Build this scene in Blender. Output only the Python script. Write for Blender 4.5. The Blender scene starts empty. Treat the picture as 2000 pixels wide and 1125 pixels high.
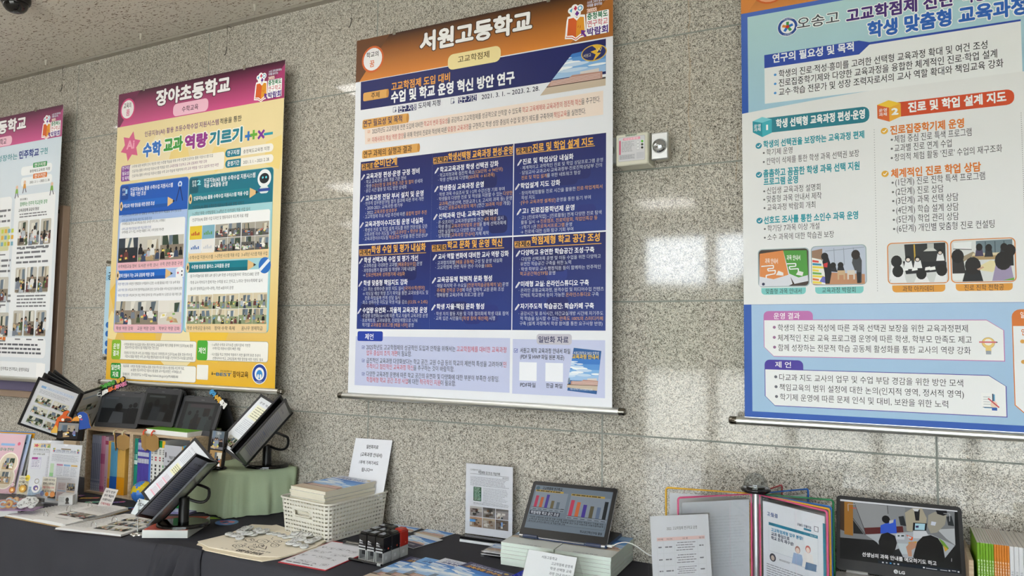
import bpy, math, random
from mathutils import Vector, Matrix
C = bpy.context.scene
COL = C.collection
V = Vector
PI = math.pi

# camera
CAM = V((0.0, -2.743, 1.556))
FPX = 1442.437
yaw, pitch, roll = math.radians(-26.8129), math.radians(3.7442), math.radians(0.6484)
_F = V((math.sin(yaw) * math.cos(pitch), math.cos(yaw) * math.cos(pitch), math.sin(pitch)))
_R0 = V((math.cos(yaw), -math.sin(yaw), 0))
_U0 = _R0.cross(_F)
_R = _R0 * math.cos(roll) + _U0 * math.sin(roll)
_U = -_R0 * math.sin(roll) + _U0 * math.cos(roll)
cam_d = bpy.data.cameras.new('camera')
cam_d.sensor_width = 36
cam_d.sensor_fit = 'HORIZONTAL'
cam_d.lens = FPX / 2000 * 36
cam_d.clip_start = 0.02
cam = bpy.data.objects.new('camera', cam_d)
COL.objects.link(cam)
cam.matrix_world = Matrix(((_R.x, _U.x, -_F.x, CAM.x), (_R.y, _U.y, -_F.y, CAM.y), (_R.z, _U.z, -_F.z, CAM.z), (0, 0, 0, 1)))
C.camera = cam

# colour management, sky
C.view_settings.view_transform = 'Standard'
C.view_settings.look = 'None'
C.view_settings.gamma = 1
C.view_settings.use_curve_mapping = False
C.view_settings.exposure = 0.2
SKY = 15.0
PANEL = 9.0
SUN = 6.0
w = bpy.data.worlds.new('sky')
C.world = w
w.use_nodes = True
bg = w.node_tree.nodes['Background']
bg.inputs[0].default_value = (0.86, 0.93, 1.0, 1)
bg.inputs[1].default_value = SKY

# helpers: pixel of the photograph -> point on a real plane
def ray(px, py):
    return _R * ((px - 1000) / FPX) - _U * ((py - 562.5) / FPX) + _F
def hitp(px, py, O, N):
    r = ray(px, py)
    return CAM + r * ((O - CAM).dot(N) / r.dot(N))
def tab(px, py, z=0.72):
    return hitp(px, py, V((0, 0, z)), V((0, 0, 1)))
def onY(px, py, y):
    return hitp(px, py, V((0, y, 0)), V((0, 1, 0)))
def proj(P):
    d = V(P) - CAM
    k = FPX / d.dot(_F)
    return (1000 + d.dot(_R) * k, 562.5 - d.dot(_U) * k)
def zat(P, py):
    lo, hi = 0.0, 4.0
    for _ in range(40):
        m = (lo + hi) / 2
        if proj((P[0], P[1], m))[1] > py: lo = m
        else: hi = m
    return lo

def srgb(h):
    if not isinstance(h, str):
        return tuple(h)
    h = h.lstrip('#')
    o = []
    for i in (0, 2, 4):
        c = int(h[i:i + 2], 16) / 255
        o.append(c / 12.92 if c <= 0.04045 else ((c + 0.055) / 1.055) ** 2.4)
    return tuple(o)

# materials
MATS = {}
def nmat(name):
    m = bpy.data.materials.new(name)
    m.use_nodes = True
    MATS[name] = m
    nt = m.node_tree
    return m, nt, nt.nodes['Principled BSDF']
def N(nt, t, **kw):
    n = nt.nodes.new(t)
    for k, v in kw.items():
        if k == 'op': n.operation = v
        else: setattr(n, k, v)
    return n
def L(nt, a, b): nt.links.new(a, b)
def math_(nt, op, a, b=None, c=None):
    n = N(nt, 'ShaderNodeMath', op=op)
    for i, x in enumerate((a, b, c)):
        if x is None: continue
        if hasattr(x, 'links'): L(nt, x, n.inputs[i])
        else: n.inputs[i].default_value = x
    return n.outputs[0]
def attrmat(name, rough=.5, spec=.5, metal=0.0, vary=0.05, scale=60, bump=0.0, bscale=300, trans=0.0, alpha=1.0, coat=0.0, emit=0.0, sheen=0.0):
    m, nt, b = nmat(name)
    a = N(nt, 'ShaderNodeAttribute', attribute_name='Col')
    tc = N(nt, 'ShaderNodeTexCoord')
    no = N(nt, 'ShaderNodeTexNoise'); no.inputs['Scale'].default_value = scale; no.inputs['Detail'].default_value = 3
    L(nt, tc.outputs['Object'], no.inputs['Vector'])
    k = math_(nt, 'MULTIPLY_ADD', no.outputs[0], 2 * vary, 1 - vary)
    mx = N(nt, 'ShaderNodeVectorMath', op='SCALE')
    L(nt, a.outputs['Color'], mx.inputs[0]); L(nt, k, mx.inputs['Scale'])
    if emit:
        mz = N(nt, 'ShaderNodeVectorMath', op='SCALE'); mz.inputs['Scale'].default_value = .08; L(nt, mx.outputs[0], mz.inputs[0]); L(nt, mz.outputs[0], b.inputs['Base Color'])
    else: L(nt, mx.outputs[0], b.inputs['Base Color'])
    b.inputs['Roughness'].default_value = rough
    b.inputs['Specular IOR Level'].default_value = spec
    b.inputs['Metallic'].default_value = metal
    b.inputs['Transmission Weight'].default_value = trans
    b.inputs['Alpha'].default_value = alpha
    b.inputs['Coat Weight'].default_value = coat
    b.inputs['Coat Roughness'].default_value = 0.04
    b.inputs['Sheen Weight'].default_value = sheen
    if emit:
        L(nt, a.outputs['Color'], b.inputs['Emission Color'])
        b.inputs['Emission Strength'].default_value = emit
    if bump:
        n2 = N(nt, 'ShaderNodeTexNoise'); n2.inputs['Scale'].default_value = bscale; n2.inputs['Detail'].default_value = 4
        L(nt, tc.outputs['Object'], n2.inputs['Vector'])
        bp = N(nt, 'ShaderNodeBump'); bp.inputs['Strength'].default_value = bump; bp.inputs['Distance'].default_value = 0.002
        L(nt, n2.outputs[0], bp.inputs['Height']); L(nt, bp.outputs[0], b.inputs['Normal'])
    return m
attrmat('paper', .6, .35, vary=.02)
attrmat('coated_print', .45, .28, vary=.015, scale=8)
attrmat('glossy_print', .14, .5, vary=.01, scale=8)
attrmat('plastic', .38, .5, vary=.03)
attrmat('gloss_plastic', .08, .6, vary=.02)
attrmat('matt_metal', .34, .5, metal=1.0, vary=.04)
attrmat('chrome', .1, .5, metal=1.0, vary=.02)
attrmat('fabric', .95, .15, vary=.10, scale=420, bump=.35, bscale=900)
attrmat('canvas_cloth', .95, .1, vary=.07, scale=700, bump=.5, bscale=1200)
attrmat('rubber', .8, .3, vary=.05)
attrmat('lit_screen', .34, .25, vary=.0, emit=.75, coat=.0)
attrmat('dim_screen', .3, .3, vary=.0, emit=.7, coat=.0)
attrmat('felt_board', .95, .1, vary=.08, scale=500)
# clear acrylic: thin sheet, mostly see-through
m, nt, b = nmat('clear_acrylic')
tr = N(nt, 'ShaderNodeBsdfTransparent'); tr.inputs[0].default_value = (.985, .988, .99, 1)
gl = N(nt, 'ShaderNodeBsdfGlossy'); gl.inputs['Roughness'].default_value = .03
fr = N(nt, 'ShaderNodeFresnel'); ge = N(nt, 'ShaderNodeNewGeometry'); L(nt, math_(nt, 'MULTIPLY_ADD', ge.outputs['Backfacing'], 1 / 1.45 - 1.45, 1.45), fr.inputs[0])
ns = N(nt, 'ShaderNodeTexNoise'); ns.inputs['Scale'].default_value = 9
fm = math_(nt, 'MULTIPLY_ADD', ns.outputs[0], .03, math_(nt, 'ADD', fr.outputs[0], .0))
mx = N(nt, 'ShaderNodeMixShader'); L(nt, fm, mx.inputs[0]); L(nt, tr.outputs[0], mx.inputs[1]); L(nt, gl.outputs[0], mx.inputs[2])
L(nt, mx.outputs[0], nt.nodes['Material Output'].inputs['Surface'])
m2 = m.copy(); m2.name = 'dome_plastic'; MATS['dome_plastic'] = m2
m2.node_tree.nodes['Transparent BSDF'].inputs[0].default_value = (.80, .82, .83, 1)
m2.node_tree.nodes['Glossy BSDF'].inputs['Roughness'].default_value = .06
# wood laminate
m, nt, b = nmat('wood_laminate')
tc = N(nt, 'ShaderNodeTexCoord'); mp = N(nt, 'ShaderNodeMapping'); mp.inputs['Scale'].default_value = (2.2, 30, 30)
L(nt, tc.outputs['Object'], mp.inputs[0])
no = N(nt, 'ShaderNodeTexNoise'); no.inputs['Scale'].default_value = 4; no.inputs['Detail'].default_value = 6
L(nt, mp.outputs[0], no.inputs['Vector'])
cr = N(nt, 'ShaderNodeValToRGB')
cr.color_ramp.elements[0].position = .3; cr.color_ramp.elements[0].color = srgb('a48c70') + (1,)
cr.color_ramp.elements[1].position = .7; cr.color_ramp.elements[1].color = srgb('c6b194') + (1,)
L(nt, no.outputs[0], cr.inputs[0]); L(nt, cr.outputs[0], b.inputs['Base Color'])
b.inputs['Roughness'].default_value = .5

# mesh builder
class B:
    def __init__(s):
        s.v, s.f, s.c, s.m, s.sm = [], [], [], [], []
        s.M = None
    def add(s, vs, fs, col='ffffff', mat='plastic', smooth=False):
        o = len(s.v)
        if s.M is not None: vs = [s.M @ V(p) for p in vs]
        s.v.extend(tuple(p) for p in vs)
        multi = isinstance(col, list)
        if not multi: cc = srgb(col)
        for k, f in enumerate(fs):
            s.f.append([i + o for i in f])
            s.c.append([srgb(col[i]) for i in f] if multi else cc)
            s.m.append(mat); s.sm.append(smooth)
        return s
    def box(s, c, d, col='ffffff', mat='plastic', bev=0.0):
        x, y, z = c; a, b_, h = d[0] / 2, d[1] / 2, d[2] / 2
        t = min(bev, a * .9, b_ * .9, h * .9)
        if t <= 0:
            vs = [(x + i * a, y + j * b_, z + k * h) for k in (-1, 1) for j in (-1, 1) for i in (-1, 1)]
            fs = [(0, 2, 3, 1), (4, 5, 7, 6), (0, 1, 5, 4), (2, 6, 7, 3), (0, 4, 6, 2), (1, 3, 7, 5)]
            return s.add(vs, fs, col, mat)
        vs, idx = [], {}
        for i in (-1, 1):
            for j in (-1, 1):
                for k in (-1, 1):
                    for ax in range(3):
                        p = [i * (a - t), j * (b_ - t), k * (h - t)]
                        p[ax] = (i * a, j * b_, k * h)[ax]
                        idx[i, j, k, ax] = len(vs); vs.append((x + p[0], y + p[1], z + p[2]))
        fs = []
        q = [(-1, -1), (1, -1), (1, 1), (-1, 1)]
        for sgn in (-1, 1):
            fs.append([idx[sgn, u, w_, 0] for u, w_ in (q if sgn > 0 else q[::-1])])
            fs.append([idx[u, sgn, w_, 1] for u, w_ in (q[::-1] if sgn > 0 else q)])
            fs.append([idx[u, w_, sgn, 2] for u, w_ in (q if sgn > 0 else q[::-1])])
        for i in (-1, 1):
            for j in (-1, 1):
                f = [idx[i, j, -1, 0], idx[i, j, -1, 1], idx[i, j, 1, 1], idx[i, j, 1, 0]]
                fs.append(f if i * j > 0 else f[::-1])
                f = [idx[i, -1, j, 0], idx[i, -1, j, 2], idx[i, 1, j, 2], idx[i, 1, j, 0]]
                fs.append(f[::-1] if i * j > 0 else f)
                f = [idx[-1, i, j, 1], idx[-1, i, j, 2], idx[1, i, j, 2], idx[1, i, j, 1]]
                fs.append(f if i * j > 0 else f[::-1])
                for k in (-1, 1):
                    f = [idx[i, j, k, 0], idx[i, j, k, 1], idx[i, j, k, 2]]
                    fs.append(f if i * j * k > 0 else f[::-1])
        return s.add(vs, fs, col, mat)
    def prism(s, pts, O, U, W, thick, col, mat='plastic', side=None):
        """polygon in the plane (O,U,W), extruded backwards along -UxW"""
        O, U, W = V(O), V(U), V(W); n = U.cross(W).normalized()
        a = [O + U * p[0] + W * p[1] for p in pts]; b_ = [p - n * thick for p in a]
        k = len(a)
        s.add(a, [list(range(k))], col, mat)
        s.add(b_, [list(range(k))[::-1]], side or col, mat)
        return s.add(a + b_, [(i, i + k, (i + 1) % k + k, (i + 1) % k) for i in range(k)], side or col, mat)
    def tube(s, pts, r, col, mat='plastic', n=8, closed=False, caps=True):
        pts = [V(p) for p in pts]; k = len(pts); rings = []
        rs = r if isinstance(r, (list, tuple)) else [r] * k
        up = None
        for i, p in enumerate(pts):
            a = pts[(i - 1) % k] if (i > 0 or closed) else p
            c = pts[(i + 1) % k] if (i < k - 1 or closed) else p
            t = (c - a).normalized()
            if up is None: up = V((0, 0, 1)) if abs(t.z) < .9 else V((1, 0, 0))
            x = t.cross(up).normalized(); y = x.cross(t).normalized(); up = y
            rings.append([p + (x * math.cos(2 * PI * j / n) + y * math.sin(2 * PI * j / n)) * rs[i] for j in range(n)])
        vs = [q for rg in rings for q in rg]; fs = []
        for i in range(k if closed else k - 1):
            o, e = i * n, ((i + 1) % k) * n
            fs += [(o + j, o + (j + 1) % n, e + (j + 1) % n, e + j) for j in range(n)]
        s.add(vs, fs, col, mat, True)
        if caps and not closed:
            s.add(rings[0], [list(range(n))], col, mat); s.add(rings[-1], [list(range(n))[::-1]], col, mat)
        return s
    def lathe(s, prof, c, col, mat='plastic', n=28, smooth=True, sx=1.0, sy=1.0, rot=0.0):
        vs = []
        for r, z in prof:
            for j in range(n):
                x, y = r * math.cos(2 * PI * j / n) * sx, r * math.sin(2 * PI * j / n) * sy
                vs.append((c[0] + x * math.cos(rot) - y * math.sin(rot), c[1] + x * math.sin(rot) + y * math.cos(rot), c[2] + z))
        fs = []
        for i in range(len(prof) - 1):
            fs += [(i * n + j, i * n + (j + 1) % n, (i + 1) * n + (j + 1) % n, (i + 1) * n + j) for j in range(n)]
        s.add(vs, fs, col, mat, smooth)
        if prof[0][0] > 1e-5: s.add(vs[:n], [list(range(n))[::-1]], col, mat)
        if prof[-1][0] > 1e-5: s.add(vs[-n:], [list(range(n))], col, mat)
        return s
    def build(s, name, parent=None, kind=None, origin=None):
        if parent is None:
            if origin is None:
                xs, ys, zs = zip(*s.v)
                origin = ((min(xs) + max(xs)) / 2, (min(ys) + max(ys)) / 2, min(zs))
            inv = Matrix.Translation(-V(origin))
        else:
            inv = WORLD[parent.name].inverted()
        me = bpy.data.meshes.new(name)
        me.from_pydata([tuple(inv @ V(p)) for p in s.v], [], s.f)
        names = []
        for q in s.m:
            if q not in names: names.append(q)
        for q in names: me.materials.append(MATS[q])
        look = {q: i for i, q in enumerate(names)}
        me.polygons.foreach_set('material_index', [look[q] for q in s.m])
        me.polygons.foreach_set('use_smooth', s.sm)
        at = me.color_attributes.new('Col', 'FLOAT_COLOR', 'CORNER')
        buf = []
        for f, c in zip(s.f, s.c):
            if isinstance(c, list):
                for q in c: buf.extend((q[0], q[1], q[2], 1.0))
            else:
                buf.extend((c[0], c[1], c[2], 1.0) * len(f))
        at.data.foreach_set('color', buf)
        me.update()
        o = bpy.data.objects.new(name, me)
        COL.objects.link(o)
        if parent is not None:
            o.parent = parent
            WORLD[o.name] = WORLD[parent.name].copy()
        else:
            o.location = origin
            WORLD[o.name] = Matrix.Translation(V(origin))
        if kind: o['kind'] = kind
        return o
WORLD = {}
def tag(o, label, cat, group=None, kind=None):
    o['label'] = label; o['category'] = cat
    if group: o['group'] = group
    if kind: o['kind'] = kind
    return o
def thing(name, label, cat, loc, group=None, rotz=0.0):
    o = bpy.data.objects.new(name, None)
    o.empty_display_size = .05
    COL.objects.link(o)
    o.location = loc; o.rotation_euler = (0, 0, rotz)
    WORLD[o.name] = Matrix.Translation(V(loc)) @ Matrix.Rotation(rotz, 4, 'Z')
    return tag(o, label, cat, group)
def dup(root, loc, label, rotz=0.0, group=None, scale=None):
    r = root.copy(); COL.objects.link(r)
    r.location = loc; r.rotation_euler = (0, 0, rotz); r['label'] = label
    if scale: r.scale = scale
    if group: r['group'] = group
    WORLD[r.name] = Matrix.Translation(V(loc)) @ Matrix.Rotation(rotz, 4, 'Z')
    for ch in list(root.children):
        c = ch.copy(); COL.objects.link(c); c.parent = r
        for g in list(ch.children):
            d = g.copy(); COL.objects.link(d); d.parent = c
    return r

# lettering
GL = {}
_keep = bpy.data.curves.new('lettering', 'FONT'); _keep.body = '가'; _keep_o = bpy.data.objects.new('lettering', _keep)
bpy.data.meshes.remove(bpy.data.meshes.new_from_object(_keep_o))
def glyphs(txt, bold):
    k = (txt, bold)
    if k not in GL:
        cu = bpy.data.curves.new('t', 'FONT'); cu.body = txt; cu.resolution_u = 2; cu.offset = bold
        o = bpy.data.objects.new('t', cu)
        me = bpy.data.meshes.new_from_object(o)
        vs = [(p.co.x, p.co.y) for p in me.vertices]
        fs = [list(p.vertices) for p in me.polygons]
        bpy.data.meshes.remove(me); bpy.data.objects.remove(o); bpy.data.curves.remove(cu)
        xs = [p[0] for p in vs] or [0, 1]
        GL[k] = (vs, fs, min(xs), max(xs))
    return GL[k]

# printing on a flat sheet
class Sheet:
    """a flat printed face: origin O, unit axes U (right) and W (up)"""
    def __init__(s, O, U, W):
        s.O, s.U, s.W = V(O), V(U).normalized(), V(W).normalized()
        s.N = s.U.cross(s.W).normalized()
    def px(s, x, y):
        p = hitp(x, y, s.O, s.N) - s.O
        return p.dot(s.U), p.dot(s.W)
    def at(s, u, v, z=0.0):
        return s.O + s.U * u + s.W * v + s.N * z
STEP = 0.00016
class Pen:
    def __init__(s, b, sh, zoom=None, mat='coated_print', jitter=0):
        s.b, s.s, s.zm, s.mat = b, sh, zoom, mat
        s.cnt = [0]
    def z(s, x0, y0, k):
        q = Pen(s.b, s.s, (x0, y0, k), s.mat); q.cnt = s.cnt; return q
    def uv(s, x, y):
        if s.zm: x, y = s.zm[0] + x / s.zm[2], s.zm[1] + y / s.zm[2]; return s.s.px(x, y)
        return x, y
    def inv(s, u, v):
        x, y = proj(s.s.at(u, v))
        return ((x - s.zm[0]) * s.zm[2], (y - s.zm[1]) * s.zm[2]) if s.zm else (u, v)
    # everything below in sheet metres
    def nx(s, lay):
        s.cnt[0] += 1; return lay + .006 * s.cnt[0]
    def upoly(s, pts, col, lay=1):
        lay = s.nx(lay)
        cols = list(col) if isinstance(col, list) else col
        a = sum(pts[i][0] * pts[(i + 1) % len(pts)][1] - pts[(i + 1) % len(pts)][0] * pts[i][1] for i in range(len(pts)))
        if a < 0:
            pts = pts[::-1]
            if isinstance(cols, list): cols = cols[::-1]
        s.b.add([s.s.at(u, v, lay * STEP) for u, v in pts], [list(range(len(pts)))], cols, s.mat)
    def urect(s, u0, v0, u1, v1, col, lay=1, r=0.0, corners='abcd'):
        u0, u1 = min(u0, u1), max(u0, u1); v0, v1 = min(v0, v1), max(v0, v1)
        if r <= 0:
            return s.upoly([(u0, v0), (u1, v0), (u1, v1), (u0, v1)], col, lay)
        r = min(r, (u1 - u0) / 2, (v1 - v0) / 2); P = []
        for n, cx, cy, a0 in (('a', u0 + r, v0 + r, PI), ('b', u1 - r, v0 + r, 1.5 * PI), ('c', u1 - r, v1 - r, 0), ('d', u0 + r, v1 - r, .5 * PI)):
            if n in corners:
                P += [(cx + r * math.cos(a0 + i * PI / 8), cy + r * math.sin(a0 + i * PI / 8)) for i in range(5)]
            else:
                P += [(u0 if n in 'ad' else u1, v0 if n in 'ab' else v1)]
        s.upoly(P, col, lay)
    def ugrad(s, u0, v0, u1, v1, bottom, top, lay=1):
        s.upoly([(u0, v0), (u1, v0), (u1, v1), (u0, v1)], [bottom, bottom, top, top], lay)
    def uell(s, u, v, ru, rv, col, lay=1, n=24, a0=0, a1=2 * PI):
        s.upoly([(u + ru * math.cos(a0 + (a1 - a0) * i / n), v + rv * math.sin(a0 + (a1 - a0) * i / n)) for i in range(n if a1 - a0 > 6.2 else n + 1)], col, lay)
    def uline(s, pts, w, col, lay=2):
        for (a, b_), (c, d) in zip(pts, pts[1:]):
            dx, dy = c - a, d - b_; l = math.hypot(dx, dy) or 1; nx, ny = -dy / l * w / 2, dx / l * w / 2
            s.upoly([(a + nx, b_ + ny), (a - nx, b_ - ny), (c - nx, d - ny), (c + nx, d + ny)], col, lay)
    def utext(s, txt, u0, u1, v, h, col, bold=.012, lay=4, align=None, slant=0.0, rise=0.0, acc=None, outline=None, ow=.06):
        """one line from u0 to u1, centred on v, letters h high; {..} takes the accent colour"""
        segs, cur, on = [], '', False; lay = s.nx(lay)
        for ch in txt:
            if ch in '{}' and acc:
                if cur: segs.append((cur, on))
                cur, on = '', ch == '{'
            else: cur += ch
        if cur: segs.append((cur, on))
        items, x = [], 0.0
        for t, on in segs:
            lead = len(t) - len(t.lstrip()); trail = len(t) - len(t.rstrip())
            x += .24 * lead
            vs, fs, a, e = glyphs(t.strip(), 0.0) if t.strip() else ([], [], 0, 0)
            items.append((t.strip(), x, on)); x += (e - a) + .24 * trail + .05
        tot = max(x - .05, .01)
        if u1 is None: k = h / .92; u1 = u0 + tot * k
        k = (u1 - u0) / tot; ky = h / .92
        for t, x, on in items:
            if not t: continue
            b0 = 0.0; vs, fs, a, e = glyphs(t, b0); ra = max(bold - b0, 0)
            def put(dx, dy, cc, lz):
                pts = []
                for (p, q) in vs:
                    uu = u0 + (x + p - a + dx) * k; yy = (q - .385 + dy) * ky
                    pts.append(s.s.at(uu + slant * yy, v + yy + rise * (uu - u0), lz * STEP))
                s.b.add(pts, fs, cc, s.mat)
            cc = acc if on else col
            put(0, 0, cc, lay)
            if ra > .007:
                nn = 4 if ra < .022 else 6
                for i in range(nn): put(ra * math.cos(i * 2 * PI / nn + .4), ra * math.sin(i * 2 * PI / nn + .4), cc, lay - .02 * (i + 1))
            if outline:
                for i in range(10): put((ra + ow) * math.cos(i * PI / 5), (ra + ow) * math.sin(i * PI / 5), outline, lay - .5 - .02 * i)
    # the same with photograph (zoom) coordinates
    def rect(s, x0, y0, x1, y1, col, lay=1, r=0.0, corners='abcd'):
        a, b_ = s.uv(x0, y0), s.uv(x1, y1)
        s.urect(a[0], a[1], b_[0], b_[1], col, lay, r, corners)
    def rowrect(s, x0, y0, x1, h, col, lay=1, r=0.0, corners='abcd'):
        """rectangle level on the sheet: top-left at (x0,y0), h pixels high at its left end, right end at column x1"""
        u0, v1 = s.uv(x0, y0); v0 = s.uv(x0, y0 + h)[1]
        u1 = s.col_u(x1, v1, y0)
        s.urect(u0, v0, u1, v1, col, lay, r, corners)
        return u0, v0, u1, v1
    def grad(s, x0, y0, x1, y1, bottom, top, lay=1):
        a, b_ = s.uv(x0, y0), s.uv(x1, y1); s.ugrad(a[0], min(a[1], b_[1]), b_[0], max(a[1], b_[1]), bottom, top, lay)
    def poly(s, pts, col, lay=1): s.upoly([s.uv(*p) for p in pts], col, lay)
    def ell(s, x, y, rx, ry, col, lay=1):
        u, v = s.uv(x, y); a = s.uv(x + rx, y)[0] - s.uv(x - rx, y)[0]; b_ = s.uv(x, y - ry)[1] - s.uv(x, y + ry)[1]
        s.uell(u, v, abs(a) / 2, abs(b_) / 2, col, lay)
    def line(s, pts, w, col, lay=2):
        k = abs(s.uv(pts[0][0], pts[0][1] + 10)[1] - s.uv(pts[0][0], pts[0][1])[1]) / 10
        s.uline([s.uv(*p) for p in pts], w * k, col, lay)
    def col_u(s, x1, v, y):
        u = s.uv(x1, y)[0]
        if s.zm:
            for _ in range(3):
                y = s.inv(u, v)[1]; u = s.uv(x1, y)[0]
        return u
    def text(s, txt, x0, y, x1, h, col='222222', bold=.012, lay=4, **kw):
        u0, v = s.uv(x0, y); hh = abs(s.uv(x0, y - h / 2)[1] - s.uv(x0, y + h / 2)[1])
        u1 = s.col_u(x1, v, y)
        s.utext(txt, u0, u1, v, hh, col, bold, lay, **kw)
    # illegible small print: rows of word-long grey strokes
    def ulines(s, u0, v0, u1, v1, n, col, lay=2, seed=1, fill=.5, ragged=.25):
        rnd = random.Random(seed); p = (v1 - v0) / n
        for i in range(n):
            v = v1 - p * (i + .5); u = u0; end = u1 - rnd.random() * ragged * (u1 - u0) * (rnd.random() < .6)
            while u < end - p * .3:
                w_ = min(p * rnd.uniform(.9, 3.0), end - u)
                s.urect(u, v - p * fill / 2, u + w_, v + p * fill / 2, col, lay)
                u += w_ + p * .35
    def lines(s, x0, y0, x1, y1, n, col, lay=2, **kw):
        a, b_ = s.uv(x0, y0), s.uv(x1, y1); s.ulines(a[0], min(a[1], b_[1]), b_[0], max(a[1], b_[1]), n, col, lay, **kw)
    # a small printed snapshot of a classroom
    def uphoto(s, u0, v0, u1, v1, seed, bgc=('c9c6bd', '8d8172'), people=5, tone=None, lay=3, r=0.0, coats=None, desks=2):
        u0, u1 = min(u0, u1), max(u0, u1); v0, v1 = min(v0, v1), max(v0, v1)
        rnd = random.Random(seed); W_, H_ = u1 - u0, v1 - v0
        cl = lambda u, v: (min(max(u, u0), u1), min(max(v, v0), v1))
        hz = v0 + H_ * rnd.uniform(.45, .62)
        s.urect(u0, v0, u1, v1, bgc[0], lay, r)
        s.urect(u0 + (r and W_ * .02), v0 + (r and H_ * .03), u1 - (r and W_ * .02), hz, bgc[1], lay + 1)
        for i in range(4):
            x = u0 + W_ * rnd.uniform(.03, .8); q = rnd.choice(['e3e0d6', '5b6770', '394a3c', 'a59a86', 'd8d2c0', '6f7f8f'])
            s.upoly([cl(x, hz), cl(x + W_ * rnd.uniform(.1, .3), hz), cl(x + W_ * .22, hz + H_ * .4), cl(x, hz + H_ * .38)], q, lay + 1.3)
        for i in range(desks):
            x = u0 + W_ * rnd.uniform(.0, .6); y = v0 + H_ * rnd.uniform(.05, .35); a = rnd.uniform(-.1, .1) * H_
            s.upoly([cl(x, y), cl(x + W_ * .38, y + a), cl(x + W_ * .3, y + a + H_ * .17), cl(x + W_ * .05, y + H_ * .17)], rnd.choice(['d9d3c4', 'c9b18a', 'efece4', 'b79c74']), lay + 2)
        coats = coats or ['23242a', 'e4e4e2', '3c4a66', '6a3c3c', '4b5a3e', '7d8694', '151515', 'b9bfc8']
        for i in range(people):
            x = u0 + W_ * (i + rnd.uniform(.25, .75)) / people; hh = H_ * rnd.uniform(.34, .5); y = v0 + H_ * rnd.uniform(-.05, .32)
            c = rnd.choice(coats); wv = hh * .34
            s.upoly([cl(x - wv, y), cl(x + wv, y), cl(x + wv * .75, y + hh * .55), cl(x + wv * .3, y + hh * .68), cl(x - wv * .3, y + hh * .68), cl(x - wv * .75, y + hh * .55)], c, lay + 3 + i * .25)
            s.upoly([cl(x + hh * .16 * math.cos(t * PI / 5), y + hh * .8 + hh * .19 * math.sin(t * PI / 5)) for t in range(10)], rnd.choice(['14110f', '1c1815', '2a211b']), lay + 3.1 + i * .25)
            if rnd.random() < .5:
                s.upoly([cl(x + hh * .1 * math.cos(t * PI / 4), y + hh * .74 + hh * .1 * math.sin(t * PI / 4)) for t in range(8)], 'c79f84', lay + 3.2 + i * .25)
        for i in range(4):
            x = u0 + W_ * rnd.uniform(.05, .85); y = v0 + H_ * rnd.uniform(.05, .4)
            s.upoly([cl(x, y), cl(x + W_ * .11, y + H_ * .02), cl(x + W_ * .09, y + H_ * .1), cl(x - W_ * .02, y + H_ * .08)], rnd.choice(['f2f0ea', 'e6d36b', '6fa0cf', 'd96f5f', '8bb56a']), lay + 5)
    def photo(s, x0, y0, x1, y1, seed, **kw):
        a, b_ = s.uv(x0, y0), s.uv(x1, y1); s.uphoto(a[0], a[1], b_[0], b_[1], seed, **kw)

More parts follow.
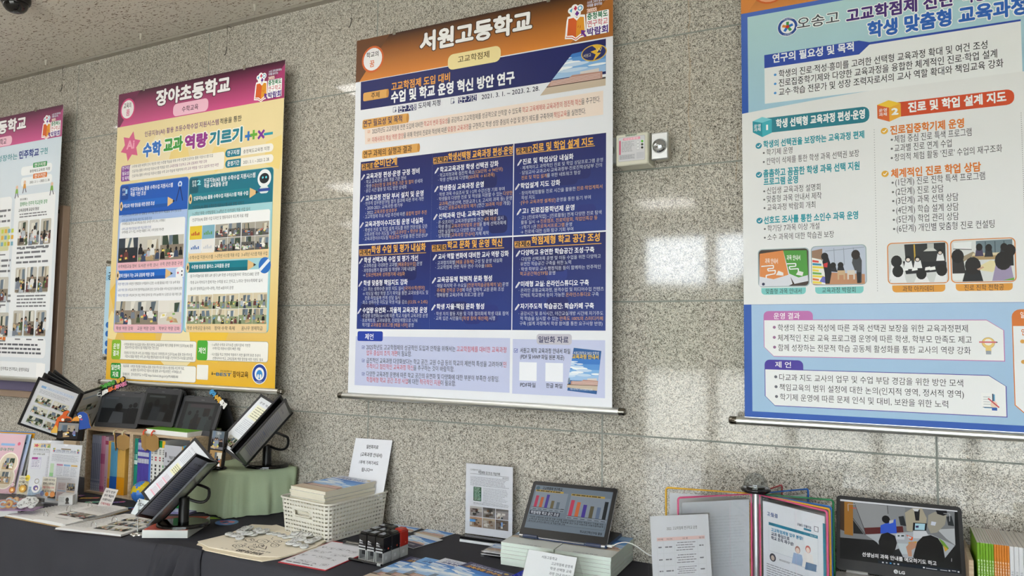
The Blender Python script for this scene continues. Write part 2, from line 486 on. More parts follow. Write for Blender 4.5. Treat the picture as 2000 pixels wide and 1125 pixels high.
# the room
CEIL = 3.192
XL, XR, YB = -9.0, 5.2, -7.0
TW, TX0, TH, TZ0 = 1.1268, -4.368, 0.51, 2.7145
def granite(name, tiles=True):
    m, nt, b = nmat(name)
    tc = N(nt, 'ShaderNodeTexCoord'); P = tc.outputs['Object']
    def noise(sc, det=2, dist=0.0, rough=.5):
        n = N(nt, 'ShaderNodeTexNoise'); n.inputs['Scale'].default_value = sc; n.inputs['Detail'].default_value = det
        n.inputs['Distortion'].default_value = dist; n.inputs['Roughness'].default_value = rough
        L(nt, P, n.inputs['Vector']); return n.outputs[0]
    def ramp(x, stops):
        r = N(nt, 'ShaderNodeValToRGB'); e = r.color_ramp.elements
        while len(e) < len(stops): e.new(.5)
        for q, (p, c) in zip(e, stops): q.position = p; q.color = srgb(c) + (1,) if isinstance(c, str) else (c, c, c, 1)
        L(nt, x, r.inputs[0]); return r.outputs[0]
    def mix(f, a, c):
        n = N(nt, 'ShaderNodeMix', data_type='RGBA'); L(nt, f, n.inputs[0]) if hasattr(f, 'links') else None
        for i, x in ((6, a), (7, c)):
            if hasattr(x, 'links'): L(nt, x, n.inputs[i])
            else: n.inputs[i].default_value = srgb(x) + (1,)
        return n.outputs[2]
    base = ramp(noise(95, 2, .3), [(.34, 'b9b4a9'), (.46, 'cdc8bd'), (.58, 'd9d5cb'), (.68, 'cabfae')])
    worm = ramp(noise(132, 1.3, 2.2, .45), [(.43, 1.0), (.475, 0.0)])
    col = mix(worm, base, '79736b')
    deep = ramp(noise(150, 1.2, 2.4, .45), [(.36, 1.0), (.40, 0.0)])
    col = mix(deep, col, '45423f')
    big = ramp(noise(1.3, 2), [(.35, 0.0), (.8, .16)])
    col = mix(big, col, 'a7977f')
    if tiles:
        sx = N(nt, 'ShaderNodeSeparateXYZ'); L(nt, P, sx.inputs[0])
        def joint(x, off, per, wdt):
            q = math_(nt, 'DIVIDE', math_(nt, 'SUBTRACT', x, off), per)
            q = math_(nt, 'ABSOLUTE', math_(nt, 'SUBTRACT', math_(nt, 'FRACT', math_(nt, 'ADD', q, 50.5)), .5))
            return math_(nt, 'LESS_THAN', q, wdt / per / 2)
        jx = joint(sx.outputs[0], TX0, TW, .0065); jz = joint(sx.outputs[2], TZ0, TH, .0065)
        j = math_(nt, 'MAXIMUM', jx, jz)
        # two thin rusty runs of water down the stone beside the emergency lamp
        wob = math_(nt, 'MULTIPLY', math_(nt, 'SUBTRACT', noise(9, 2), .5), .03)
        for xs, z0, z1, a in ((-.645, 2.22, 2.95, .3), (-.47, 2.13, 2.3, .25)):
            d = math_(nt, 'ABSOLUTE', math_(nt, 'SUBTRACT', math_(nt, 'ADD', sx.outputs[0], wob), xs))
            k = math_(nt, 'MULTIPLY', math_(nt, 'LESS_THAN', d, .003), math_(nt, 'MULTIPLY', math_(nt, 'GREATER_THAN', sx.outputs[2], z0), math_(nt, 'LESS_THAN', sx.outputs[2], z1)))
            col = mix(math_(nt, 'MULTIPLY', k, a), col, 'a8865c')
        col = mix(j, col, '858982')
        L(nt, math_(nt, 'MULTIPLY_ADD', j, .6, .06), b.inputs['Roughness'])
        bp = N(nt, 'ShaderNodeBump'); bp.inputs['Strength'].default_value = .5; bp.inputs['Distance'].default_value = .003
        L(nt, math_(nt, 'SUBTRACT', 1.0, j), bp.inputs['Height']); L(nt, bp.outputs[0], b.inputs['Normal'])
    else:
        b.inputs['Roughness'].default_value = .15
    L(nt, col, b.inputs['Base Color'])
    b.inputs['Specular IOR Level'].default_value = .5
granite('polished_granite'); granite('floor_granite', False)
MATS['floor_granite'].node_tree.nodes['Principled BSDF'].inputs['Roughness'].default_value = .25
# perforated mineral-fibre ceiling tiles
m, nt, b = nmat('ceiling_tiles')
tc = N(nt, 'ShaderNodeTexCoord'); P = tc.outputs['Object']
mp = N(nt, 'ShaderNodeMapping'); mp.inputs['Scale'].default_value = (56, 150, 60); L(nt, P, mp.inputs[0])
n1 = N(nt, 'ShaderNodeTexNoise'); n1.inputs['Scale'].default_value = 1; n1.inputs['Detail'].default_value = 1.5; n1.inputs['Distortion'].default_value = .4; L(nt, mp.outputs[0], n1.inputs['Vector'])
fis = N(nt, 'ShaderNodeValToRGB'); fis.color_ramp.elements[0].position = .355; fis.color_ramp.elements[0].color = (1, 1, 1, 1); fis.color_ramp.elements[1].position = .385; fis.color_ramp.elements[1].color = (0, 0, 0, 1)
L(nt, n1.outputs[0], fis.inputs[0])
sx = N(nt, 'ShaderNodeSeparateXYZ'); L(nt, P, sx.inputs[0])
row = math_(nt, 'DIVIDE', math_(nt, 'ADD', sx.outputs[1], .325 - 100 * .2825), .2825)
rf = math_(nt, 'FRACT', math_(nt, 'ADD', row, 400)); par = math_(nt, 'MULTIPLY', math_(nt, 'FRACT', math_(nt, 'MULTIPLY', math_(nt, 'FLOOR', math_(nt, 'ADD', row, 400)), .5)), 2)
cx = math_(nt, 'ADD', math_(nt, 'DIVIDE', math_(nt, 'ADD', sx.outputs[0], 4.09), .57), math_(nt, 'MULTIPLY_ADD', par, .5, 400))
cf = math_(nt, 'FRACT', cx)
j = math_(nt, 'MAXIMUM', math_(nt, 'LESS_THAN', rf, .008), math_(nt, 'LESS_THAN', cf, .004))
mk = N(nt, 'ShaderNodeMix', data_type='RGBA'); L(nt, fis.outputs[0], mk.inputs[0]); mk.inputs[6].default_value = srgb('dcd6cb') + (1,); mk.inputs[7].default_value = srgb('7d6b59') + (1,)
mk2 = N(nt, 'ShaderNodeMix', data_type='RGBA'); L(nt, j, mk2.inputs[0]); L(nt, mk.outputs[2], mk2.inputs[6]); mk2.inputs[7].default_value = srgb('a89f92') + (1,)
L(nt, mk2.outputs[2], b.inputs['Base Color']); b.inputs['Roughness'].default_value = .95; b.inputs['Specular IOR Level'].default_value = .1
def room_box(name, c, d, mat, col='cfcac0'):
    o = B().box(c, d, col, mat).build(name, kind='structure', origin=(0, 0, 0)); return o
attrmat('plaster', .85, .2, vary=.03, scale=4)
room_box('wall_back', ((XL + XR) / 2, .1, 1.6), (XR - XL, .2, 3.2), 'polished_granite')
room_box('floor', ((XL + XR) / 2, YB / 2, -.05), (XR - XL + .4, -YB + .6, .1), 'floor_granite')
room_box('ceiling', ((XL + XR) / 2, YB / 2 - .004, CEIL + .05), (XR - XL + .4, -YB - .008, .1), 'ceiling_tiles')
room_box('wall_left', (XL - .1, YB / 2, 1.6), (.2, -YB, 3.2), 'plaster')
room_box('wall_right', (XR + .1, YB / 2, 1.6), (.2, -YB, 3.2), 'plaster')
room_box('trim_1', ((XL + XR) / 2, -.022, CEIL - .006), (XR - XL, .034, .012), 'plaster', 'aaa499')
# entrance wall behind the photographer: glazed bays between piers
bays = [(-2.95, -2.06), (-2.0, -1.1), (-1.04, -.14), (-.08, .82), (.88, 1.78), (1.84, 2.74)]
fb = B(); x = XL
for a, c in bays:
    if a - x > .01: fb.box(((x + a) / 2, YB - .1, 1.6), (a - x, .2, 3.2), 'b9b2a6', 'plaster')
    fb.box(((a + c) / 2, YB - .1, 3.08), (c - a, .2, .24), 'b9b2a6', 'plaster'); x = c
fb.box(((x + XR) / 2, YB - .1, 1.6), (XR - x, .2, 3.2), 'b9b2a6', 'plaster')
fb.build('wall_front', kind='structure', origin=(0, 0, 0))
for i, (a, c) in enumerate(bays):
    f = B()
    for xx in (a + .02, c - .02): f.box((xx, YB - .1, 1.48), (.04, .06, 2.96), '3c3f42', 'matt_metal')
    for zz in (.05, 2.2, 2.94): f.box(((a + c) / 2, YB - .1, zz), (c - a - .08, .06, .05), '3c3f42', 'matt_metal')
    o = f.build('window_%d' % (i + 1), kind='structure', origin=((a + c) / 2, YB - .1, 0))
    B().box(((a + c) / 2, YB - .1, 1.48), (c - a - .08, .006, 2.84), 'ffffff', 'clear_acrylic').build('window_glass', o)
g = B().box((-1, YB - 14.4, -.08), (60, 28, .1), 'b9b6ac', 'plaster').build('ground', kind='structure', origin=(0, 0, 0))
h = B(); rnd = random.Random(4); px_, pz_ = -31, 2.0
for i in range(40):
    nx, nz = px_ + 1.6, 4.7 + rnd.uniform(-.5, .5)
    h.add([(px_, -34, -.1), (nx, -34, -.1), (nx, -35, nz), (px_, -35, pz_)], [(0, 3, 2, 1)], '3f4a38', 'plaster'); px_, pz_ = nx, nz
h.build('hills', kind='structure', origin=(0, 0, 0))
sun_d = bpy.data.lights.new('sun', 'SUN'); sun_d.energy = SUN; sun_d.angle = .02; sun_d.color = (1, .97, .93)
sun = bpy.data.objects.new('sun', sun_d); COL.objects.link(sun); sun.rotation_euler = (math.radians(38), 0, math.radians(62)); sun.location = (0, -20, 12)
# ceiling luminaires: 600 x 1200 panels flush in the ceiling
m, nt, b = nmat('lamp_diffuser')
em = N(nt, 'ShaderNodeEmission'); em.inputs[0].default_value = (1.0, .972, .93, 1); em.inputs[1].default_value = PANEL
L(nt, em.outputs[0], nt.nodes['Material Output'].inputs['Surface'])
first = None
for ry, rn, xs in ((-.99, 'beside the wall', (-7.75, -5.45, -3.2)), (-3.48, 'in the middle of the hall', (-7.75, -5.45, -3.2)), (-5.73, 'by the glazed front', (-7.15, -4.9, -2.65))):
    for i, x0 in enumerate(xs):
        lab = 'bright ceiling lamp panel %s, %s of three along its row' % (rn, ('first', 'second', 'third')[i])
        wd = .30 if ry > -1 else .5
        ln = .62 if ry < -5 else 1.2
        loc = V((x0 + ln / 2, ry - wd / 2, CEIL))
        t = thing('ceiling_lamp', lab, 'lamp', loc, 'ceiling lamp panels')
        B().box(loc + V((0, 0, -.004)), (ln + .04, wd + .04, .008), 'dddddd', 'plastic').build('frame', t)
        B().box(loc + V((0, 0, -.0105)), (ln, wd, .005), 'ffffff', 'lamp_diffuser').build('diffuser', t)

# hanging banners
BY = -.09
def corner(px, py): return onY(px, py, BY)
def banner(name_label, xl, xr, zt, zb, bgcol, rail_ext=(.04, .04)):
    t = thing('hanging_banner', name_label, 'banner', ((xl + xr) / 2, BY, zb), 'school banners on the granite wall')
    b_ = B()
    w_, h_ = xr - xl, zt - zb
    b_.box(((xl + xr) / 2, BY + .0006, (zt + zb) / 2), (w_, .0008, h_), 'e9e9e9', 'coated_print')
    sh = Sheet((xl, BY, zb), (1, 0, 0), (0, 0, 1))
    p = Pen(b_, sh)
    p.urect(0, 0, w_, h_, bgcol, 0.6)
    return t, b_, sh, p, w_, h_
def finish(t, b_, xl, xr, zt, zb, ext=.045):
    b_.build('printed_sheet', t)
    r = B().tube([(xl - ext, BY, zb - .012), (xr + ext, BY, zb - .012)], .0135, 'd9dbd8', 'matt_metal', 20)
    r.box(((xl + xr) / 2, BY - .001, zb + .0005), (xr - xl, .005, .004), 'd4d6d4', 'matt_metal')
    rail = r.build('bottom_rail', t)
    for xx, s in ((xl - ext, -1), (xr + ext, 1)):
        B().tube([(xx - .018 * s, BY, zb - .012), (xx + .003 * s, BY, zb - .012), (xx + .008 * s, BY, zb - .012)], [.0142, .0142, .010], '77736b', 'chrome', 20).build('end_cap', rail)
    for fx in (.17, .78):
        x = xl + (xr - xl) * fx
        c = B().box((x, BY, zt + .004), (.016, .008, .026), 'cfcfca', 'chrome', .002)
        c.tube([(x, BY, zt + .016), (x, BY, zt + .024), (x + .006, BY, zt + .03), (x, BY, zt + .037), (x - .006, BY, zt + .03)], .0013, 'bbbbbb', 'chrome', 6)
        cl = c.build('hanging_clip', t)
        B().tube([(x, BY, zt + .034), (x, BY, CEIL - .014)], .0006, '8b887f', 'matt_metal', 5).build('wire', cl)
def logo(p, u, v, s):
    """fair emblem: open book with cursor, little shapes, and the lettering beside it"""
    q = lambda pts: [(u + a * s, v + b_ * s) for a, b_ in pts]
    p.upoly(q([(-.66, -.52), (-.40, -.56), (-.25, -.66), (-.08, -.57), (.12, -.54), (.12, -.40), (.08, .22), (-.1, .25), (-.22, .16), (-.34, .27), (-.56, .25), (-.60, .1)]), 'ffffff', 4)
    for a, b_, r in ((-.44, .45, .11), (-.3, .52, .13), (-.1, .48, .13), (-.2, .32, .13), (-.36, .34, .11)): p.uell(u + a * s, v + b_ * s, r * s, r * s, 'ffffff', 4)
    p.upoly(q([(-.58, -.42), (-.38, -.44), (-.25, -.54), (-.22, .06), (-.34, .18), (-.53, .17)]), 'd9622b', 5)
    p.upoly(q([(-.25, -.54), (-.08, -.43), (.08, -.45), (.04, .14), (-.1, .17), (-.22, .06)]), 'e49a2e', 5)
    p.uline(q([(-.62, -.46), (-.39, -.5), (-.25, -.6), (-.09, -.5), (.1, -.5)]), .03 * s, 'c9501f', 5)
    p.upoly(q([(-.06, -.3), (.12, -.36), (.05, -.42), (.14, -.54), (.08, -.58), (-.0, -.46), (-.05, -.52)]), '6a2c8f', 6)
    p.upoly(q([(-.5, .45), (-.38, .53), (-.41, .37)]), '4fa3c9', 6); p.uell(u - .1 * s, v + .48 * s, .09 * s, .09 * s, '4fa3c9', 6); p.uell(u - .1 * s, v + .48 * s, .055 * s, .055 * s, 'ffffff', 7)
    p.urect(u - .33 * s, v + .47 * s, u - .21 * s, v + .53 * s, 'c8324e', 6); p.urect(u - .3 * s, v + .43 * s, u - .24 * s, v + .58 * s, 'c8324e', 6)
    p.urect(u - .28 * s, v + .27 * s, u - .14 * s, v + .34 * s, '6a2c8f', 6); p.urect(u - .245 * s, v + .23 * s, u - .175 * s, v + .39 * s, '6a2c8f', 6)
    for (a, b_), w_ in (((-.1, -.24), .1), ((-.18, -.2), .07)): p.uline(q([(a, b_), (a + .02, b_ + w_)]), .02 * s, 'c9501f', 6)
    p.urect(u + .13 * s, v - .56 * s, u + .94 * s, v + .24 * s, 'ffffff', 4, .04 * s)
    p.utext('스스로 그리며 함께 배우는', u + .16 * s, u + .9 * s, v + .62 * s, .1 * s, '5a4d9c', .0, 5, outline='ffffff', ow=.05)
    p.utext('미래를 열어가는', u + .16 * s, u + .7 * s, v + .5 * s, .1 * s, '5a4d9c', .0, 5, outline='ffffff', ow=.05)
    p.utext('2022', u + .16 * s, u + .5 * s, v + .34 * s, .14 * s, 'd9803a', .01, 6, outline='ffffff', ow=.07)
    p.utext('충청북도', u + .17 * s, u + .9 * s, v + .12 * s, .23 * s, '1f7a52', .03, 6)
    p.utext('연구학교', u + .17 * s, u + .9 * s, v - .14 * s, .23 * s, 'c23a55', .01, 6)
    p.utext('박람회', u + .17 * s, u + .9 * s, v - .42 * s, .27 * s, '52308a', .035, 6)
def header(p, w_, h_, hh, top, bottom, facet_l, facet_r):
    n = 6
    a, b_ = srgb(bottom), srgb(top)
    mixc = lambda k: tuple(a[i] + (b_[i] - a[i]) * k for i in range(3))
    for i in range(n):
        v0, v1 = h_ - hh + hh * i / n, h_ - hh + hh * (i + 1) / n
        p.upoly([(0, v0), (w_, v0), (w_, v1), (0, v1)], [mixc(i / n), mixc(i / n), mixc((i + 1) / n), mixc((i + 1) / n)], 1)
    p.upoly([(0, h_ - hh), (.02, h_ - hh), (hh * .95, h_), (0, h_)], facet_l, 1.5)
    p.upoly([(w_ - hh * .9, h_ - hh), (w_, h_ - hh), (w_, h_ - hh * .1)], facet_r, 1.5)
def pencil(p, x, y, s=1.0, col='e9e9ee'):
    u, v = p.uv(x, y); k = .0016 * 6 * s
    p.uline([(u - k * .7, v - k), (u + k * .8, v + k)], k * .75, col, 3)
    p.upoly([(u - k * 1.15, v - k * 1.6), (u - k * 1.0, v - k * .75), (u - k * .4, v - k * 1.15)], col, 3)
    p.uline([(u - k * .55, v - k * .95), (u + k * .7, v + k * .7)], k * .12, '2a3270', 4)
def check(p, x, y, s, col):
    u, v = p.uv(x, y)
    for a, b_ in (((-1, -1), (1, -1)), ((1, -1), (1, .5)), ((.5, 1), (-1, 1)), ((-1, 1), (-1, -1))):
        p.uline([(u + a[0] * s, v + a[1] * s), (u + b_[0] * s, v + b_[1] * s)], s * .22, col, 3)
    p.uline([(u - .5 * s, v + .1 * s), (u - .05 * s, v - .5 * s), (u + 1.1 * s, v + 1.0 * s)], s * .3, col, 3)
def skyhouse(p, poly, lay=2, horizon=.36):
    """photograph of a pink brick school under a blue sky, inside a convex outline"""
    us = [q[0] for q in poly]; vs = [q[1] for q in poly]; u0, u1, v0, v1 = min(us), max(us), min(vs), max(vs)
    def clip(pts):
        out = list(pts); n = len(poly)
        a = sum(poly[i][0] * poly[(i + 1) % n][1] - poly[(i + 1) % n][0] * poly[i][1] for i in range(n)); sg = 1 if a > 0 else -1
        for i in range(n):
            A, D_ = poly[i], poly[(i + 1) % n]; f = lambda q: sg * ((D_[0] - A[0]) * (q[1] - A[1]) - (D_[1] - A[1]) * (q[0] - A[0])); new = []
            for j in range(len(out)):
                P_, Q = out[j], out[(j + 1) % len(out)]; fp, fq = f(P_), f(Q)
                if fp >= 0: new.append(P_)
                if fp * fq < 0: t = fp / (fp - fq); new.append((P_[0] + (Q[0] - P_[0]) * t, P_[1] + (Q[1] - P_[1]) * t))
            out = new
            if len(out) < 3: return None
        return out
    def put(pts, c, l):
        q = clip([(u0 + a * (u1 - u0), v0 + b_ * (v1 - v0)) for a, b_ in pts])
        if q: p.upoly(q, c, l)
    for i, c in enumerate(('9fc2e6', '7fb0e2', '5b96d8', '3f7cc9')):
        put([(0, horizon + (1 - horizon) * i / 4), (1, horizon + (1 - horizon) * i / 4), (1, horizon + (1 - horizon) * (i + 1) / 4), (0, horizon + (1 - horizon) * (i + 1) / 4)], c, lay)
    rnd = random.Random(8)
    for i in range(16):
        a, b_, r = rnd.random(), horizon + .06 + (1 - horizon) * rnd.random() * .8, rnd.uniform(.06, .17)
        put([(a + r * 1.5 * math.cos(t * PI / 6), b_ + r * .3 * math.sin(t * PI / 6)) for t in range(12)], rnd.choice(['dfeaf5', 'eef3f8', 'c3d8ee']), lay + .3 + i * .03)
    put([(0, 0), (1, 0), (1, horizon * .55), (0, horizon * .55)], 'c9b8a4', lay + 1)
    put([(0, horizon * .5), (1, horizon * .5), (1, horizon * .62), (0, horizon * .62)], '4b3f3a', lay + 1.2)
    put([(.12, horizon * .55), (.95, horizon * .55), (.95, horizon * 1.05), (.5, horizon * 1.1), (.45, horizon * .95), (.12, horizon * .9)], 'b98d80', lay + 1.4)
    put([(.62, horizon * 1.0), (.9, horizon * 1.0), (.9, horizon * 1.3), (.62, horizon * 1.25)], 'd8d0cd', lay + 1.3)
    for i in range(4): put([(.16, horizon * (.6 + .1 * i)), (.92, horizon * (.6 + .1 * i)), (.92, horizon * (.63 + .1 * i)), (.16, horizon * (.63 + .1 * i))], 'e6d6d0', lay + 1.6)
    put([(.0, horizon * .7), (.1, horizon * .75), (.09, horizon * 1.25), (.0, horizon * 1.2)], '7c8ba0', lay + 1.5)

# banner: high school, navy panels (centre)
a, c = corner(697, 80), corner(1196.5, 400); xl, xr = a.x, c.x
zt, zb = a.z, corner(684, 768).z
t, b_, sh, p, w_, h_ = banner('white banner with orange header and six navy text panels, middle of the wall', xl, xr, zt, zb, 'e6e8ee')
Z = p.z(680, 0, 3.774)
hh = h_ - Z.uv(60, 608)[1]
header(p, w_, h_, hh, '3a2318', 'd98534', '6a4326', 'a9682c')
u, v = Z.uv(182, 437)
p.uell(u, v, .062, .062, 'd0642c', 2); p.uell(u, v, .0525, .0525, 'eceaea', 3)
Z.text('학교의', 136, 410, 224, 40, '2a2522'); Z.text('꿈', 160, 472, 193, 50, 'd86a2c', .02)
Z.text('서원고등학교', 535, 312, 1350, 140, 'f4f3f2', .045, 5, outline='4a3020', ow=.045)
u0, v0 = Z.uv(735, 463); u1 = Z.col_u(1125, v0, 375)
p.urect(u0, v0 - .034, u1, v0 + .034, 'efdda0', 2, .026); Z.text('고교학점제', 810, 440, 1040, 50, '5e4a1e')
logo(p, w_ - .125, h_ - .115, .115)
# navy title block and school photograph
p.upoly([Z.uv(94, 605), Z.uv(92, 812), Z.uv(1500, 604), Z.uv(1900, 545), Z.uv(1900, 285)], '1f2562', 1)
ph = [Z.uv(1415, 705), Z.uv(1898, 630), Z.uv(1900, 335), Z.uv(1650, 398)]
skyhouse(p, ph, 2)
u, v = Z.uv(1812, 390); p.uell(u, v, .053, .033, 'd9b24a', 5); p.uell(u, v, .049, .029, '27306b', 6)
p.upoly([(u - .006, v - .036), (u + .03, v - .004), (u + .012, v - .002), (u + .036, v + .024), (u - .01, v + .032), (u + .012, v + .012), (u - .014, v + .006), (u + .008, v - .008)], 'e0b437', 7)
p.utext('서원고', u - .044, u - .012, v - .006, .014, 'e8e0c0', .0, 7)
p.utext('W', u + .008, u + .034, v + .01, .02, 'f0d98a', .0, 8)
Z.text('고교학점제 도입 대비', 320, 640, 750, 62, 'e9a24a', .03)
Z.text('수업 및 학교 운영 혁신 방안 연구', 318, 718, 1225, 84, 'f0f1f4', .04)
def orange_tag(z, x0, y0, x1, h, col='dda65a', dark='c98d3e'):
    u0, v0, u1, v1 = z.rowrect(x0, y0, x1, h, col, 2, .008)
    p.uell(u1, (v0 + v1) / 2, .007, (v1 - v0) / 2, dark, 2.5)
orange_tag(Z, 112, 686, 292, 62); Z.text('주제', 170, 706, 232, 44, '3a2c22')
for x, y in ((343, 808), (770, 745)):
    u, v = Z.uv(x, y); p.urect(u - .009, v - .012, u + .007, v + .012, '5a6080', 2); p.urect(u - .007, v - .01, u + .005, v + .01, 'e6e8ee', 3); p.uell(u + .006, v - .006, .005, .005, '5a6080', 4, 10)
Z.rowrect(370, 785, 503, 46, '1f2562', 2); Z.text('연구 지정', 374, 805, 498, 44, 'eef0f4', .02); Z.text('도자체 지정', 518, 780, 680, 44, '1d2140', .015)
Z.rowrect(812, 717, 948, 46, '1f2562', 2); Z.text('연구 기간', 816, 738, 944, 44, 'eef0f4', .02); Z.text('2021. 3. 1. ~ 2023. 2. 28.', 985, 714, 1410, 44, '1d2140', .01)
p.upoly([Z.uv(122, 945), Z.uv(125, 1065), Z.uv(1880, 845), Z.uv(1880, 668)], 'efded2', 1.4)
orange_tag(Z, 107, 885, 440, 68); Z.text('연구 필요성 및 목적', 113, 914, 398, 50, '2a2f5c', .015)
u, v = Z.uv(153, 970); check(p, u, v, .006, 'd98a5a')
Z.text('2025학년도 고교학점제 전면 도입에 대비한 {학교의 변화 필요성}을 공감하고 고교학점제를 성공적으로 안착할 수 있도록 {학교 교육체제와 교육과정의 점진적 혁신}을 추구한다.', 178, 968, 1858, 40, '33313a', .004, acc='c2453c')
u, v = Z.uv(153, 1031); check(p, u, v, .006, 'd98a5a')
Z.text('{미래사회의 핵심 역량 함양}을 위해 학생의 진로와 적성에 따른 {맞춤형 교육과정}을 구현하고 학생 성장 중심의 수업 및 평가 제도를 구축하여 {책임교육}을 실현한다.', 178, 1030, 1752, 40, '33313a', .004, acc='c2453c')
Z = p.z(680, 260, 2.813)
orange_tag(Z, 78, 96, 388, 46); Z.text('연구 과제의 실행과 결과', 85, 117, 350, 37, '3a2c22', .012)
pan = [(68, 158, 460, 585), (468, 112, 903, 563), (915, 60, 1415, 537), (60, 618, 440, 1077), (450, 595, 896, 1082), (905, 573, 1415, 1087)]
for i, (x0, y0, x1, y1) in enumerate(pan):
    (u0, v1), (u1, v0) = Z.uv(x0, y0), Z.uv(x1, y1)
    pan[i] = [u0, v0, u1, v1]
for r in (0, 3):
    zt_, zb_ = sum(pan[r + i][3] for i in range(3)) / 3, sum(pan[r + i][1] for i in range(3)) / 3
    for i in range(3): pan[r + i][1], pan[r + i][3] = zb_, zt_
for i in range(3):
    l_ = (pan[i][0] + pan[i + 3][0]) / 2; r_ = (pan[i][2] + pan[i + 3][2]) / 2
    for k in (i, i + 3):
        u0, v0, u1, v1 = l_, pan[k][1], r_, pan[k][3]
        p.ugrad(u0, v0, u1, v1, '2b3f86', '232763', 1)
        rnd = random.Random(k + 3)
        for q in range(7):   # faint darker classroom picture printed under the lettering
            x, y, s = rnd.uniform(u0 + .05, u1 - .05), rnd.uniform(v0 + .05, v1 - .08), rnd.uniform(.03, .05)
            p.urect(x - s, y - s, x + s, y + s * .7, rnd.choice(['252c68', '2a357a', '222960', '2c3a80']), 1.4 + q * .05, .02)
def title(tagx0, tagx1, ty, tg, x0, y, x1, tx, h=44, ux0=0, uy=0, ux1=0):
    Z.rowrect(tagx0 - 3, ty - 15, tagx1 + 3, 30, 'dba24e', 2); Z.text(tg, tagx0, ty, tagx1, 30, '1d1c30', .03)
    Z.text(tx, x0, y, x1, h, 'eab04e', .03)
    u, v = Z.uv(tagx0 - 2, ty + 19); p.urect(u, v - .0018, Z.col_u(ux1, v, y + 25), v + .0008, 'eab04e', 2)
title(78, 134, 185, '과제1', 143, 168, 268, '준비단계', 42, ux1=276)
title(471, 544, 150, '과제2', 551, 132, 904, '학생선택형 교육과정 편성·운영', 42, ux1=905)
title(927, 1006, 98, '과제3', 1015, 82, 1348, '진로 및 학업 설계 지도', 46, ux1=1356)
title(65, 122, 655, '과제4', 129, 640, 426, '학생 수업 및 평가 내실화', 42, ux1=428)
title(463, 537, 630, '과제5', 546, 615, 846, '학교 문화 및 운영 혁신', 42, ux1=857)
title(917, 999, 610, '과제6', 1009, 590, 1382, '학점제형 학교 공간 조성', 44, ux1=1392)
H = [(100, 238, 392, '교육과정 편성·운영 규정 정비'), (97, 358, 414, '교육과정 전담 부서 설치 및 운영'), (93, 501, 413, '교육과정이수지도팀 운영 내실화'),
     (505, 201, 826, '학교교육과정 학생 선택권 강화'), (503, 303, 745, '학생중심 교육과정 운영'), (498, 456, 822, '선택과목 안내: 교육과정박람회'),
     (960, 157, 1238, '진로 및 학업상담 내실화'), (948, 290, 1165, '학업설계 지도 강화'), (957, 428, 1243, '고1 진로집중학년제 운영'),
     (88, 698, 384, '학생 선택과목 수업 및 평가 개선'), (85, 824, 327, '학생 맞춤형 책임지도 강화'), (80, 973, 433, '수업량 유연화 - 자율적 교육과정 운영'),
     (495, 678, 882, '교사 역할 변화에 대비한 교사 역량 강화'), (490, 805, 790, '교육공동체 협력적 문화 형성'), (487, 953, 747, '학생 자율·책임 문화 형성'),
     (952, 657, 1352, '다양하고 유연한 학습공간 조성·구축'), (950, 829, 1322, '미래형 교실: 온라인스튜디오 구축'), (947, 951, 1350, '자기주도적 학습공간: 학습카페 구축')]
for x0, y, x1, s in H:
    Z.text(s, x0, y, x1, 31, 'eef0f6', .022); pencil(Z, x0 - 17, y + 3)
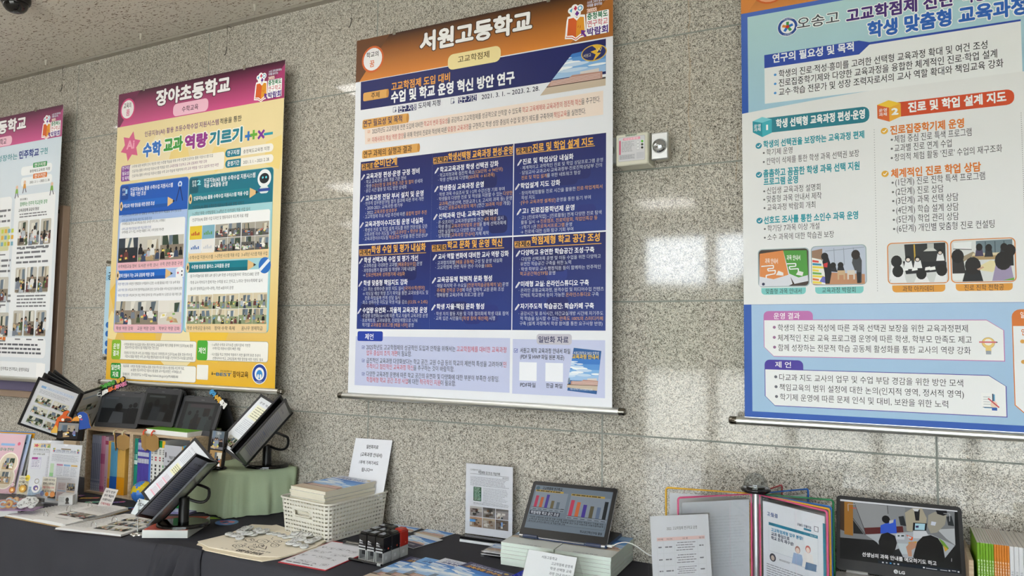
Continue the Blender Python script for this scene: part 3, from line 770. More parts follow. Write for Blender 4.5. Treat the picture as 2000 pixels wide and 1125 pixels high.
BL = [(92, 269, 318, '· 학교 교육과정 과목 개설 기준 정비'), (92, 293, 410, '· 학생 {수강신청 및 과목 변경 기준 및 절차} 상세화'), (90, 317, 322, '· 공강 시간 활용 및 지도 방안 상세화'),
      (88, 388, 415, '· 민주적 업무분장TF팀 협의 결과에 따른 부서 개편'), (95, 412, 300, '- 2020-2021: 교육과정·평가부'), (95, 437, 268, '- 2022: {교육과정·방과후부}'), (85, 461, 432, '· 고교학점제 주요 사업 추진에 따른 {융합적 업무 추진}'),
      (85, 534, 436, '· 학생의 진로 및 학업 설계 지도를 위한 전문성을 갖춘'), (90, 557, 425, '교육과정 이수 지도팀 구성{(교과부장 + 학년부 중심)}'), (83, 581, 438, '· 교육과정이수지도팀 {핵심교원} 구성을 통한 전문성UP'),
      (495, 233, 850, '· 학교지정과목 점진적 축소{(126단위 → 94단위)}'), (495, 258, 805, '· 학생 선택과목 다양화{(50과목 → 61과목)}'),
      (492, 338, 860, '· 학생 과목 수요조사 및 1·2차 수강신청 기회 부여'), (490, 363, 903, '· 학생들의 다양한 진로 및 적성을 지원할 수 있는 {다양한}'), (500, 389, 900, '{교과목}(진로선택, 전문교과 I, II, 고시외 과목 등) 운영'), (490, 414, 892, '· 학교간 {공동교육과정의 메카} (연간 {20과목 이상} 개설)'),
      (487, 491, 852, '· 온·오프라인 교육과정설명회 연간 {4회 이상} 실시'), (487, 516, 867, '· 학생 중심 {교육과정박람회 운영}을 통해 선택과목에'), (497, 541, 740, '대한 실질적이고 다양한 정보 제공'), (487, 565, 773, '· 입학생별 {[교육과정 안내서]} 자체 제작'),
      (948, 192, 1400, '· 체계적이고 과학적인 진로 및 학업 상담프로그램 운영'), (945, 219, 1395, '· 담임교사·교과교사·교육과정부·진로진학상담부 간의'), (952, 246, 1275, '{진로 및 학업 설계}를 위한 네트워크 형성'),
      (943, 331, 1397, '· 창의적체험활동 진로 시간을 활용한 {진로·학업계획서}'), (952, 356, 1028, '작성 지도'), (943, 382, 1333, '· {[우수 교육과정 설계상]} 운영을 통한 동기 부여'),
      (943, 465, 1392, '· 고1 [진로와직업] - [진로활동] 연계 다양한 진로 탐색'), (950, 491, 1370, '활동 실시 → {진로캠프, 진로박람회, 직업인특강 등}'), (943, 518, 1230, '· 1학기 1권 {진로독서프로그램} 운영'), (948, 543, 1237, '→ 진로에 대한 심화 탐구 기회 부여'),
      (78, 729, 406, '· 교과특성을 극대화한 교과별 {[배움중심수업]} 운영'), (78, 755, 370, '· 과정중심평가 활성화 및 학생부 기재 내실화'), (82, 780, 312, '→ {진로선택과목 성취평가제 내실화}'),
      (75, 857, 420, '· 고1 최소 성취수준 보장 지도 실시 {[국어/수학/영어]}'), (80, 882, 440, '→ 미도달 예상 학생 조기 파악을 통한 교과보충지도 및'), (92, 906, 285, '진로·학업설계 연계 상담 실시'), (72, 930, 437, '· 최소 성취수준 미도달 학생 비율 감소 {(13.5% → 2.4%)}'),
      (72, 1003, 437, '· 수업량 유연화(16+1)에 따른 학교 자율적 교육과정 운영'), (70, 1028, 380, '· 프로젝트형, 교과보충형, 진로탐색형으로 나눠'), (78, 1053, 360, '학기말 {교과융합 프로그램 [배움 너머]} 운영'),
      (482, 713, 848, '· 교과협의회별 {[배움 공동체]} 구성 및 운영 내실화'), (480, 738, 792, '· 고교학점제 관련 직무 연수 이수율 {100%}'),
      (480, 839, 880, '· 매달 마지막 주 수요일 {[전문적학습공동체의 날]} 운영'), (488, 864, 855, '{주제별 전학공 구성}에 따른 협력적 교원 문화 조성'), (478, 890, 743, '· 행복동행 교육3주체 프로그램 운영'),
      (475, 992, 880, '· 학생 자치 활동 지원 및 각종 협의회에 학생 대표 참여'), (473, 1017, 807, '· 교복 입은 시민들의 {[학생 참여 예산제]} 시행'),
      (942, 693, 1388, '· 다양한 선택과목 운영 및 이동 수업을 위한 다양하고'), (947, 719, 1225, '유연한 학습공간 구축을 위한 노력'), (940, 748, 1388, '· 학생·학부모·교사·행정직원 등이 함께하는 민주적인'), (945, 773, 1138, '{학교공간혁신TF팀} 운영'),
      (938, 864, 1405, '· 온라인 공동교육과정, 원격수업 및 미디어수업 컨텐츠'), (948, 891, 1377, '언택트 학교행사 등이 가능한 {온라인스튜디오} 구축'),
      (937, 991, 1402, '· 공강시간 및 휴식시간, 야간교실개방 시간에 자기주도'), (945, 1018, 1400, '적 학습을 실시할 수 있는 {만족도 100%의 스터디카페}'), (943, 1045, 1398, '구축 (설계 과정에서 학생 참여를 통한 요구사항 반영)')]
for x0, y, x1, s in BL: Z.text(s, x0, y, x1, 22, 'c9cee0', -.002, acc='d9a066')
Z = p.z(660, 630, 3.571)
Z.rect(125, 95, 1197, 490, 'c3c9e6', 1); Z.rect(1220, 115, 1863, 528, 'c3c9e6', 1)
Z.rowrect(138, 60, 314, 68, '2a43a5', 2, .008); Z.text('제언', 190, 97, 248, 42, 'f0f2f8', .015)
Z.rowrect(1387, 78, 1632, 74, 'c2bfcb', 2, .012); Z.text('일반화 자료', 1400, 117, 1608, 46, '2a2f5c', .018)
for y, s, x1, l2, x2 in ((170, '2025학년도 고교학점제의 성공적인 도입과 안착을 위해서는 {고교학점제를 대비한 교육과정}', 1175, '{업무 중심의 조직 개편}이 필요함.', 515),
                         (263, '급진적인 교육과정 다양화보다는 학교 공간, 교원 수급 등의 학교의 제반적 특성을 고려하여 {민}', 1175, '{주적이고 점진적인 교육과정 혁신}을 추구하는 것이 바람직함.', 812),
                         (356, '다양한 교육과정 운영에 따른 학교 공간의 유연화 및 다양화에 대한 부분이 부족한 상황임.', 1125, '{학점제형 학교 공간 조성 사업}에 대한 {적극적인 지원}이 필요함.', 823)):
    Z.text(s, 200, y, x1, 37, '26263a', .006, acc='c8404a'); Z.text(l2, 200, y + 40, x2, 37, '26263a', .006, acc='c8404a')
    u, v = Z.uv(177, y + 2); check(p, u, v, .0065, '3a4aa0')
u, v = Z.uv(1241, 195); check(p, u, v, .0075, '3a4aa0')
Z.text('서원고 제작 교육과정 안내서 파일', 1272, 193, 1620, 36, '26263a', .012); Z.text('(PDF 및 HWP 파일 원본 제공)', 1273, 236, 1578, 34, '26263a', .012)
Z.rect(1266, 275, 1386, 408, 'eef0f6', 2); Z.rect(1448, 280, 1570, 415, 'eef0f6', 2)
Z.text('PDF파일', 1273, 432, 1378, 33, '26263a', .012); Z.text('한글 파일', 1453, 438, 1565, 33, '26263a', .012)
q = [Z.uv(1600, 474), Z.uv(1805, 500), Z.uv(1838, 198), Z.uv(1645, 176)]
p.upoly(q, '2f5f9a', 2); q2 = [Z.uv(1597, 452), Z.uv(1808, 476), Z.uv(1830, 258), Z.uv(1633, 250)]
skyhouse(p, q2, 2.3, .3)
Z.text('서원고등학교 2023 입학생', 1645, 211, 1820, 22, 'e6ecf6', .006, 5); Z.text('교육과정 안내서', 1636, 236, 1818, 30, 'e8c23a', .03, 5)
Z.text('서원고등학교 교육과정발전위원회', 1618, 462, 1775, 16, 'e6ecf6', 0, 5)
finish(t, b_, xl, xr, zt, zb)

# banner: elementary school, yellow (second from the left)
a, c = corner(232.5, 185), corner(547, 440); xl, xr = a.x, c.x
zt, zb = a.z, corner(540, 760).z
t, b_, sh, p, w_, h_ = banner('yellow banner with pink header and mathematics panels, left of the navy one', xl, xr, zt, zb, 'ecd9a4')
Z = p.z(210, 110, 3.214); Y = p.z(200, 430, 3.214)
rnd = random.Random(5)
p.ugrad(0, 0, w_, h_ * .45, 'e9b52c', 'ecd9a4', .8)
for i in range(14):
    x, y, s = rnd.uniform(0, w_), rnd.uniform(.02, h_ * .8), rnd.uniform(.06, .16)
    pts = [(min(max(x + s * math.cos(k * 1.25 + i), 0), w_), min(max(y + s * math.sin(k * 1.25 + i), 0), h_)) for k in range(5)]
    p.upoly(pts, rnd.choice(['f0e0b0', 'f0c548', 'ecc35a', 'f3dfa0'] if y < h_ * .5 else ['f0e2b8', 'eed588', 'efe0b6']), .9 + i * .02)
hh = h_ - Z.uv(62, 448)[1]
header(p, w_, h_, hh, '3d1a2c', 'd2528a', '70284c', 'a83a6c')
u, v = Z.uv(127, 333); p.uell(u, v, .062, .062, 'd2417c', 2); p.uell(u, v, .052, .052, 'efe9ea', 3)
Z.text('교육의', 103, 313, 149, 34, '2a2522'); Z.text('품', 118, 355, 140, 40, 'd2417c', .01)
Z.text('장야초등학교', 308, 264, 768, 96, 'f4f2f3', .045, 5, outline='4a2236', ow=.045)
u0, v0 = Z.uv(412, 341); u1 = Z.col_u(633, v0, 300); p.urect(u0, v0 - .034, u1, v0 + .034, 'f3bfd2', 2, .026); Z.text('수학교육', 468, 333, 570, 36, '57263c')
logo(p, w_ - .125, h_ - .115, .115)
Z.text('{인공지능(AI) 활용 초등수학수업 지원시스템} 적용을 통한', 235, 489, 842, 34, '2c2c34', .012, acc='70387a')
for s, x0, y, x1, cc in (('수학', 226, 590, 336, '2f72c4'), ('교과', 357, 560, 471, '3a9a3c'), ('역량', 489, 541, 625, '96318c'), ('기르기', 645, 518, 845, '1f7f92')):
    Z.text(s, x0, y, x1, 86, cc, .055, 6, outline='f6f3ea', ow=.07)
u, v = Z.uv(145, 565)
st = []
for k in range(12): r = (.085, .05)[k % 2]; st.append((u + r * math.cos(k * PI / 6 + .3), v + r * 1.0 * math.sin(k * PI / 6 + .3)))
p.upoly(st, 'd9628c', 2); p.utext('Ai', u - .032, u + .03, v + .012, .06, 'f0a2bc', .04, 3)
for x, y, cc in ((885, 500, '2f72c4'), (918, 492, '6ab03c')):
    u, v = Z.uv(x, y); p.urect(u - .024, v - .007, u + .024, v + .007, cc, 3); p.urect(u - .007, v - .024, u + .007, v + .024, cc, 3.2)
u, v = Z.uv(965, 490); p.uline([(u - .02, v - .02), (u + .02, v + .02)], .013, '7c2f9c', 3); p.uline([(u - .02, v + .02), (u + .02, v - .02)], .013, '7c2f9c', 3.2)
u, v = Z.uv(1010, 485); p.urect(u - .03, v - .007, u + .03, v + .006, '2f9cb0', 3)
u0, v0, u1, v1 = Z.rowrect(88, 690, 735, 98, '8a4a9c', 2, .012)
us = Z.col_u(140, v1, 680); p.urect(us, v0, u1, v1, 'f3eee4', 2.4, .012)
for s, y in (('연구의', 704), ('필요성', 737), ('및 목적', 768)): Z.text(s, 93, y, 134, 24, 'f4eef6', .015)
for s, y, x1 in (('· 수학에 대한 부정적 인식 개선과 개인 수준별 학습을 위해 수학 수업에 인공지능 활용 지원시스템 도입', 694, 662), ('· 인공지능 활용 수학수업 지원시스템 적용을 위한 {교육환경을 조성하고 교육 공동체의 역량 강화}', 723, 625), ('· 인공지능 활용 수학수업 지원시스템을 수학 교수·학습에 적용하여 {수학 교과 역량을 기르고 일반화 방안 마련}', 752, 697)):
    Z.text(s, 150, y, x1, 19, '4a4650', .004, acc='7a2f6c')
for y, s, d in ((587, '연구지정', '충청북도교육청 지정'), (653, '운영기간', '2021. 3. 1. ~ 2023. 2. 28.')):
    u0, v0, u1, v1 = Z.rowrect(740, y, 1043, 50, '197a90', 2, .02); us = Z.col_u(838, v1, y - 10); p.urect(us, v0, u1, v1, 'f3efe6', 2.4, .02, 'bc')
    Z.text(s, 753, y + 22, 828, 30, 'f2f6f7', .02); Z.text(d, 853, y + 12, 1017, 25, '36363c', .006)
def panel(z0, z1, head, hcol, bcol, edge):
    (u0, v1), (u1, v0) = z0, z1
    p.urect(u0 - .003, v0 - .004, u1 + .003, v1 + .003, edge, 1.6, .02); p.urect(u0, v0, u1, v1, bcol, 1.8, .018); p.urect(u0, v1 - head, u1, v1, hcol, 2, .018, 'cd')
    return u0, v0, u1, v1
L_ = panel(Z.uv(82, 810), Y.uv(502, 705), .17, '1c5cbc', 'a9c2ea', '7f9fd4')
R_ = panel(Z.uv(515, 762), Y.uv(1040, 703), .17, '187388', 'a3d2da', '6fb3bd')
for (u0, v0, u1, v1), dk in ((L_, '164a9c'), (R_, '115a6c')):
    p.urect(u0 + .006, v1 - .085, u0 + .07, v1 - .008, dk, 2.4, .01)
Z.text('운영', 94, 838, 112, 18, 'e6eef8', .01); Z.text('과제', 94, 868, 112, 18, 'e6eef8', .01); Z.text('1', 116, 848, 123, 34, '9fd0f4', .04)
Z.text('운영', 532, 790, 557, 20, 'e6f4f6', .01); Z.text('과제', 532, 812, 557, 20, 'e6f4f6', .01); Z.text('2', 564, 792, 585, 38, '8fe0ea', .04)
Z.text('인공지능(AI) 활용 수학수업 지원시스템', 145, 838, 410, 27, 'f2f5fa', .02); Z.text('적용 기반 조성', 145, 868, 240, 27, 'f2f5fa', .02)
Z.text('인공지능(AI) 활용 수학수업 지원시스템', 607, 782, 928, 30, 'f2f5fa', .02); Z.text('적용 교육활동 운영', 607, 814, 753, 28, 'f2f5fa', .02)
u, v = Z.uv(455, 825); p.uell(u, v + .02, .016, .016, 'cfe0f6', 3); p.uell(u, v + .02, .007, .007, '1c5cbc', 4); p.uline([(u, v + .01), (u - .025, v - .07)], .007, '16306c', 3); p.uline([(u, v + .01), (u + .025, v - .07)], .007, '16306c', 3)
u, v = Z.uv(985, 765); p.uell(u, v, .045, .045, 'eef2f4', 3); p.uell(u, v, .032, .026, '23282e', 4); p.uell(u - .01, v + .004, .006, .006, '6ae0f0', 5, 10); p.uell(u + .012, v + .004, .006, .006, '6ae0f0', 5, 10); p.urect(u - .03, v - .075, u + .03, v - .04, 'dfe5e8', 2.8, .015); p.urect(u - .04, v - .065, u + .04, v - .05, '2f4f9c', 3)
def ribbon(z, x0, y, x1, tx0, ty, tx1, s, col, dk):
    u0, v = z.uv(x0, y); u1 = z.col_u(x1, v, y); hh = .026
    p.urect(u0, v - hh, u1, v + hh, col, 3, .004); p.urect(u0, v - hh, u1, v - hh * .3, dk, 3.2); p.uell(u0 + .004, v, .012, hh, 'e9c890', 3.4); p.uell(u0 + .004, v, .005, hh * .45, '2a2a2a', 3.6)
    p.upoly([(u1, v - hh), (u1 + .042, v - hh * .3), (u1 + .042, v + hh * .3), (u1, v + hh)], 'e2bd86', 3); p.upoly([(u1 + .04, v - hh * .3), (u1 + .058, v), (u1 + .04, v + hh * .3)], '2c2c30', 3)
    z.text(s, tx0, ty, tx1, 25, 'f4f7fb', .02, 5)
u0, v0, u1, v1 = L_
a = Y.uv(100, 310)[1]
p.urect(u0 + .012, a - .005, u1 - .012, v1 - .21, 'f1f2f4', 2.2, .012); p.urect(u0 + .012, v0 + .012, u1 - .012, Y.uv(100, 372)[1], 'f1f2f4', 2.2, .012)
ribbon(Z, 84, 943, 378, 93, 942, 295, '수학교과 역량 향상을 위한 환경 조성', '1f6ac8', '1a57ab')
ribbon(Y, 94, 348, 396, 105, 349, 327, '함께 만들어 가는 교육 공동체 역량 강화', '1f6ac8', '1a57ab')
u0, v0, u1, v1 = R_
p.urect(u0 + .012, Y.uv(560, 240)[1], u1 - .012, v1 - .205, 'f1f3f3', 2.2, .012); p.urect(u0 + .012, v0 + .012, u1 - .012, Y.uv(560, 325)[1], 'f1f3f3', 2.2, .012)
ribbon(Z, 518, 897, 893, 542, 893, 883, '인공지능(AI) 활용 수학수업 지원시스템 적용 수업', '1a7f90', '146a7a')
ribbon(Y, 533, 299, 912, 560, 294, 798, '수준별·맞춤형 플러스 교육활동 운영', '1a7f90', '146a7a')
for s, y, x1 in (('{· 교육과정 편제} 수학 교과 시수 증배 및 수학 학습 관련 창의적 체험활동 영역 편성·운영', 1000, 463), ('{· 수학 교과 역량 향상을 위한 학교 환경 조성}', 1033, 278), ('  수학체험교실 정비, AI 미래교실 완공, 도서관 수학 코너, 수학배너', 1053, 362), ('{· 수학 교과 역량 향상을 위한 학급 환경 조성}', 1086, 273), ('  수학체험 교구 구입, 우리반 태블릿 구비, 수학 환경 게시판', 1106, 355)):
    Z.text(s, 86, y, x1, 18, '3a3a44', .004, acc='1f4f9c')
for s, y, x1 in (('· 인공지능(AI) 활용 수학수업 지원시스템 사용 방법 익히기', 951, 855), ('· 1~2학년 똑똑! 수학탐험대, 3~6학년 칸 아카데미 적용 수업 실시', 990, 895), ('· 인공지능(AI) 활용 수업 디자인 및 행동자료와 피드백 자료 개발', 1028, 885)):
    Z.text(s, 527, y, x1, 22, '3a3a44', .004)
for s, y, x1 in (('{· 학생 역량 강화} 수학친구 멘토링과 수학클리닉 운영, 시스템 활용을 위한 기초 능력 확보', 402, 488), ('{· 교원 역량 강화} 수학교육 주제 전문적학습공동체 운영, 인공지능 활용 수학수업 탐구공동체 운영', 439, 498), ('{· 학부모 역량 강화} 수학교육 인식 개선, 학부모 동아리 및 수학나눔축제 부스 운영으로 자원 역량 강화', 473, 497)):
    Y.text(s, 94, y, x1, 18, '3a3a44', .004, acc='1f4f9c')
for s, y, x1 in (("· 탐구수학놀이로 재미 UP! 생각 UP! 학생 수학공감동아리 '큐브(CUBE)' 운영", 352, 983), ("· 학생·교사·학부모가 함께 하는 수학을 보고, 만지고, 느끼다! '장야수학축제' 실시", 392, 1005), ('· 꿈나무 영재학급(수학+과학), 학생 AI동아리 운영', 431, 822)):
    Y.text(s, 546, y, x1, 21, '3a3a44', .004)
cap = [((105, 117, 219, 262), '수학체험교실 정비', 'edbcc6'), ((228, 107, 357, 255), '도서관 수학 코너', 'edbcc6'), ((366, 98, 507, 243), '수학 관련 환경 구성', 'edbcc6'),
       ((85, 510, 205, 655), '학생 역량 강화', 'edbcc6'), ((212, 507, 347, 655), '교원 역량 강화', 'edbcc6'), ((356, 505, 493, 655), '학부모 역량 강화', 'edbcc6'),
       ((551, 40, 700, 202), '수학수업 지원시스템', 'ecd0a0'), ((711, 28, 866, 190), '1~2학년 시스템 적용 수업', 'ecd0a0'), ((877, 17, 1042, 180), '3~6학년 시스템 적용 수업', 'ecd0a0'),
       ((537, 470, 685, 652), '학생 수학공감 동아리', 'ecd0a0'), ((695, 464, 851, 652), '장야 수학 축제', 'ecd0a0'), ((861, 458, 1029, 652), '꿈나무 영재학급', 'ecd0a0')]
for k, ((x0, y0, x1, y1), s, cc) in enumerate(cap):
    (u0, v1), (u1, v0) = Y.uv(x0, y0), Y.uv(x1, y1)
    p.urect(u0 - .004, v0 - .042, u1 + .004, v0 + .01, cc, 3, .006)
    kw = dict(people=5, desks=3)
    if k == 0: kw.update(bgc=('3a4450', '2a3038'), people=1, desks=0)
    if k == 5: kw.update(bgc=('e6e2da', 'd8d2c8'), people=0, desks=4)
    if k in (6, 7, 8, 9, 10, 11):
        um, vm = (u0 + u1) / 2, (v0 + v1) / 2
        pal = ('d9cdb0', '8f9a78') if k > 8 else ('aaa59a', '5c5a58')
        for n, (a, b2, c2, d) in enumerate(((u0, v0, um - .001, vm - .001), (um + .001, v0, u1, vm - .001), (u0, vm + .001, um - .001, v1), (um + .001, vm + .001, u1, v1))):
            if k == 6:
                p.urect(a, b2, c2, d, ('dfe3ea', 'eae7e2', 'e8c93a', '7fb0c4')[n], 3.2)
                for i in range(5): p.urect(a + (c2 - a) * (.15 + .14 * i), b2 + (d - b2) * .3, a + (c2 - a) * (.24 + .14 * i), b2 + (d - b2) * (.45 + .07 * (i % 3)), ('3f6fb0', 'c9cdd4', 'c0392b', '5f9a4c')[n], 4)
            else: p.uphoto(a, b2, c2, d, k * 7 + n, pal, people=3, lay=3.2)
    else:
        p.uphoto(u0, v0, u1, v1, k + 20, lay=3.2, **kw)
    n = len(s) * .0088
    p.utext(s, (u0 + u1) / 2 - min(n, (u1 - u0) * .47), (u0 + u1) / 2 + min(n, (u1 - u0) * .47), v0 - .021, .02, '3c3036', .002, 5)
u, v = Y.uv(487, 330); p.upoly([(u - .03, v - .02), (u - .004, v - .036), (u + .03, v - .02), (u + .03, v + .02), (u + .004, v + .034), (u - .03, v + .02)], 'f2f3f6', 3); p.uell(u - .014, v, .006, .006, 'c83a5a', 4, 10); p.uell(u + .016, v + .008, .005, .005, '2a2a44', 4, 10); p.uell(u + .016, v - .012, .005, .005, '2a2a44', 4, 10)
u, v = Y.uv(1020, 283); p.uell(u, v, .04, .04, '2f72c4', 3); p.upoly([(u - .036, v - .016), (u + .022, v + .033), (u + .034, v + .02), (u - .026, v - .03)], 'e8eef6', 4)
for x0, y0, x1, y1, hx, s, cc in ((62, 750, 588, 882, 118, ('운영', '결과'), '8cba35'), (597, 754, 1040, 888, 662, ('제언',), '4fae3e'), (55, 895, 588, 1000, 117, ('일반화', '자료'), '2f9a3c')):
    (u0, v1), (u1, v0) = Y.uv(x0, y0), Y.uv(x1, y1); v0 = min(v0, Y.uv(x0, y0 + (y1 - y0) * .93)[1] + .0)
    p.urect(u0, v0, u1, v1, '9a9a90', 2, .014); p.urect(u0 + .002, v0 + .002, u1 - .002, v1 - .002, 'f4f2ea', 2.3, .013); us = Y.uv(hx, y0 + 40)[0]; p.urect(u0, v0, us, v1, cc, 2.6, .013)
    for i, q in enumerate(s):
        vv = (v0 + v1) / 2 + (.019 if len(s) > 1 else 0) - i * .038
        p.utext(q, (u0 + us) / 2 - .0125 * len(q), (u0 + us) / 2 + .0125 * len(q), vv, .03, 'f6faf0', .025, 5)
for s, x0, y, x1 in (('· 수학에 재미와 자신감을 더하는 환경 마련과 교육공동체 역량 강화를 통하여 인공지능(AI) 활용', 134, 779, 570), ('초등수학수업 지원시스템 적용을 위한 기반 조성', 143, 798, 353), ('· 학생의 자기주도적 수학 교과 역량을 기르는데 기여하였으며 인공지능(AI) 활용 초등수학수업', 134, 832, 563), ('지원시스템을 적용한 수학 교수·학습 행동자료와 피드백 자료를 구안하여 연구자료를 일반화함', 143, 854, 570),
                     ('· 1~6학년 수학과 국가수준 성취기준에 기반한', 683, 781, 930), ('수학수업 지원시스템의 빠른 개발', 693, 804, 868), ('· 시스템을 학교 현장에 적용하기 위한 물리적 환경 조성이', 681, 841, 993), ('선행되어야 하고, 교육공동체 역량 함양을 위한 지원도 필요', 693, 866, 1010),
                     ('자료목록   수학과 학년별 단원별 AI 활용 초등수학수업 지원시스템 행동·피드백 자료,', 130, 915, 515), ('AI 활용 초등수학수업 지원시스템 활용 교수·학습과정안, 수학배움노트', 180, 939, 498), ('탑재위치   장야초등학교 누리집 https://school.cbe.go.kr/jy/M/ABBEAB/', 130, 965, 478)):
    Y.text(s, x0, y, x1, 19, '33333a', .004)
Y.rect(595, 907, 663, 1003, 'f4f2ea', 2, .006)
Y.text('i-', 688, 960, 712, 26, '2c2a26', .02); Y.text('BEST', 716, 965, 810, 26, '1f6a9a', .02); Y.text('장야교육', 820, 966, 916, 40, '4a3016', .01); Y.text('즐거운 배움 행복한 나눔', 742, 946, 815, 11, '5a4a2c', 0)
u, v = Y.uv(987, 965); p.uell(u, v, .05, .05, 'f2f2ee', 3); p.uell(u, v, .046, .046, '27479c', 4); p.uell(u, v, .031, .031, 'f2f2ee', 5); p.uell(u, v - .003, .02, .022, '3f8fd0', 6); p.uell(u - .008, v - .012, .006, .011, 'f2f2ee', 7); p.uell(u + .008, v - .012, .006, .011, 'f2f2ee', 7)
p.utext('장야초등학교', u - .022, u + .022, v - .039, .011, 'e6e9f2', 0, 6)
finish(t, b_, xl, xr, zt, zb)

# banner: blue bordered (right, cut by the frame)
a, c = corner(1447, 20), corner(1455, 815); xl = (a.x + c.x) / 2; xr = xl + 1.238
zb = c.z; zt = zb + 1.60
t, b_, sh, p, w_, h_ = banner('blue bordered banner with teal and orange section headings, at the right edge', xl, xr, zt, zb, 'e7e8e8')
Z = p.z(1430, 0, 3.509)
hb = Z.uv(60, 97)[1]; hh = h_ - hb
header(p, w_, h_, hh, '3a2318', 'd98a45', 'd98a45', 'a9682c')
u, v = .1, hb + .085; p.uell(u, v, .066, .066, 'd0642c', 2); p.uell(u, v, .06, .06, 'e6a47e', 3); p.uell(u, v, .05, .05, 'eceaea', 3.3)
p.utext('학교의', u - .03, u + .03, v + .015, .03, '2a2522'); p.utext('꿈', u - .016, u + .016, v - .022, .034, 'd86a2c', .02)
p.utext('오송고등학교', .38, .86, hb + .13, .1, 'f4f3f2', .045); p.urect(.5, hb + .02, .74, hb + .07, 'efdda0', 2, .024); p.utext('고교학점제', .54, .7, hb + .045, .036, '5e4a1e')
logo(p, w_ - .125, h_ - .115, .115)
bd = Z.uv(105, 118)[0]
v780 = Z.uv(72, 780)[1]; vb = p.z(1430, 280, 3.509).uv(88, 1105)[1]
p.ugrad(0, v780, w_, hb, '2f5cb4', '4f6fc0', 1); p.urect(0, 0, w_, vb, '2b59b0', 1)
vt = Z.uv(105, 118)[1]
p.ugrad(bd, v780, w_ - bd, vt, 'a3c8dc', 'b4d6d8', 1.4)
# white body with a bowed top edge
P_ = [(0, vb), (w_, vb)] + [(w_ * (1 - i / 16), v780 + .03 * math.sin(PI * (1 - i / 16))) for i in range(17)]
p.upoly(P_, 'e7e8e8', 1.8)
u, v = Z.uv(380, 184); p.uell(u, v, .034, .034, 'eef0f2', 3); p.uell(u, v, .032, .032, '2f4f9a', 3.3); p.uell(u, v, .0235, .0235, 'eef0f2', 3.6)
for k, cc in enumerate(('3f9a4c', 'e0892f', '2f6fc4', '3f9a4c', '2f6fc4')): p.uline([(u, v), (u + .018 * math.cos(PI / 2 + k * 1.257), v + .018 * math.sin(PI / 2 + k * 1.257))], .009, cc, 4)
p.uell(u, v, .006, .006, 'c8322e', 5, 12)
p.utext('OSONG HIGH SCHOOL', u - .02, u + .02, v + .0275, .007, 'e9ecf2', 0, 5); p.utext('오송고등학교', u - .014, u + .014, v - .0275, .007, 'e9ecf2', 0, 5)
Z.text('오송고', 445, 163, 733, 82, '4b5158', .012, 6, outline='f4f6f6', ow=.06)
Z.text('고교학점제 전면', 785, 110, 1505, 92, '4c2f78', .04, 6, outline='f4f6f6', ow=.06)
Z.text('적용을 위한', 1570, -20, 2060, 92, '4c2f78', .04, 6, outline='f4f6f6', ow=.06)
Z.text('학생 맞춤형 교육과정', 932, 206, 2015, 108, '2f66bd', .045, 6, outline='f4f6f6', ow=.06)
(u0, v0), u1 = Z.uv(224, 712), Z.col_u(1980, Z.uv(222, 468)[1], 200)
vt = Z.uv(222, 378)[1]; vm = Z.uv(222, 468)[1]; ua = Z.col_u(868, vt, 268); ub = Z.col_u(940, vm + .04, 335)
p.urect(u0, v0, u1, vm + .03, 'eceeee', 2); p.upoly([(u0, vm), (u0, vt), (ua, vt), (ub, vm + .036), (u1, vm + .036), (u1, vm + .03), (ub, vm + .028), (ua, vm)], '3450ab', 2.4)
p.upoly([(u0, vm), (ua, vm), (ua, vt), (u0, vt)], '3450ab', 2.5)
Z.text('연구의 필요성 및 목적', 278, 402, 832, 60, 'f2f4f8', .03)
for s, y, x1 in (('학생의 진로·적성·흥미를 고려한 선택형 교육과정 확대 및 여건 조성', 507, 1748), ('진로집중학기제와 다양한 교육과정을 융합한 체계적인 진로·학업 설계', 569, 1815), ('교수·학습 전문가 및 성장 조력자로서의 교사 역할 확대와 책임교육 강화', 632, 1858)):
    Z.text(s, 320, y, x1, 53, '2b2b2e', .008); u, v = Z.uv(295, y + 6); p.uell(u, v, .0045, .0045, '4f94d4', 3, 12)
def cube(z, pts, cols, x1, ybar, hbar, bar, l1, l2, num, tx0, ty, tx1, title, th):
    u0, v1 = z.uv(pts[2][0] - 60, ybar); v0 = z.uv(pts[2][0] - 60, ybar + hbar)[1]; u1 = z.col_u(x1, (v0 + v1) / 2, ybar - 100); vm = (v0 + v1) / 2; hv = (v1 - v0) / 2
    p.urect(u0, vm - hv, u1, vm + hv, bar, 2, .02, 'bc')
    q = [z.uv(*k) for k in pts]
    p.upoly([q[0], q[1], q[6], q[5]], cols[0], 3); p.upoly([q[1], q[2], q[3], q[6]], cols[1], 3); p.upoly([q[0], q[4], q[2], q[1]], cols[2], 3.2)
    for (x, y, xx), s, h in zip(l1, ('운영', '과제'), (24, 24)): z.text(s, x, y, xx, h, 'f4f6f6', .01, 6)
    z.text(num, *l2, 'f2f6f6', .012 if num == '1' else .05, 6); z.text(title, tx0, ty, tx1, th, 'f4f6f6', .04, 6)
cube(Z, [(140, 832), (205, 842), (272, 818), (272, 910), (205, 802), (142, 908), (207, 940)], ('2a93a4', '45b3c2', '7fd0da'), 940, 812, 103, '2a7f90', ((150, 866, 195), (150, 891, 195)), (234, 872, 245, 48), '1', 302, 848, 908, '학생 선택형 교육과정 편성·운영', 60)
cube(Z, [(993, 720), (1075, 738), (1155, 708), (1157, 798), (1072, 687), (996, 812), (1078, 834)], ('dd6a35', 'efb13e', 'f3c93f'), 1933, 706, 100, 'd4502a', ((1006, 759, 1060), (1006, 787, 1060)), (1095, 764, 1135, 56), '2', 1208, 737, 1876, '진로 및 학업 설계 지도', 68)
def bul(z, x, y, cc): u, v = z.uv(x, y); p.uell(u, v, .0034, .0034, cc, 3, 10)
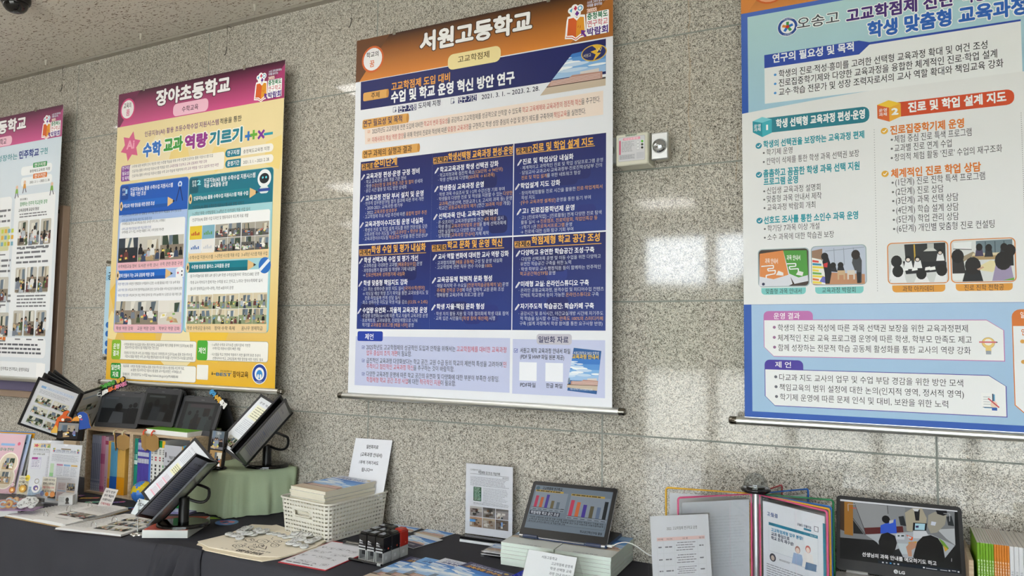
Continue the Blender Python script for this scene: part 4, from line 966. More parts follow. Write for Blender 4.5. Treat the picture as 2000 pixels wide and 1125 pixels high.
def tick(z, x, y, cc):
    u, v = z.uv(x, y); p.uell(u, v, .0105, .0105, cc, 3, 18); p.uline([(u - .005, v), (u - .001, v - .004), (u + .006, v + .005)], .0025, 'f4f6f4', 4)
T_, O_ = '2f9aa8', 'df7c2c'
Y = p.z(1430, 280, 3.509)
Z.text('학생의 선택권을 보장하는 교육과정 편제', 215, 990, 904, 50, T_, .035); tick(Z, 182, 1000, '2f8fa6')
Z.text('진로집중학기제 운영', 1085, 893, 1587, 62, O_, .035); tick(Z, 1043, 898, 'e3ad3c')
for z, s, x0, y, x1, h in ((Z, '체험 중심 진로 특색 프로그램', 1112, 954, 1640, 54), (Z, '교과별 진로 연계 수업', 1112, 1016, 1503, 54), (Y, "창의적 체험 활동 '진로' 수업의 재구조화", 1112, 97, 1850, 52),
                           (Y, '학기제 운영', 235, 62, 413, 46), (Y, '칸막이 삭제를 통한 학생 과목 선택권 보장', 235, 124, 870, 48), (Y, '신입생 교육과정 설명회', 238, 325, 605, 48), (Y, '맞춤형 과목 안내서 제작', 238, 382, 613, 48), (Y, '교육과정 박람회 개최', 240, 440, 570, 48),
                           (Y, '학기당 7과목 이상 개설', 242, 583, 598, 46), (Y, '소수 과목에 대한 학습권 보장', 242, 643, 698, 46),
                           (Y, '(1단계) 진로 진학 특색 프로그램', 1118, 266, 1732, 54), (Y, '(2단계) 진로 상담', 1120, 330, 1448, 54), (Y, '(3단계) 과목 선택 상담', 1122, 392, 1550, 54), (Y, '(4단계) 학습 설계 상담', 1124, 457, 1552, 54), (Y, '(5단계) 학업 관리 상담', 1126, 520, 1553, 54), (Y, '(6단계) 개인별 맞춤형 진로 컨설팅', 1128, 583, 1797, 54)):
    z.text(s, x0, y, x1, h, '3a3a3c', .002); bul(z, x0 - 18, y + 4, '6a6a6c')
Y.text('촘촘하고 꼼꼼한 학생 과목 선택 지원', 215, 207, 872, 54, T_, .035); tick(Y, 184, 216, '2f8fa6'); Y.text('프로그램 운영', 217, 264, 450, 52, T_, .035)
Y.text('선호도 조사를 통한 소인수 과목 운영', 218, 527, 862, 52, T_, .035); tick(Y, 188, 530, '2f8fa6')
Y.text('체계적인 진로 학업 상담', 1090, 207, 1703, 62, O_, .035); tick(Y, 1048, 209, 'e3ad3c')
for z0, y0, x0, x1, y1 in ((Z, 890, 973, 1000, 1010), (Z, 775, 1980, 1992, 700)):
    a = z0.uv(x0, y0); c2 = Y.uv(x1, y1)
    for i in range(64):
        k = i / 63; p.uell(a[0] + (c2[0] - a[0]) * 0 + .0, a[1] + (c2[1] - a[1]) * k, .0015, .0015, 'a4a6a8', 3, 6)
def frame_photo(x0, y0, x1, y1, edge):
    (u0, v1), (u1, v0) = Y.uv(x0, y0), Y.uv(x1, y1); p.urect(u0 - .003, v0 - .003, u1 + .003, v1 + .003, edge, 2.5, .014); return u0, v0, u1, v1
u0, v0, u1, v1 = frame_photo(182, 733, 525, 974, '9fb0b4')
p.urect(u0, v0, u1, v1, '43352c', 3, .012); W1, H1 = u1 - u0, v1 - v0
g = lambda pts: [(u0 + a * W1, v0 + b2 * H1) for a, b2 in pts]
p.upoly(g([(.0, .0), (.02, .9), (.5, .97), (.68, .05), (.6, .0)]), 'd9dbe2', 3.4); p.upoly(g([(.015, .27), (.02, .9), (.5, .97), (.6, .3), (.3, .19)]), 'dd8a4a', 3.8)
p.upoly(g([(.62, .3), (.5, .97), (.97, .95), (.99, .12), (.72, .05)]), 'd9dbe2', 3.5); p.upoly(g([(.62, .33), (.5, .97), (.97, .95), (.99, .28), (.8, .22)]), '4f9a3c', 3.9)
for pts in ([(.05, .55), (.3, .57), (.3, .49), (.18, .48), (.19, .42), (.34, .43), (.33, .34), (.15, .3), (.15, .22)], [(.57, .6), (.75, .6), (.75, .53), (.62, .52), (.63, .45), (.8, .46), (.8, .36)]): p.uline(g(pts), .0036, 'eef0f2', 4.4)
p.utext('과목 안내서', u0 + .13 * W1, u0 + .39 * W1, v0 + .7 * H1, .018, 'f2e8dc', .02, 5, rise=-.05); p.utext('과목 안내서', u0 + .57 * W1, u0 + .84 * W1, v0 + .77 * H1, .018, 'f2f4ea', .02, 5, rise=-.04)
p.upoly(g([(.35, .3), (.4, .42), (.5, .36), (.5, .28)]), 'e6e4e2', 4.6); p.upoly(g([(.75, .3), (.8, .4), (.9, .36), (.88, .26)]), 'e6e4e2', 4.6); p.uell(u0 + .09 * W1, v0 + .06 * H1, .005, .005, '2c3050', 5, 12)
u0, v0, u1, v1 = frame_photo(545, 712, 918, 962, '9fb0b4')
p.urect(u0, v0, u1, v1, 'bcc4d4', 3, .012); W1, H1 = u1 - u0, v1 - v0; g = lambda pts: [(u0 + a * W1, v0 + b2 * H1) for a, b2 in pts]
p.upoly(g([(.02, 0), (.98, 0), (.98, .25), (.3, .32), (.02, .3)]), 'c08a66', 3.3); p.upoly(g([(0, .9), (.2, .95), (.2, .5), (0, .5)]), '9a7a62', 3.3)
p.upoly(g([(.0, .03), (.0, .72), (.18, .66), (.27, .4), (.25, .0)]), 'e9e8e2', 3.6)
for i, cc in enumerate(('d9463c', '3a8fb0', 'e8d44a', 'e8d44a', '6aa84f', 'e8d44a', 'e07b39', 'e8d44a')): p.upoly(g([(.01, .66 - .08 * i), (.13 + .05 * (i % 3), .63 - .08 * i), (.13 + .05 * (i % 3), .58 - .08 * i), (.01, .6 - .08 * i)]), cc, 4)
p.upoly(g([(.14, .08), (.2, .22), (.25, .2), (.25, .04)]), '6f6fc0', 4.2)
for x in (.42, .6, .78): p.uline(g([(x, .95), (x + .01, .5)]), .0018, '8f98a8', 3.6)
p.uline(g([(.25, .88), (.98, .95)]), .002, '8f98a8', 3.6)
p.upoly(g([(.2, .6), (.24, .76), (.3, .78), (.35, .55), (.37, .3), (.33, .02), (.25, .02), (.24, .3)]), '16161a', 5); p.uell(u0 + .245 * W1, v0 + .74 * H1, .011, .013, '1a1614', 5.2, 14); p.upoly(g([(.22, .55), (.3, .58), (.29, .45), (.23, .46)]), 'd23a3a', 5.4)
p.upoly(g([(.75, .55), (.78, .76), (.88, .78), (.93, .6), (.92, .03), (.84, .02), (.83, .35), (.8, .35)]), '43454a', 5); p.uell(u0 + .82 * W1, v0 + .76 * H1, .013, .016, '2a1f1a', 5.2, 14); p.upoly(g([(.83, .3), (.91, .3), (.9, .02), (.84, .02)]), '1b1c20', 5.1)
for x, y in ((.4, .5), (.54, .5)): p.uell(u0 + x * W1, v0 + y * H1, .009, .01, '1a1614', 4.8, 12); p.upoly(g([(x - .07, y - .16), (x - .05, y - .04), (x + .05, y - .04), (x + .08, y - .18)]), '22242a', 4.7)
for x, cc in ((.48, 'c9aa84'), (.66, 'd9cfc4')): p.upoly(g([(x, .12), (x, .36), (x + .14, .36), (x + .14, .12), (x + .11, .12), (x + .11, .24), (x + .03, .24), (x + .03, .12)]), cc, 5)
u0, v0, u1, v1 = frame_photo(1068, 690, 1480, 952, 'd98a4a')
p.urect(u0, v0, u1, v1, 'd0d2d0', 3, .012); W1, H1 = u1 - u0, v1 - v0; g = lambda pts: [(u0 + a * W1, v0 + b2 * H1) for a, b2 in pts]
p.upoly(g([(.28, .97), (.97, .98), (.97, .45), (.3, .5)]), '2a2b2a', 3.4); p.upoly(g([(.6, .78), (.68, .86), (.77, .86), (.83, .78)]), 'c9c9c4', 3.8); p.urect(u0 + .67 * W1, v0 + .85 * H1, u0 + .78 * W1, v1 - .004, 'b9bab6', 3.7); p.uline(g([(.45, .96), (.46, .5)]), .004, 'c9a43a', 3.8)
p.upoly(g([(.25, .55), (.98, .5), (.98, .28), (.3, .22)]), '1c1d1f', 4)
for x, y, s in ((.34, .6, .7), (.5, .6, .65), (.14, .55, 1.25), (.16, .3, 1.25), (.56, .22, 1.15), (.9, .3, 1.2), (.88, .75, .6)):
    p.upoly(g([(max(x - .11 * s, .01), max(y - .36 * s, .01)), (min(x + .12 * s, .98), max(y - .36 * s, .01)), (min(x + .08 * s, .98), y - .06 * s), (max(x - .07 * s, .01), y - .06 * s)]), 'e9e9ea', 5 + (1 - y)); p.uell(u0 + x * W1, v0 + y * H1, .0125 * s, .0155 * s, '17130f', 5.3 + (1 - y), 14)
    if s < 1: p.uell(u0 + x * W1, v0 + (y - .02) * H1, .008 * s, .008 * s, 'dfd2c8', 6.4, 10)
for x in (.24, .4, .62, .7): p.upoly(g([(x, .3), (x + .1, .32), (x + .09, .4), (x + .01, .38)]), 'f0f0ee', 5.2)
u0, v0, u1, v1 = frame_photo(1500, 668, 1942, 943, 'd98a4a')
p.urect(u0, v0, u1, v1, 'd9dad8', 3, .012); W1, H1 = u1 - u0, v1 - v0; g = lambda pts: [(u0 + a * W1, v0 + b2 * H1) for a, b2 in pts]
p.upoly(g([(.4, .97), (.97, .98), (.97, .6), (.4, .62)]), '6f8088', 3.3); p.upoly(g([(.03, .95), (.33, .96), (.32, .75), (.05, .8)]), 'e9ebea', 3.3); p.uline(g([(.03, .8), (.33, .77)]), .003, '7a7a78', 3.5)
for x in (.55, .7, .84): p.uline(g([(x, .95), (x, .62)]), .003, '4f5e66', 3.5)
p.upoly(g([(.02, .5), (.35, .72), (.4, .66), (.1, .4)]), '9a8a72', 3.6); p.upoly(g([(.33, .62), (.72, .64), (.75, .52), (.35, .52)]), 'b09468', 4); p.upoly(g([(.35, .68), (.78, .68), (.72, .62), (.33, .62)]), 'd9cba8', 4.1); p.upoly(g([(.35, .3), (.62, .5), (.8, .45), (.65, .22)]), 'e2d7a8', 4.1)
for x, y, s, cc in ((.45, .82, .6, '4a3f5a'), (.6, .8, .6, '26262a'), (.84, .8, .65, '2a2c30'), (.1, .62, 1.15, '2b2624'), (.34, .38, 1.45, '1a1a1c'), (.82, .48, 1.5, '9d90ae'), (.93, .72, 1.0, '17171a')):
    p.upoly(g([(max(x - .12 * s, .01), max(y - .36 * s, .01)), (min(x + .11 * s, .98), max(y - .36 * s, .01)), (min(x + .08 * s, .98), y - .08 * s), (max(x - .08 * s, .01), y - .06 * s)]), cc, 5 + (1 - y)); p.uell(u0 + min(x, .93) * W1, v0 + y * H1, .0145 * s, .019 * s, '1c1512', 5.3 + (1 - y), 14)
p.upoly(g([(.0, .2), (.12, .32), (.2, .2), (.16, .05), (.02, .05)]), 'e6e8e6', 4.6); p.upoly(g([(.01, .45), (.06, .42), (.16, .24), (.1, .2), (.01, .3)]), '74a83a', 4.5); p.upoly(g([(.8, .02), (.98, .08), (.98, .02)]), '74a83a', 6.6)
p.upoly(g([(.4, .3), (.5, .36), (.52, .33), (.43, .27)]), 'c9a184', 6)
for x0, y0, x1, h, cc, s, t0, ty, t1, th in ((200, 992, 505, 46, '7fcac6', '맞춤형 과목 안내서', 231, 1014, 475, 36), (569, 986, 900, 46, '7fcac6', '교육과정 박람회', 616, 1006, 845, 38), (1097, 974, 1460, 48, 'e09c3c', '과학 아카데미', 1168, 997, 1381, 40), (1532, 965, 1922, 48, 'e09c3c', '진로 진학 전학공', 1591, 989, 1862, 42)):
    Y.rowrect(x0, y0, x1, h, cc, 2.5, .012, 'ab'); Y.text(s, t0, ty, t1, th, '2e2c2a', .006)
X = p.z(1430, 570, 3.509)
bu = X.uv(132, 100)[0]; bv = X.uv(137, 818)[1]
p.ugrad(bu, bv, w_ - bu, vb - .001, '9fc0dc', 'a9c6e4', 1.4)
def cutbox(zx0, zy0, zx1, h, tabx, taby, col, r1, r2):
    u0, v1 = X.uv(zx0, zy0); v0 = X.uv(zx0, zy0 + h)[1]; u1 = X.col_u(zx1, (v0 + v1) / 2, zy0 + h * .8)
    for e, cc, l in ((.0022, col, 2), (0, 'eceded', 2.3)):
        k = .03
        p.upoly([(u0 - e, v1 + e), (u1 - .042, v1 + e), (u1 + e, v1 - .03), (u1 + e, v0 - e), (u0 + k, v0 - e), (u0 - e, v0 + k)], cc, l)
    ut = X.col_u(tabx, v1 + .02, taby + 30); p.urect(u0 - .002, v1, ut, X.uv(zx0, taby)[1], col, 2.6, .022, 'cd')
    return u0, v0, u1, v1
cutbox(220, 195, 1860, 243, 553, 132, 'c173b2', 0, 0); X.text('운영 결과', 285, 165, 463, 44, 'f6f0f4', .012)
cutbox(227, 531, 1876, 243, 487, 464, '47379c', 0, 0); X.text('제 언', 295, 497, 403, 42, 'f2f0f6', .012)
for s, x0, y, x1, cc in (('학생의 진로와 적성에 따른 과목 선택권 보장을 위한 교육과정편제', 313, 245, 1615, '9a6f94'), ('체계적인 진로 교육 프로그램 운영에 따른 학생, 학부모 만족도 제고', 313, 314, 1642, '9a6f94'), ('함께 성장하는 전문적 학습 공동체 활성화를 통한 교사의 역량 강화', 315, 381, 1635, '9a6f94'),
                         ('다교과 지도 교사의 업무 및 수업 부담 경감을 위한 방안 모색', 323, 584, 1582, '6a6a74'), ('책임교육의 범위 설정에 대한 논의(인지적 영역, 정서적 영역)', 325, 652, 1588, '6a6a74'), ('학기제 운영에 따른 문제 인식 및 대비, 보완을 위한 노력', 328, 719, 1480, '6a6a74')):
    X.text(s, x0, y, x1, 48, '2e2e30', .004); u, v = X.uv(x0 - 24, y - 2); p.uell(u, v, .005, .005, cc, 3, 12)
class SmallPen(Pen):
    """draws the same shapes at a little over half size round one point"""
    def upoly(s, pts, col, lay=1): Pen.upoly(s, [(u + (a - u) * .56, v + (c - v) * .56) for a, c in pts], col, lay)
bigp, p = p, SmallPen(b_, sh); p.cnt = bigp.cnt
u, v = X.uv(1755, 350); p.uell(u, v, .03, .03, '8a6a3a', 3); p.uell(u, v, .0285, .0285, 'e6c878', 3.3); p.urect(u - .013, v - .05, u + .013, v - .024, 'e6c878', 3.2); p.urect(u - .012, v - .062, u + .012, v - .042, '9aa0aa', 3.5); p.uell(u, v + .004, .018, .018, 'f0eee6', 4, 12); p.uline([(u - .042, v + .004), (u + .036, v + .004)], .008, 'cf6a72', 4.4); p.upoly([(u + .036, v + .008), (u + .045, v + .004), (u + .036, v)], '3a3a3c', 4.4)
u, v = X.uv(1760, 745)
for i, cc in enumerate(('5a9fc4', '3a4a66', 'f0f0ee')): p.urect(u - .035 + .006 * (2 - i), v - .035 - .003 * (2 - i), u + .015 + .006 * (2 - i), v + .04 - .003 * (2 - i), cc, 3 + i * .3)
for i in range(4): p.urect(u - .026, v + .018 - .013 * i, u + .006, v + .0195 - .013 * i, '3a4a66', 4)
p.uell(u + .022, v - .02, .016, .018, 'ecd0bc', 4.4); p.uline([(u - .004, v + .012), (u + .045, v - .035)], .007, 'cf5a62', 4.8); p.urect(u + .012, v - .052, u + .036, v - .036, '2f5fb0', 4.8)
p = bigp
u0, v1 = X.uv(1914, 120); p.urect(u0, v1 - .05, w_ - .06, v1, 'd9772c', 2.4, .022, 'cd'); v0 = X.uv(1940, 800)[1] - .02
p.upoly([(u0, v1 - .045), (w_ - .06, v1 - .045), (w_ - .06, v0), (u0 + .03, v0), (u0, v0 + .03)], 'd9772c', 2); p.upoly([(u0 + .0025, v1 - .05), (w_ - .0625, v1 - .05), (w_ - .0625, v0 + .0025), (u0 + .031, v0 + .0025), (u0 + .0025, v0 + .031)], 'eceded', 2.3)
X.text('인공', 1982, 275, 2060, 46, 'd9772c', .02); X.text('일반화 자료', 1975, 158, 2160, 44, 'f6f0ea', .012)
u, v = X.uv(1990, 340); p.uell(u, v, .006, .006, 'd9a04a', 3, 12); u, v = X.uv(1996, 480); p.uell(u, v, .006, .006, 'd9a04a', 3, 12)
finish(t, b_, xl, xr, zt, zb)

# banner: far left (cut by the frame)
a, c = corner(124, 204), corner(100, 740); xr = a.x; xl = xr - 1.238; zt = a.z; zb = c.z
t, b_, sh, p, w_, h_ = banner('pale banner with pink header, cut off by the left edge of the photo', xl, xr, zt, zb, 'dfe6ec')
Z = p.z(0, 190, 1.974)
hh = h_ - Z.uv(238, 150)[1]
header(p, w_, h_, hh, '5a2f44', 'cf5a92', '70284c', 'b04f80')
u, v = .115, h_ - hh * .6; p.uell(u, v, .062, .062, 'd2417c', 2); p.uell(u, v, .052, .052, 'efe9ea', 3); p.utext('교육의', u - .03, u + .03, v + .015, .03, '2a2522'); p.utext('힘', u - .015, u + .015, v - .022, .032, 'd2417c')
u0, v = Z.uv(0, 117); u1 = Z.col_u(100, v, 105)
k = (u1 - u0) / 2.85
p.utext('초등학교', u1 - 4 * k, u1, v, .082, 'f4f2f3', .045, 5, outline='5a3048', ow=.045)
u1 = Z.col_u(46, v - .11, 165); p.urect(u1 - .25, v - .125, u1, v - .065, 'f0c0d2', 2, .026); p.utext('연구학교', u1 - .2, u1 - .06, v - .095, .04, '57263c')
logo(p, w_ - .125, h_ - .12, .115)
p.ugrad(0, h_ * .5, w_, h_ - hh, 'dfe6ec', 'cfdde8', .9)
u0, v = Z.uv(75, 223); u1 = Z.col_u(150, v, 210); p.utext('민주학교', u0, u1, v, .050, '2b3f8c', .035, 5)
p.utext('함께 성장하는', u0 - .36, u0 - .02, v - .003, .04, '2f8f9a', .012, 5); u2 = Z.col_u(184, v, 206); p.utext('구현', u1 + .015, u2, v, .04, '2f8f9a', .015, 5)
for y, s, cc, d in ((258, '연구지정', '3f9a5c', '충청북도교육청 지정'), (300, '연구기간', 'dd7a34', '2021. 3. 1. ~ 2023. 2. 28.')):
    u0, v = Z.uv(120, y + 6); u1 = Z.col_u(190, v, y); p.urect(u0 - .1, v - .055, u1 + .03, v, 'eef2f4', 1.6, .02)
    um = (u0 + u1) / 2; p.urect(um - .07, v - .015, um + .07, v + .015, cc, 2.5, .006); p.utext(s, um - .055, um + .055, v, .022, 'f4f6f2', .02); p.utext(d, um - .1, um + .1, v - .034, .018, '3c3c40')
ur = Z.uv(196, 500)[0]; ulft = Z.uv(62, 520)[0]
p.urect(ulft - .03, Z.uv(70, 900)[1], ur + .03, Z.uv(70, 385)[1] + .01, 'eef1f3', 1.3, .03); p.urect(.03, Z.uv(70, 900)[1], ulft - .06, Z.uv(70, 385)[1] + .01, 'eef1f3', 1.3, .03)
for x, y, cc in ((65, 365, '8bb85a'), (95, 345, 'e0a04a'), (200, 352, '7fae4a')):
    u, v = Z.uv(x, y); p.uell(u, v + .028, .012, .012, 'e8c4a8', 3, 12); p.upoly([(u - .016, v - .01), (u + .016, v - .01), (u + .01, v + .018), (u - .01, v + .018)], cc, 3); p.uline([(u - .008, v - .01), (u - .016, v - .04)], .007, '5a5a6a', 3); p.uline([(u + .008, v - .01), (u + .02, v - .036)], .007, '5a5a6a', 3)
def zt_(s, x0, y, x1, h, cc, bo=.01):
    u0, v = Z.uv(x0, y); u1 = Z.col_u(x1, v, y - (x1 - x0) * .1); p.utext(s, u0, u1, v, h, cc, bo)
zt_('연구과제 3', 78, 395, 106, .015, '3a3a40', .015); zt_('함께하는 민주적 학교문화 경작', 78, 413, 183, .026, '3f9a5c', .015)
for y, s, py in ((437, '교육공동체 공감대 형성', 478), (563, '꿈꾸고 꾸미는 학교공간 조성', 657), (750, '교육공동체와 함께하는 학교평가 운영', 822)):
    zt_(s, 64 if y > 600 else 72, y, 150, .02, '33343c', .018)
    u0, v1 = Z.uv(76 if y < 500 else 66, y + 10); u1 = ur - .01; v0 = Z.uv(70, py - 10)[1]
    p.ulines(u0, v0, u1, v1, 2 if y < 500 else 4, '77797f', 3, seed=y, fill=.42)
    um = (ulft + .02, ulft + .02 + (ur - ulft) * .33, ulft + .02 + (ur - ulft) * .66); vh = Z.uv(70, py)[1]
    for n, u in enumerate(um):
        p.uphoto(u, vh - .155, u + (ur - ulft) * .29, vh, y + n, people=4, lay=3, r=.01)
        p.urect(u + .03, vh - .178, u + (ur - ulft) * .24, vh - .17, '77797f', 3)
for k, y in enumerate((500, 692, 828)):
    u0, v1 = Z.uv(0, y + 2); u1 = Z.col_u(38, v1, y - 4)
    if k == 0: p.urect(u0, v1 - .15, u1, v1, 'd8d6a8', 3, .01); [p.urect(u0 + .02 + .035 * (i % 4), v1 - .04 - .04 * (i // 4), u0 + .045 + .035 * (i % 4), v1 - .015 - .04 * (i // 4), ('c8d45a', 'e0b04a', '7fb0c4')[i % 3], 4) for i in range(12)]
    else: p.uphoto(u0 - .05, v1 - .15, u1 - .01, v1, 70 + k, people=4, lay=3, r=.01)
    p.ulines(u0 - .3, v1 + .02, u1, v1 + .12, 3, '77797f', 3, seed=k, fill=.4); p.urect(u0 - .05, v1 - .178, u1 - .03, v1 - .17, '77797f', 3)
    p.uphoto(u0 - .3, v1 - .15, u0 - .07, v1, 80 + k, people=4, lay=3, r=.01)
u0, v0 = Z.uv(0, 1000); v1 = Z.uv(0, 925)[1]; p.urect(.05, v0, ur + .01, v1, 'f0f2f4', 1.6, .03); u1 = Z.col_u(22, v1, 925); p.urect(u1 - .17, v1 - .025, u1, v1 + .025, 'dd7a34', 2.5, .008); p.utext('제언', u1 - .14, u1 - .03, v1, .036, 'f6f2ea', .02)
p.ulines(u0 - .4, v0 + .015, ur - .03, v1 - .03, 3, '5c5e66', 3, seed=9, fill=.45, ragged=.1)
v = Z.uv(0, 1045)[1]; p.urect(.05, v - .045, ur + .01, v + .045, 'f0f2f4', 1.6, .03); u1 = Z.col_u(112, v, 1045); p.utext('대성초등학교 홈페이지 | 민주학교 연구학교 | 운영자료실', u1 - .52, u1, v, .022, '4a4a52'); u0 = Z.uv(140, 1050)[0]; p.urect(u0, v - .04, u0 + .085, v + .04, 'fafafa', 2.5)
finish(t, b_, xl, xr, zt, zb)

# things on the wall and the ceiling
# notice board behind the far-left banner: frame and lilac felt
t = thing('notice_board', 'wall notice board with beige frame and lilac felt, behind the far left banner', 'notice board', (-4.97, -.02, 1.2))
nb = B(); nb.box((-4.40, -.022, 1.76), (.04, .044, 1.10), 'a08977', 'plastic', .003); nb.box((-4.53, -.016, 2.2), (.25, .03, .22), 'a58f80', 'plastic', .002); nb.box((-4.47, -.016, 1.72), (.12, .03, 1.0), 'a58f80', 'plastic', .002)
nb.box((-5.0, -.022, 1.17), (1.24, .044, .04), 'a08977', 'plastic', .003); nb.build('frame', t)
B().box((-5.06, -.014, 1.73), (1.08, .02, 1.08), '77708a', 'felt_board').build('felt_panel', t)
B().lathe([(.0, .0), (.009, .001), (.011, .006), (.006, .009), (0, .01)], (0, 0, 0), '3a3430', 'rubber', 14).build('x', None) if False else None
sc = B(); sc.tube([(-4.425, -.03, 2.275), (-4.425, -.042, 2.275)], .012, '3c342e', 'plastic', 14); sc.build('screw_cap', t)
# small pale blue acrylic notice behind the yellow banner
t = thing('wall_notice', 'pale blue acrylic notice on stand-off screws, half behind the yellow banner', 'notice', (-3.83, -.02, 1.41))
nb = B(); nb.box((-3.80, -.021, 1.68), (.37, .004, .50), 'b9d9ea', 'glossy_print')
s2 = Sheet((-3.985, -.0231, 1.43), (1, 0, 0), (0, 0, 1)); q = Pen(nb, s2, None, 'glossy_print')
q.ugrad(0, .42, .37, .5, '8fc0de', 'b4d8ea', 1); q.utext('공지사항', .02, .2, .445, .045, '2c3a4a', .02)
for i, v in enumerate((.36, .32, .26, .22)): q.ulines(.04, v - .015, .33, v + .005, 1, '6a7a8a', 2, seed=i)
for v in (.165, .115, .06, .015): q.uell(.035, v, .017, .017, '2f6fc0', 2, 14); q.urect(.07, v - .006, .3, v + .006, '7f95ab', 2)
nb.build('acrylic_sheet', t)
for x, z in ((-3.97, 1.955), (-3.97, 1.405), (-3.63, 1.955), (-3.63, 1.405)):
    B().tube([(x, -.001, z), (x, -.03, z)], .009, 'a8a49a', 'chrome', 14).build('standoff_screw', t)
# emergency lamp
t = thing('emergency_lamp', 'cream emergency lighting box with chrome lamp heads beside the navy banner', 'emergency light', (-.86, 0, 2.215))
bx0, bx1 = onY(1203, 292, -.085).x, onY(1266, 292, -.085).x; bz0, bz1 = onY(1235, 322, -.085).z, onY(1235, 260, -.085).z
e = B(); e.box(((bx0 + bx1) / 2, -.0425, (bz0 + bz1) / 2), (bx1 - bx0, .085, bz1 - bz0), 'd6d4c4', 'plastic', .004)
ew, eh = bx1 - bx0, bz1 - bz0
q = Pen(e, Sheet((bx0, -.0851, bz0), (1, 0, 0), (0, 0, 1)), None, 'coated_print')
q.urect(ew * .08, eh * .13, ew * .9, eh * .9, '8a8a88', .5, .004); q.urect(ew * .085, eh * .135, ew * .895, eh * .895, 'd3d2d6', 1, .004)
q.utext('GREENRIGHT', ew * .3, ew * .66, eh * .945, .008, '1f5a44', .03, 3)
q.urect(ew * .22, eh * .79, ew * .76, eh * .87, 'e59ab0', 2, .004); q.utext('비상조명등', ew * .27, ew * .7, eh * .83, .008, 'f6e6ea', .01, 3)
q.urect(ew * .1, eh * .34, ew * .155, eh * .8, 'cf6a86', 2, .003); q.ulines(ew * .18, eh * .42, ew * .58, eh * .76, 8, 'a9a9b0', 2, seed=3)
q.urect(ew * .62, eh * .46, ew * .88, eh * .77, 'dcdcdf', 2, .003)
for i in range(3): q.uell(ew * .69, eh * (.7 - .1 * i), .008, .0055, '9a9aa0', 3, 16); q.uell(ew * .69, eh * (.7 - .1 * i), .007, .0046, 'e2e2e4', 3.3, 16)
q.urect(ew * .1, eh * .18, ew * .6, eh * .35, 'c6c6cb', 2); q.urect(ew * .64, eh * .18, ew * .88, eh * .38, 'c6c6cb', 2); q.ulines(ew * .12, eh * .2, ew * .58, eh * .33, 4, '9a9aa4', 2.5, seed=6)
e.build('control_box', t)
for i, cc in enumerate(('58c02c', '20261c', '20261c')):
    z = bz0 + eh * (.71 - .1 * i); B().lathe([(.0045, 0), (.0045, .002), (.002, .004), (0, .0043)], (0, 0, 0), cc, 'gloss_plastic', 12)
    B().tube([(bx0 + ew * .82, -.085, z), (bx0 + ew * .82, -.088, z)], .0042, cc, 'gloss_plastic', 12).build('indicator_light', t)
hx0, hx1, hz0, hz1 = onY(1272, 285, -.06).x, onY(1306, 285, -.06).x, onY(1290, 312, -.06).z, onY(1290, 259, -.06).z
for cxx in ((hx0 + hx1) / 2, bx0 - (hx0 - bx1) - (hx1 - hx0) / 2):
    czz, hw, hz = (hz0 + hz1) / 2, (hx1 - hx0) / 2, (hz1 - hz0) / 2
    l = B(); l.box((cxx, -.035, czz), (hw * 2 - .004, .05, hz * 2 - .004), 'c9c4b4', 'plastic', .012); l.box((cxx, -.062, czz), (hw * 2, .01, hz * 2), 'dcdee0', 'matt_metal', .004)
    lamp = l.build('lamp_head', t)
    B().tube([(cxx, -.0665, czz), (cxx, -.070, czz)], [hw * .88, hw * .84], 'd6d8da', 'matt_metal', 28).build('reflector_ring', lamp)
    g2 = B(); R_ = hw * .8
    vs = []; n = 24
    for i, (rr, d) in enumerate(((1.0, 0), (.85, .006), (.55, .011), (.25, .0135), (.02, .014))):
        vs += [(cxx + R_ * rr * math.cos(2 * PI * j / n), -.0705 - d, czz + R_ * rr * math.sin(2 * PI * j / n)) for j in range(n)]
    g2.add(vs, [(i * n + j, i * n + (j + 1) % n, (i + 1) * n + (j + 1) % n, (i + 1) * n + j) for i in range(4) for j in range(n)], 'c3c8cc', 'chrome', True); g2.build('lens', lamp)
    s_ = 1 if cxx > -.86 else -1
    B().tube([((bx1 if s_ > 0 else bx0) - .002 * s_, -.045, czz), (cxx - hw * s_, -.045, czz)], .006, 'd6d0bc', 'plastic', 12).build('swivel_joint', t)
# black dome on the ceiling, top-left corner
P0 = tab(30, 8, CEIL - .03)
t = thing('ceiling_camera', 'black dome camera on the ceiling in the top left corner', 'camera', (P0.x, P0.y, CEIL - .075))
B().lathe([(.062, .05), (.066, .06), (.066, .075)], (P0.x, P0.y, CEIL - .075), '1d1c1d', 'plastic', 28).build('mount', t)
B().lathe([(0, 0), (.02, .002), (.038, .01), (.05, .024), (.056, .04), (.056, .05)], (P0.x, P0.y, CEIL - .075), '0d0d0f', 'gloss_plastic', 28).build('dome', t)
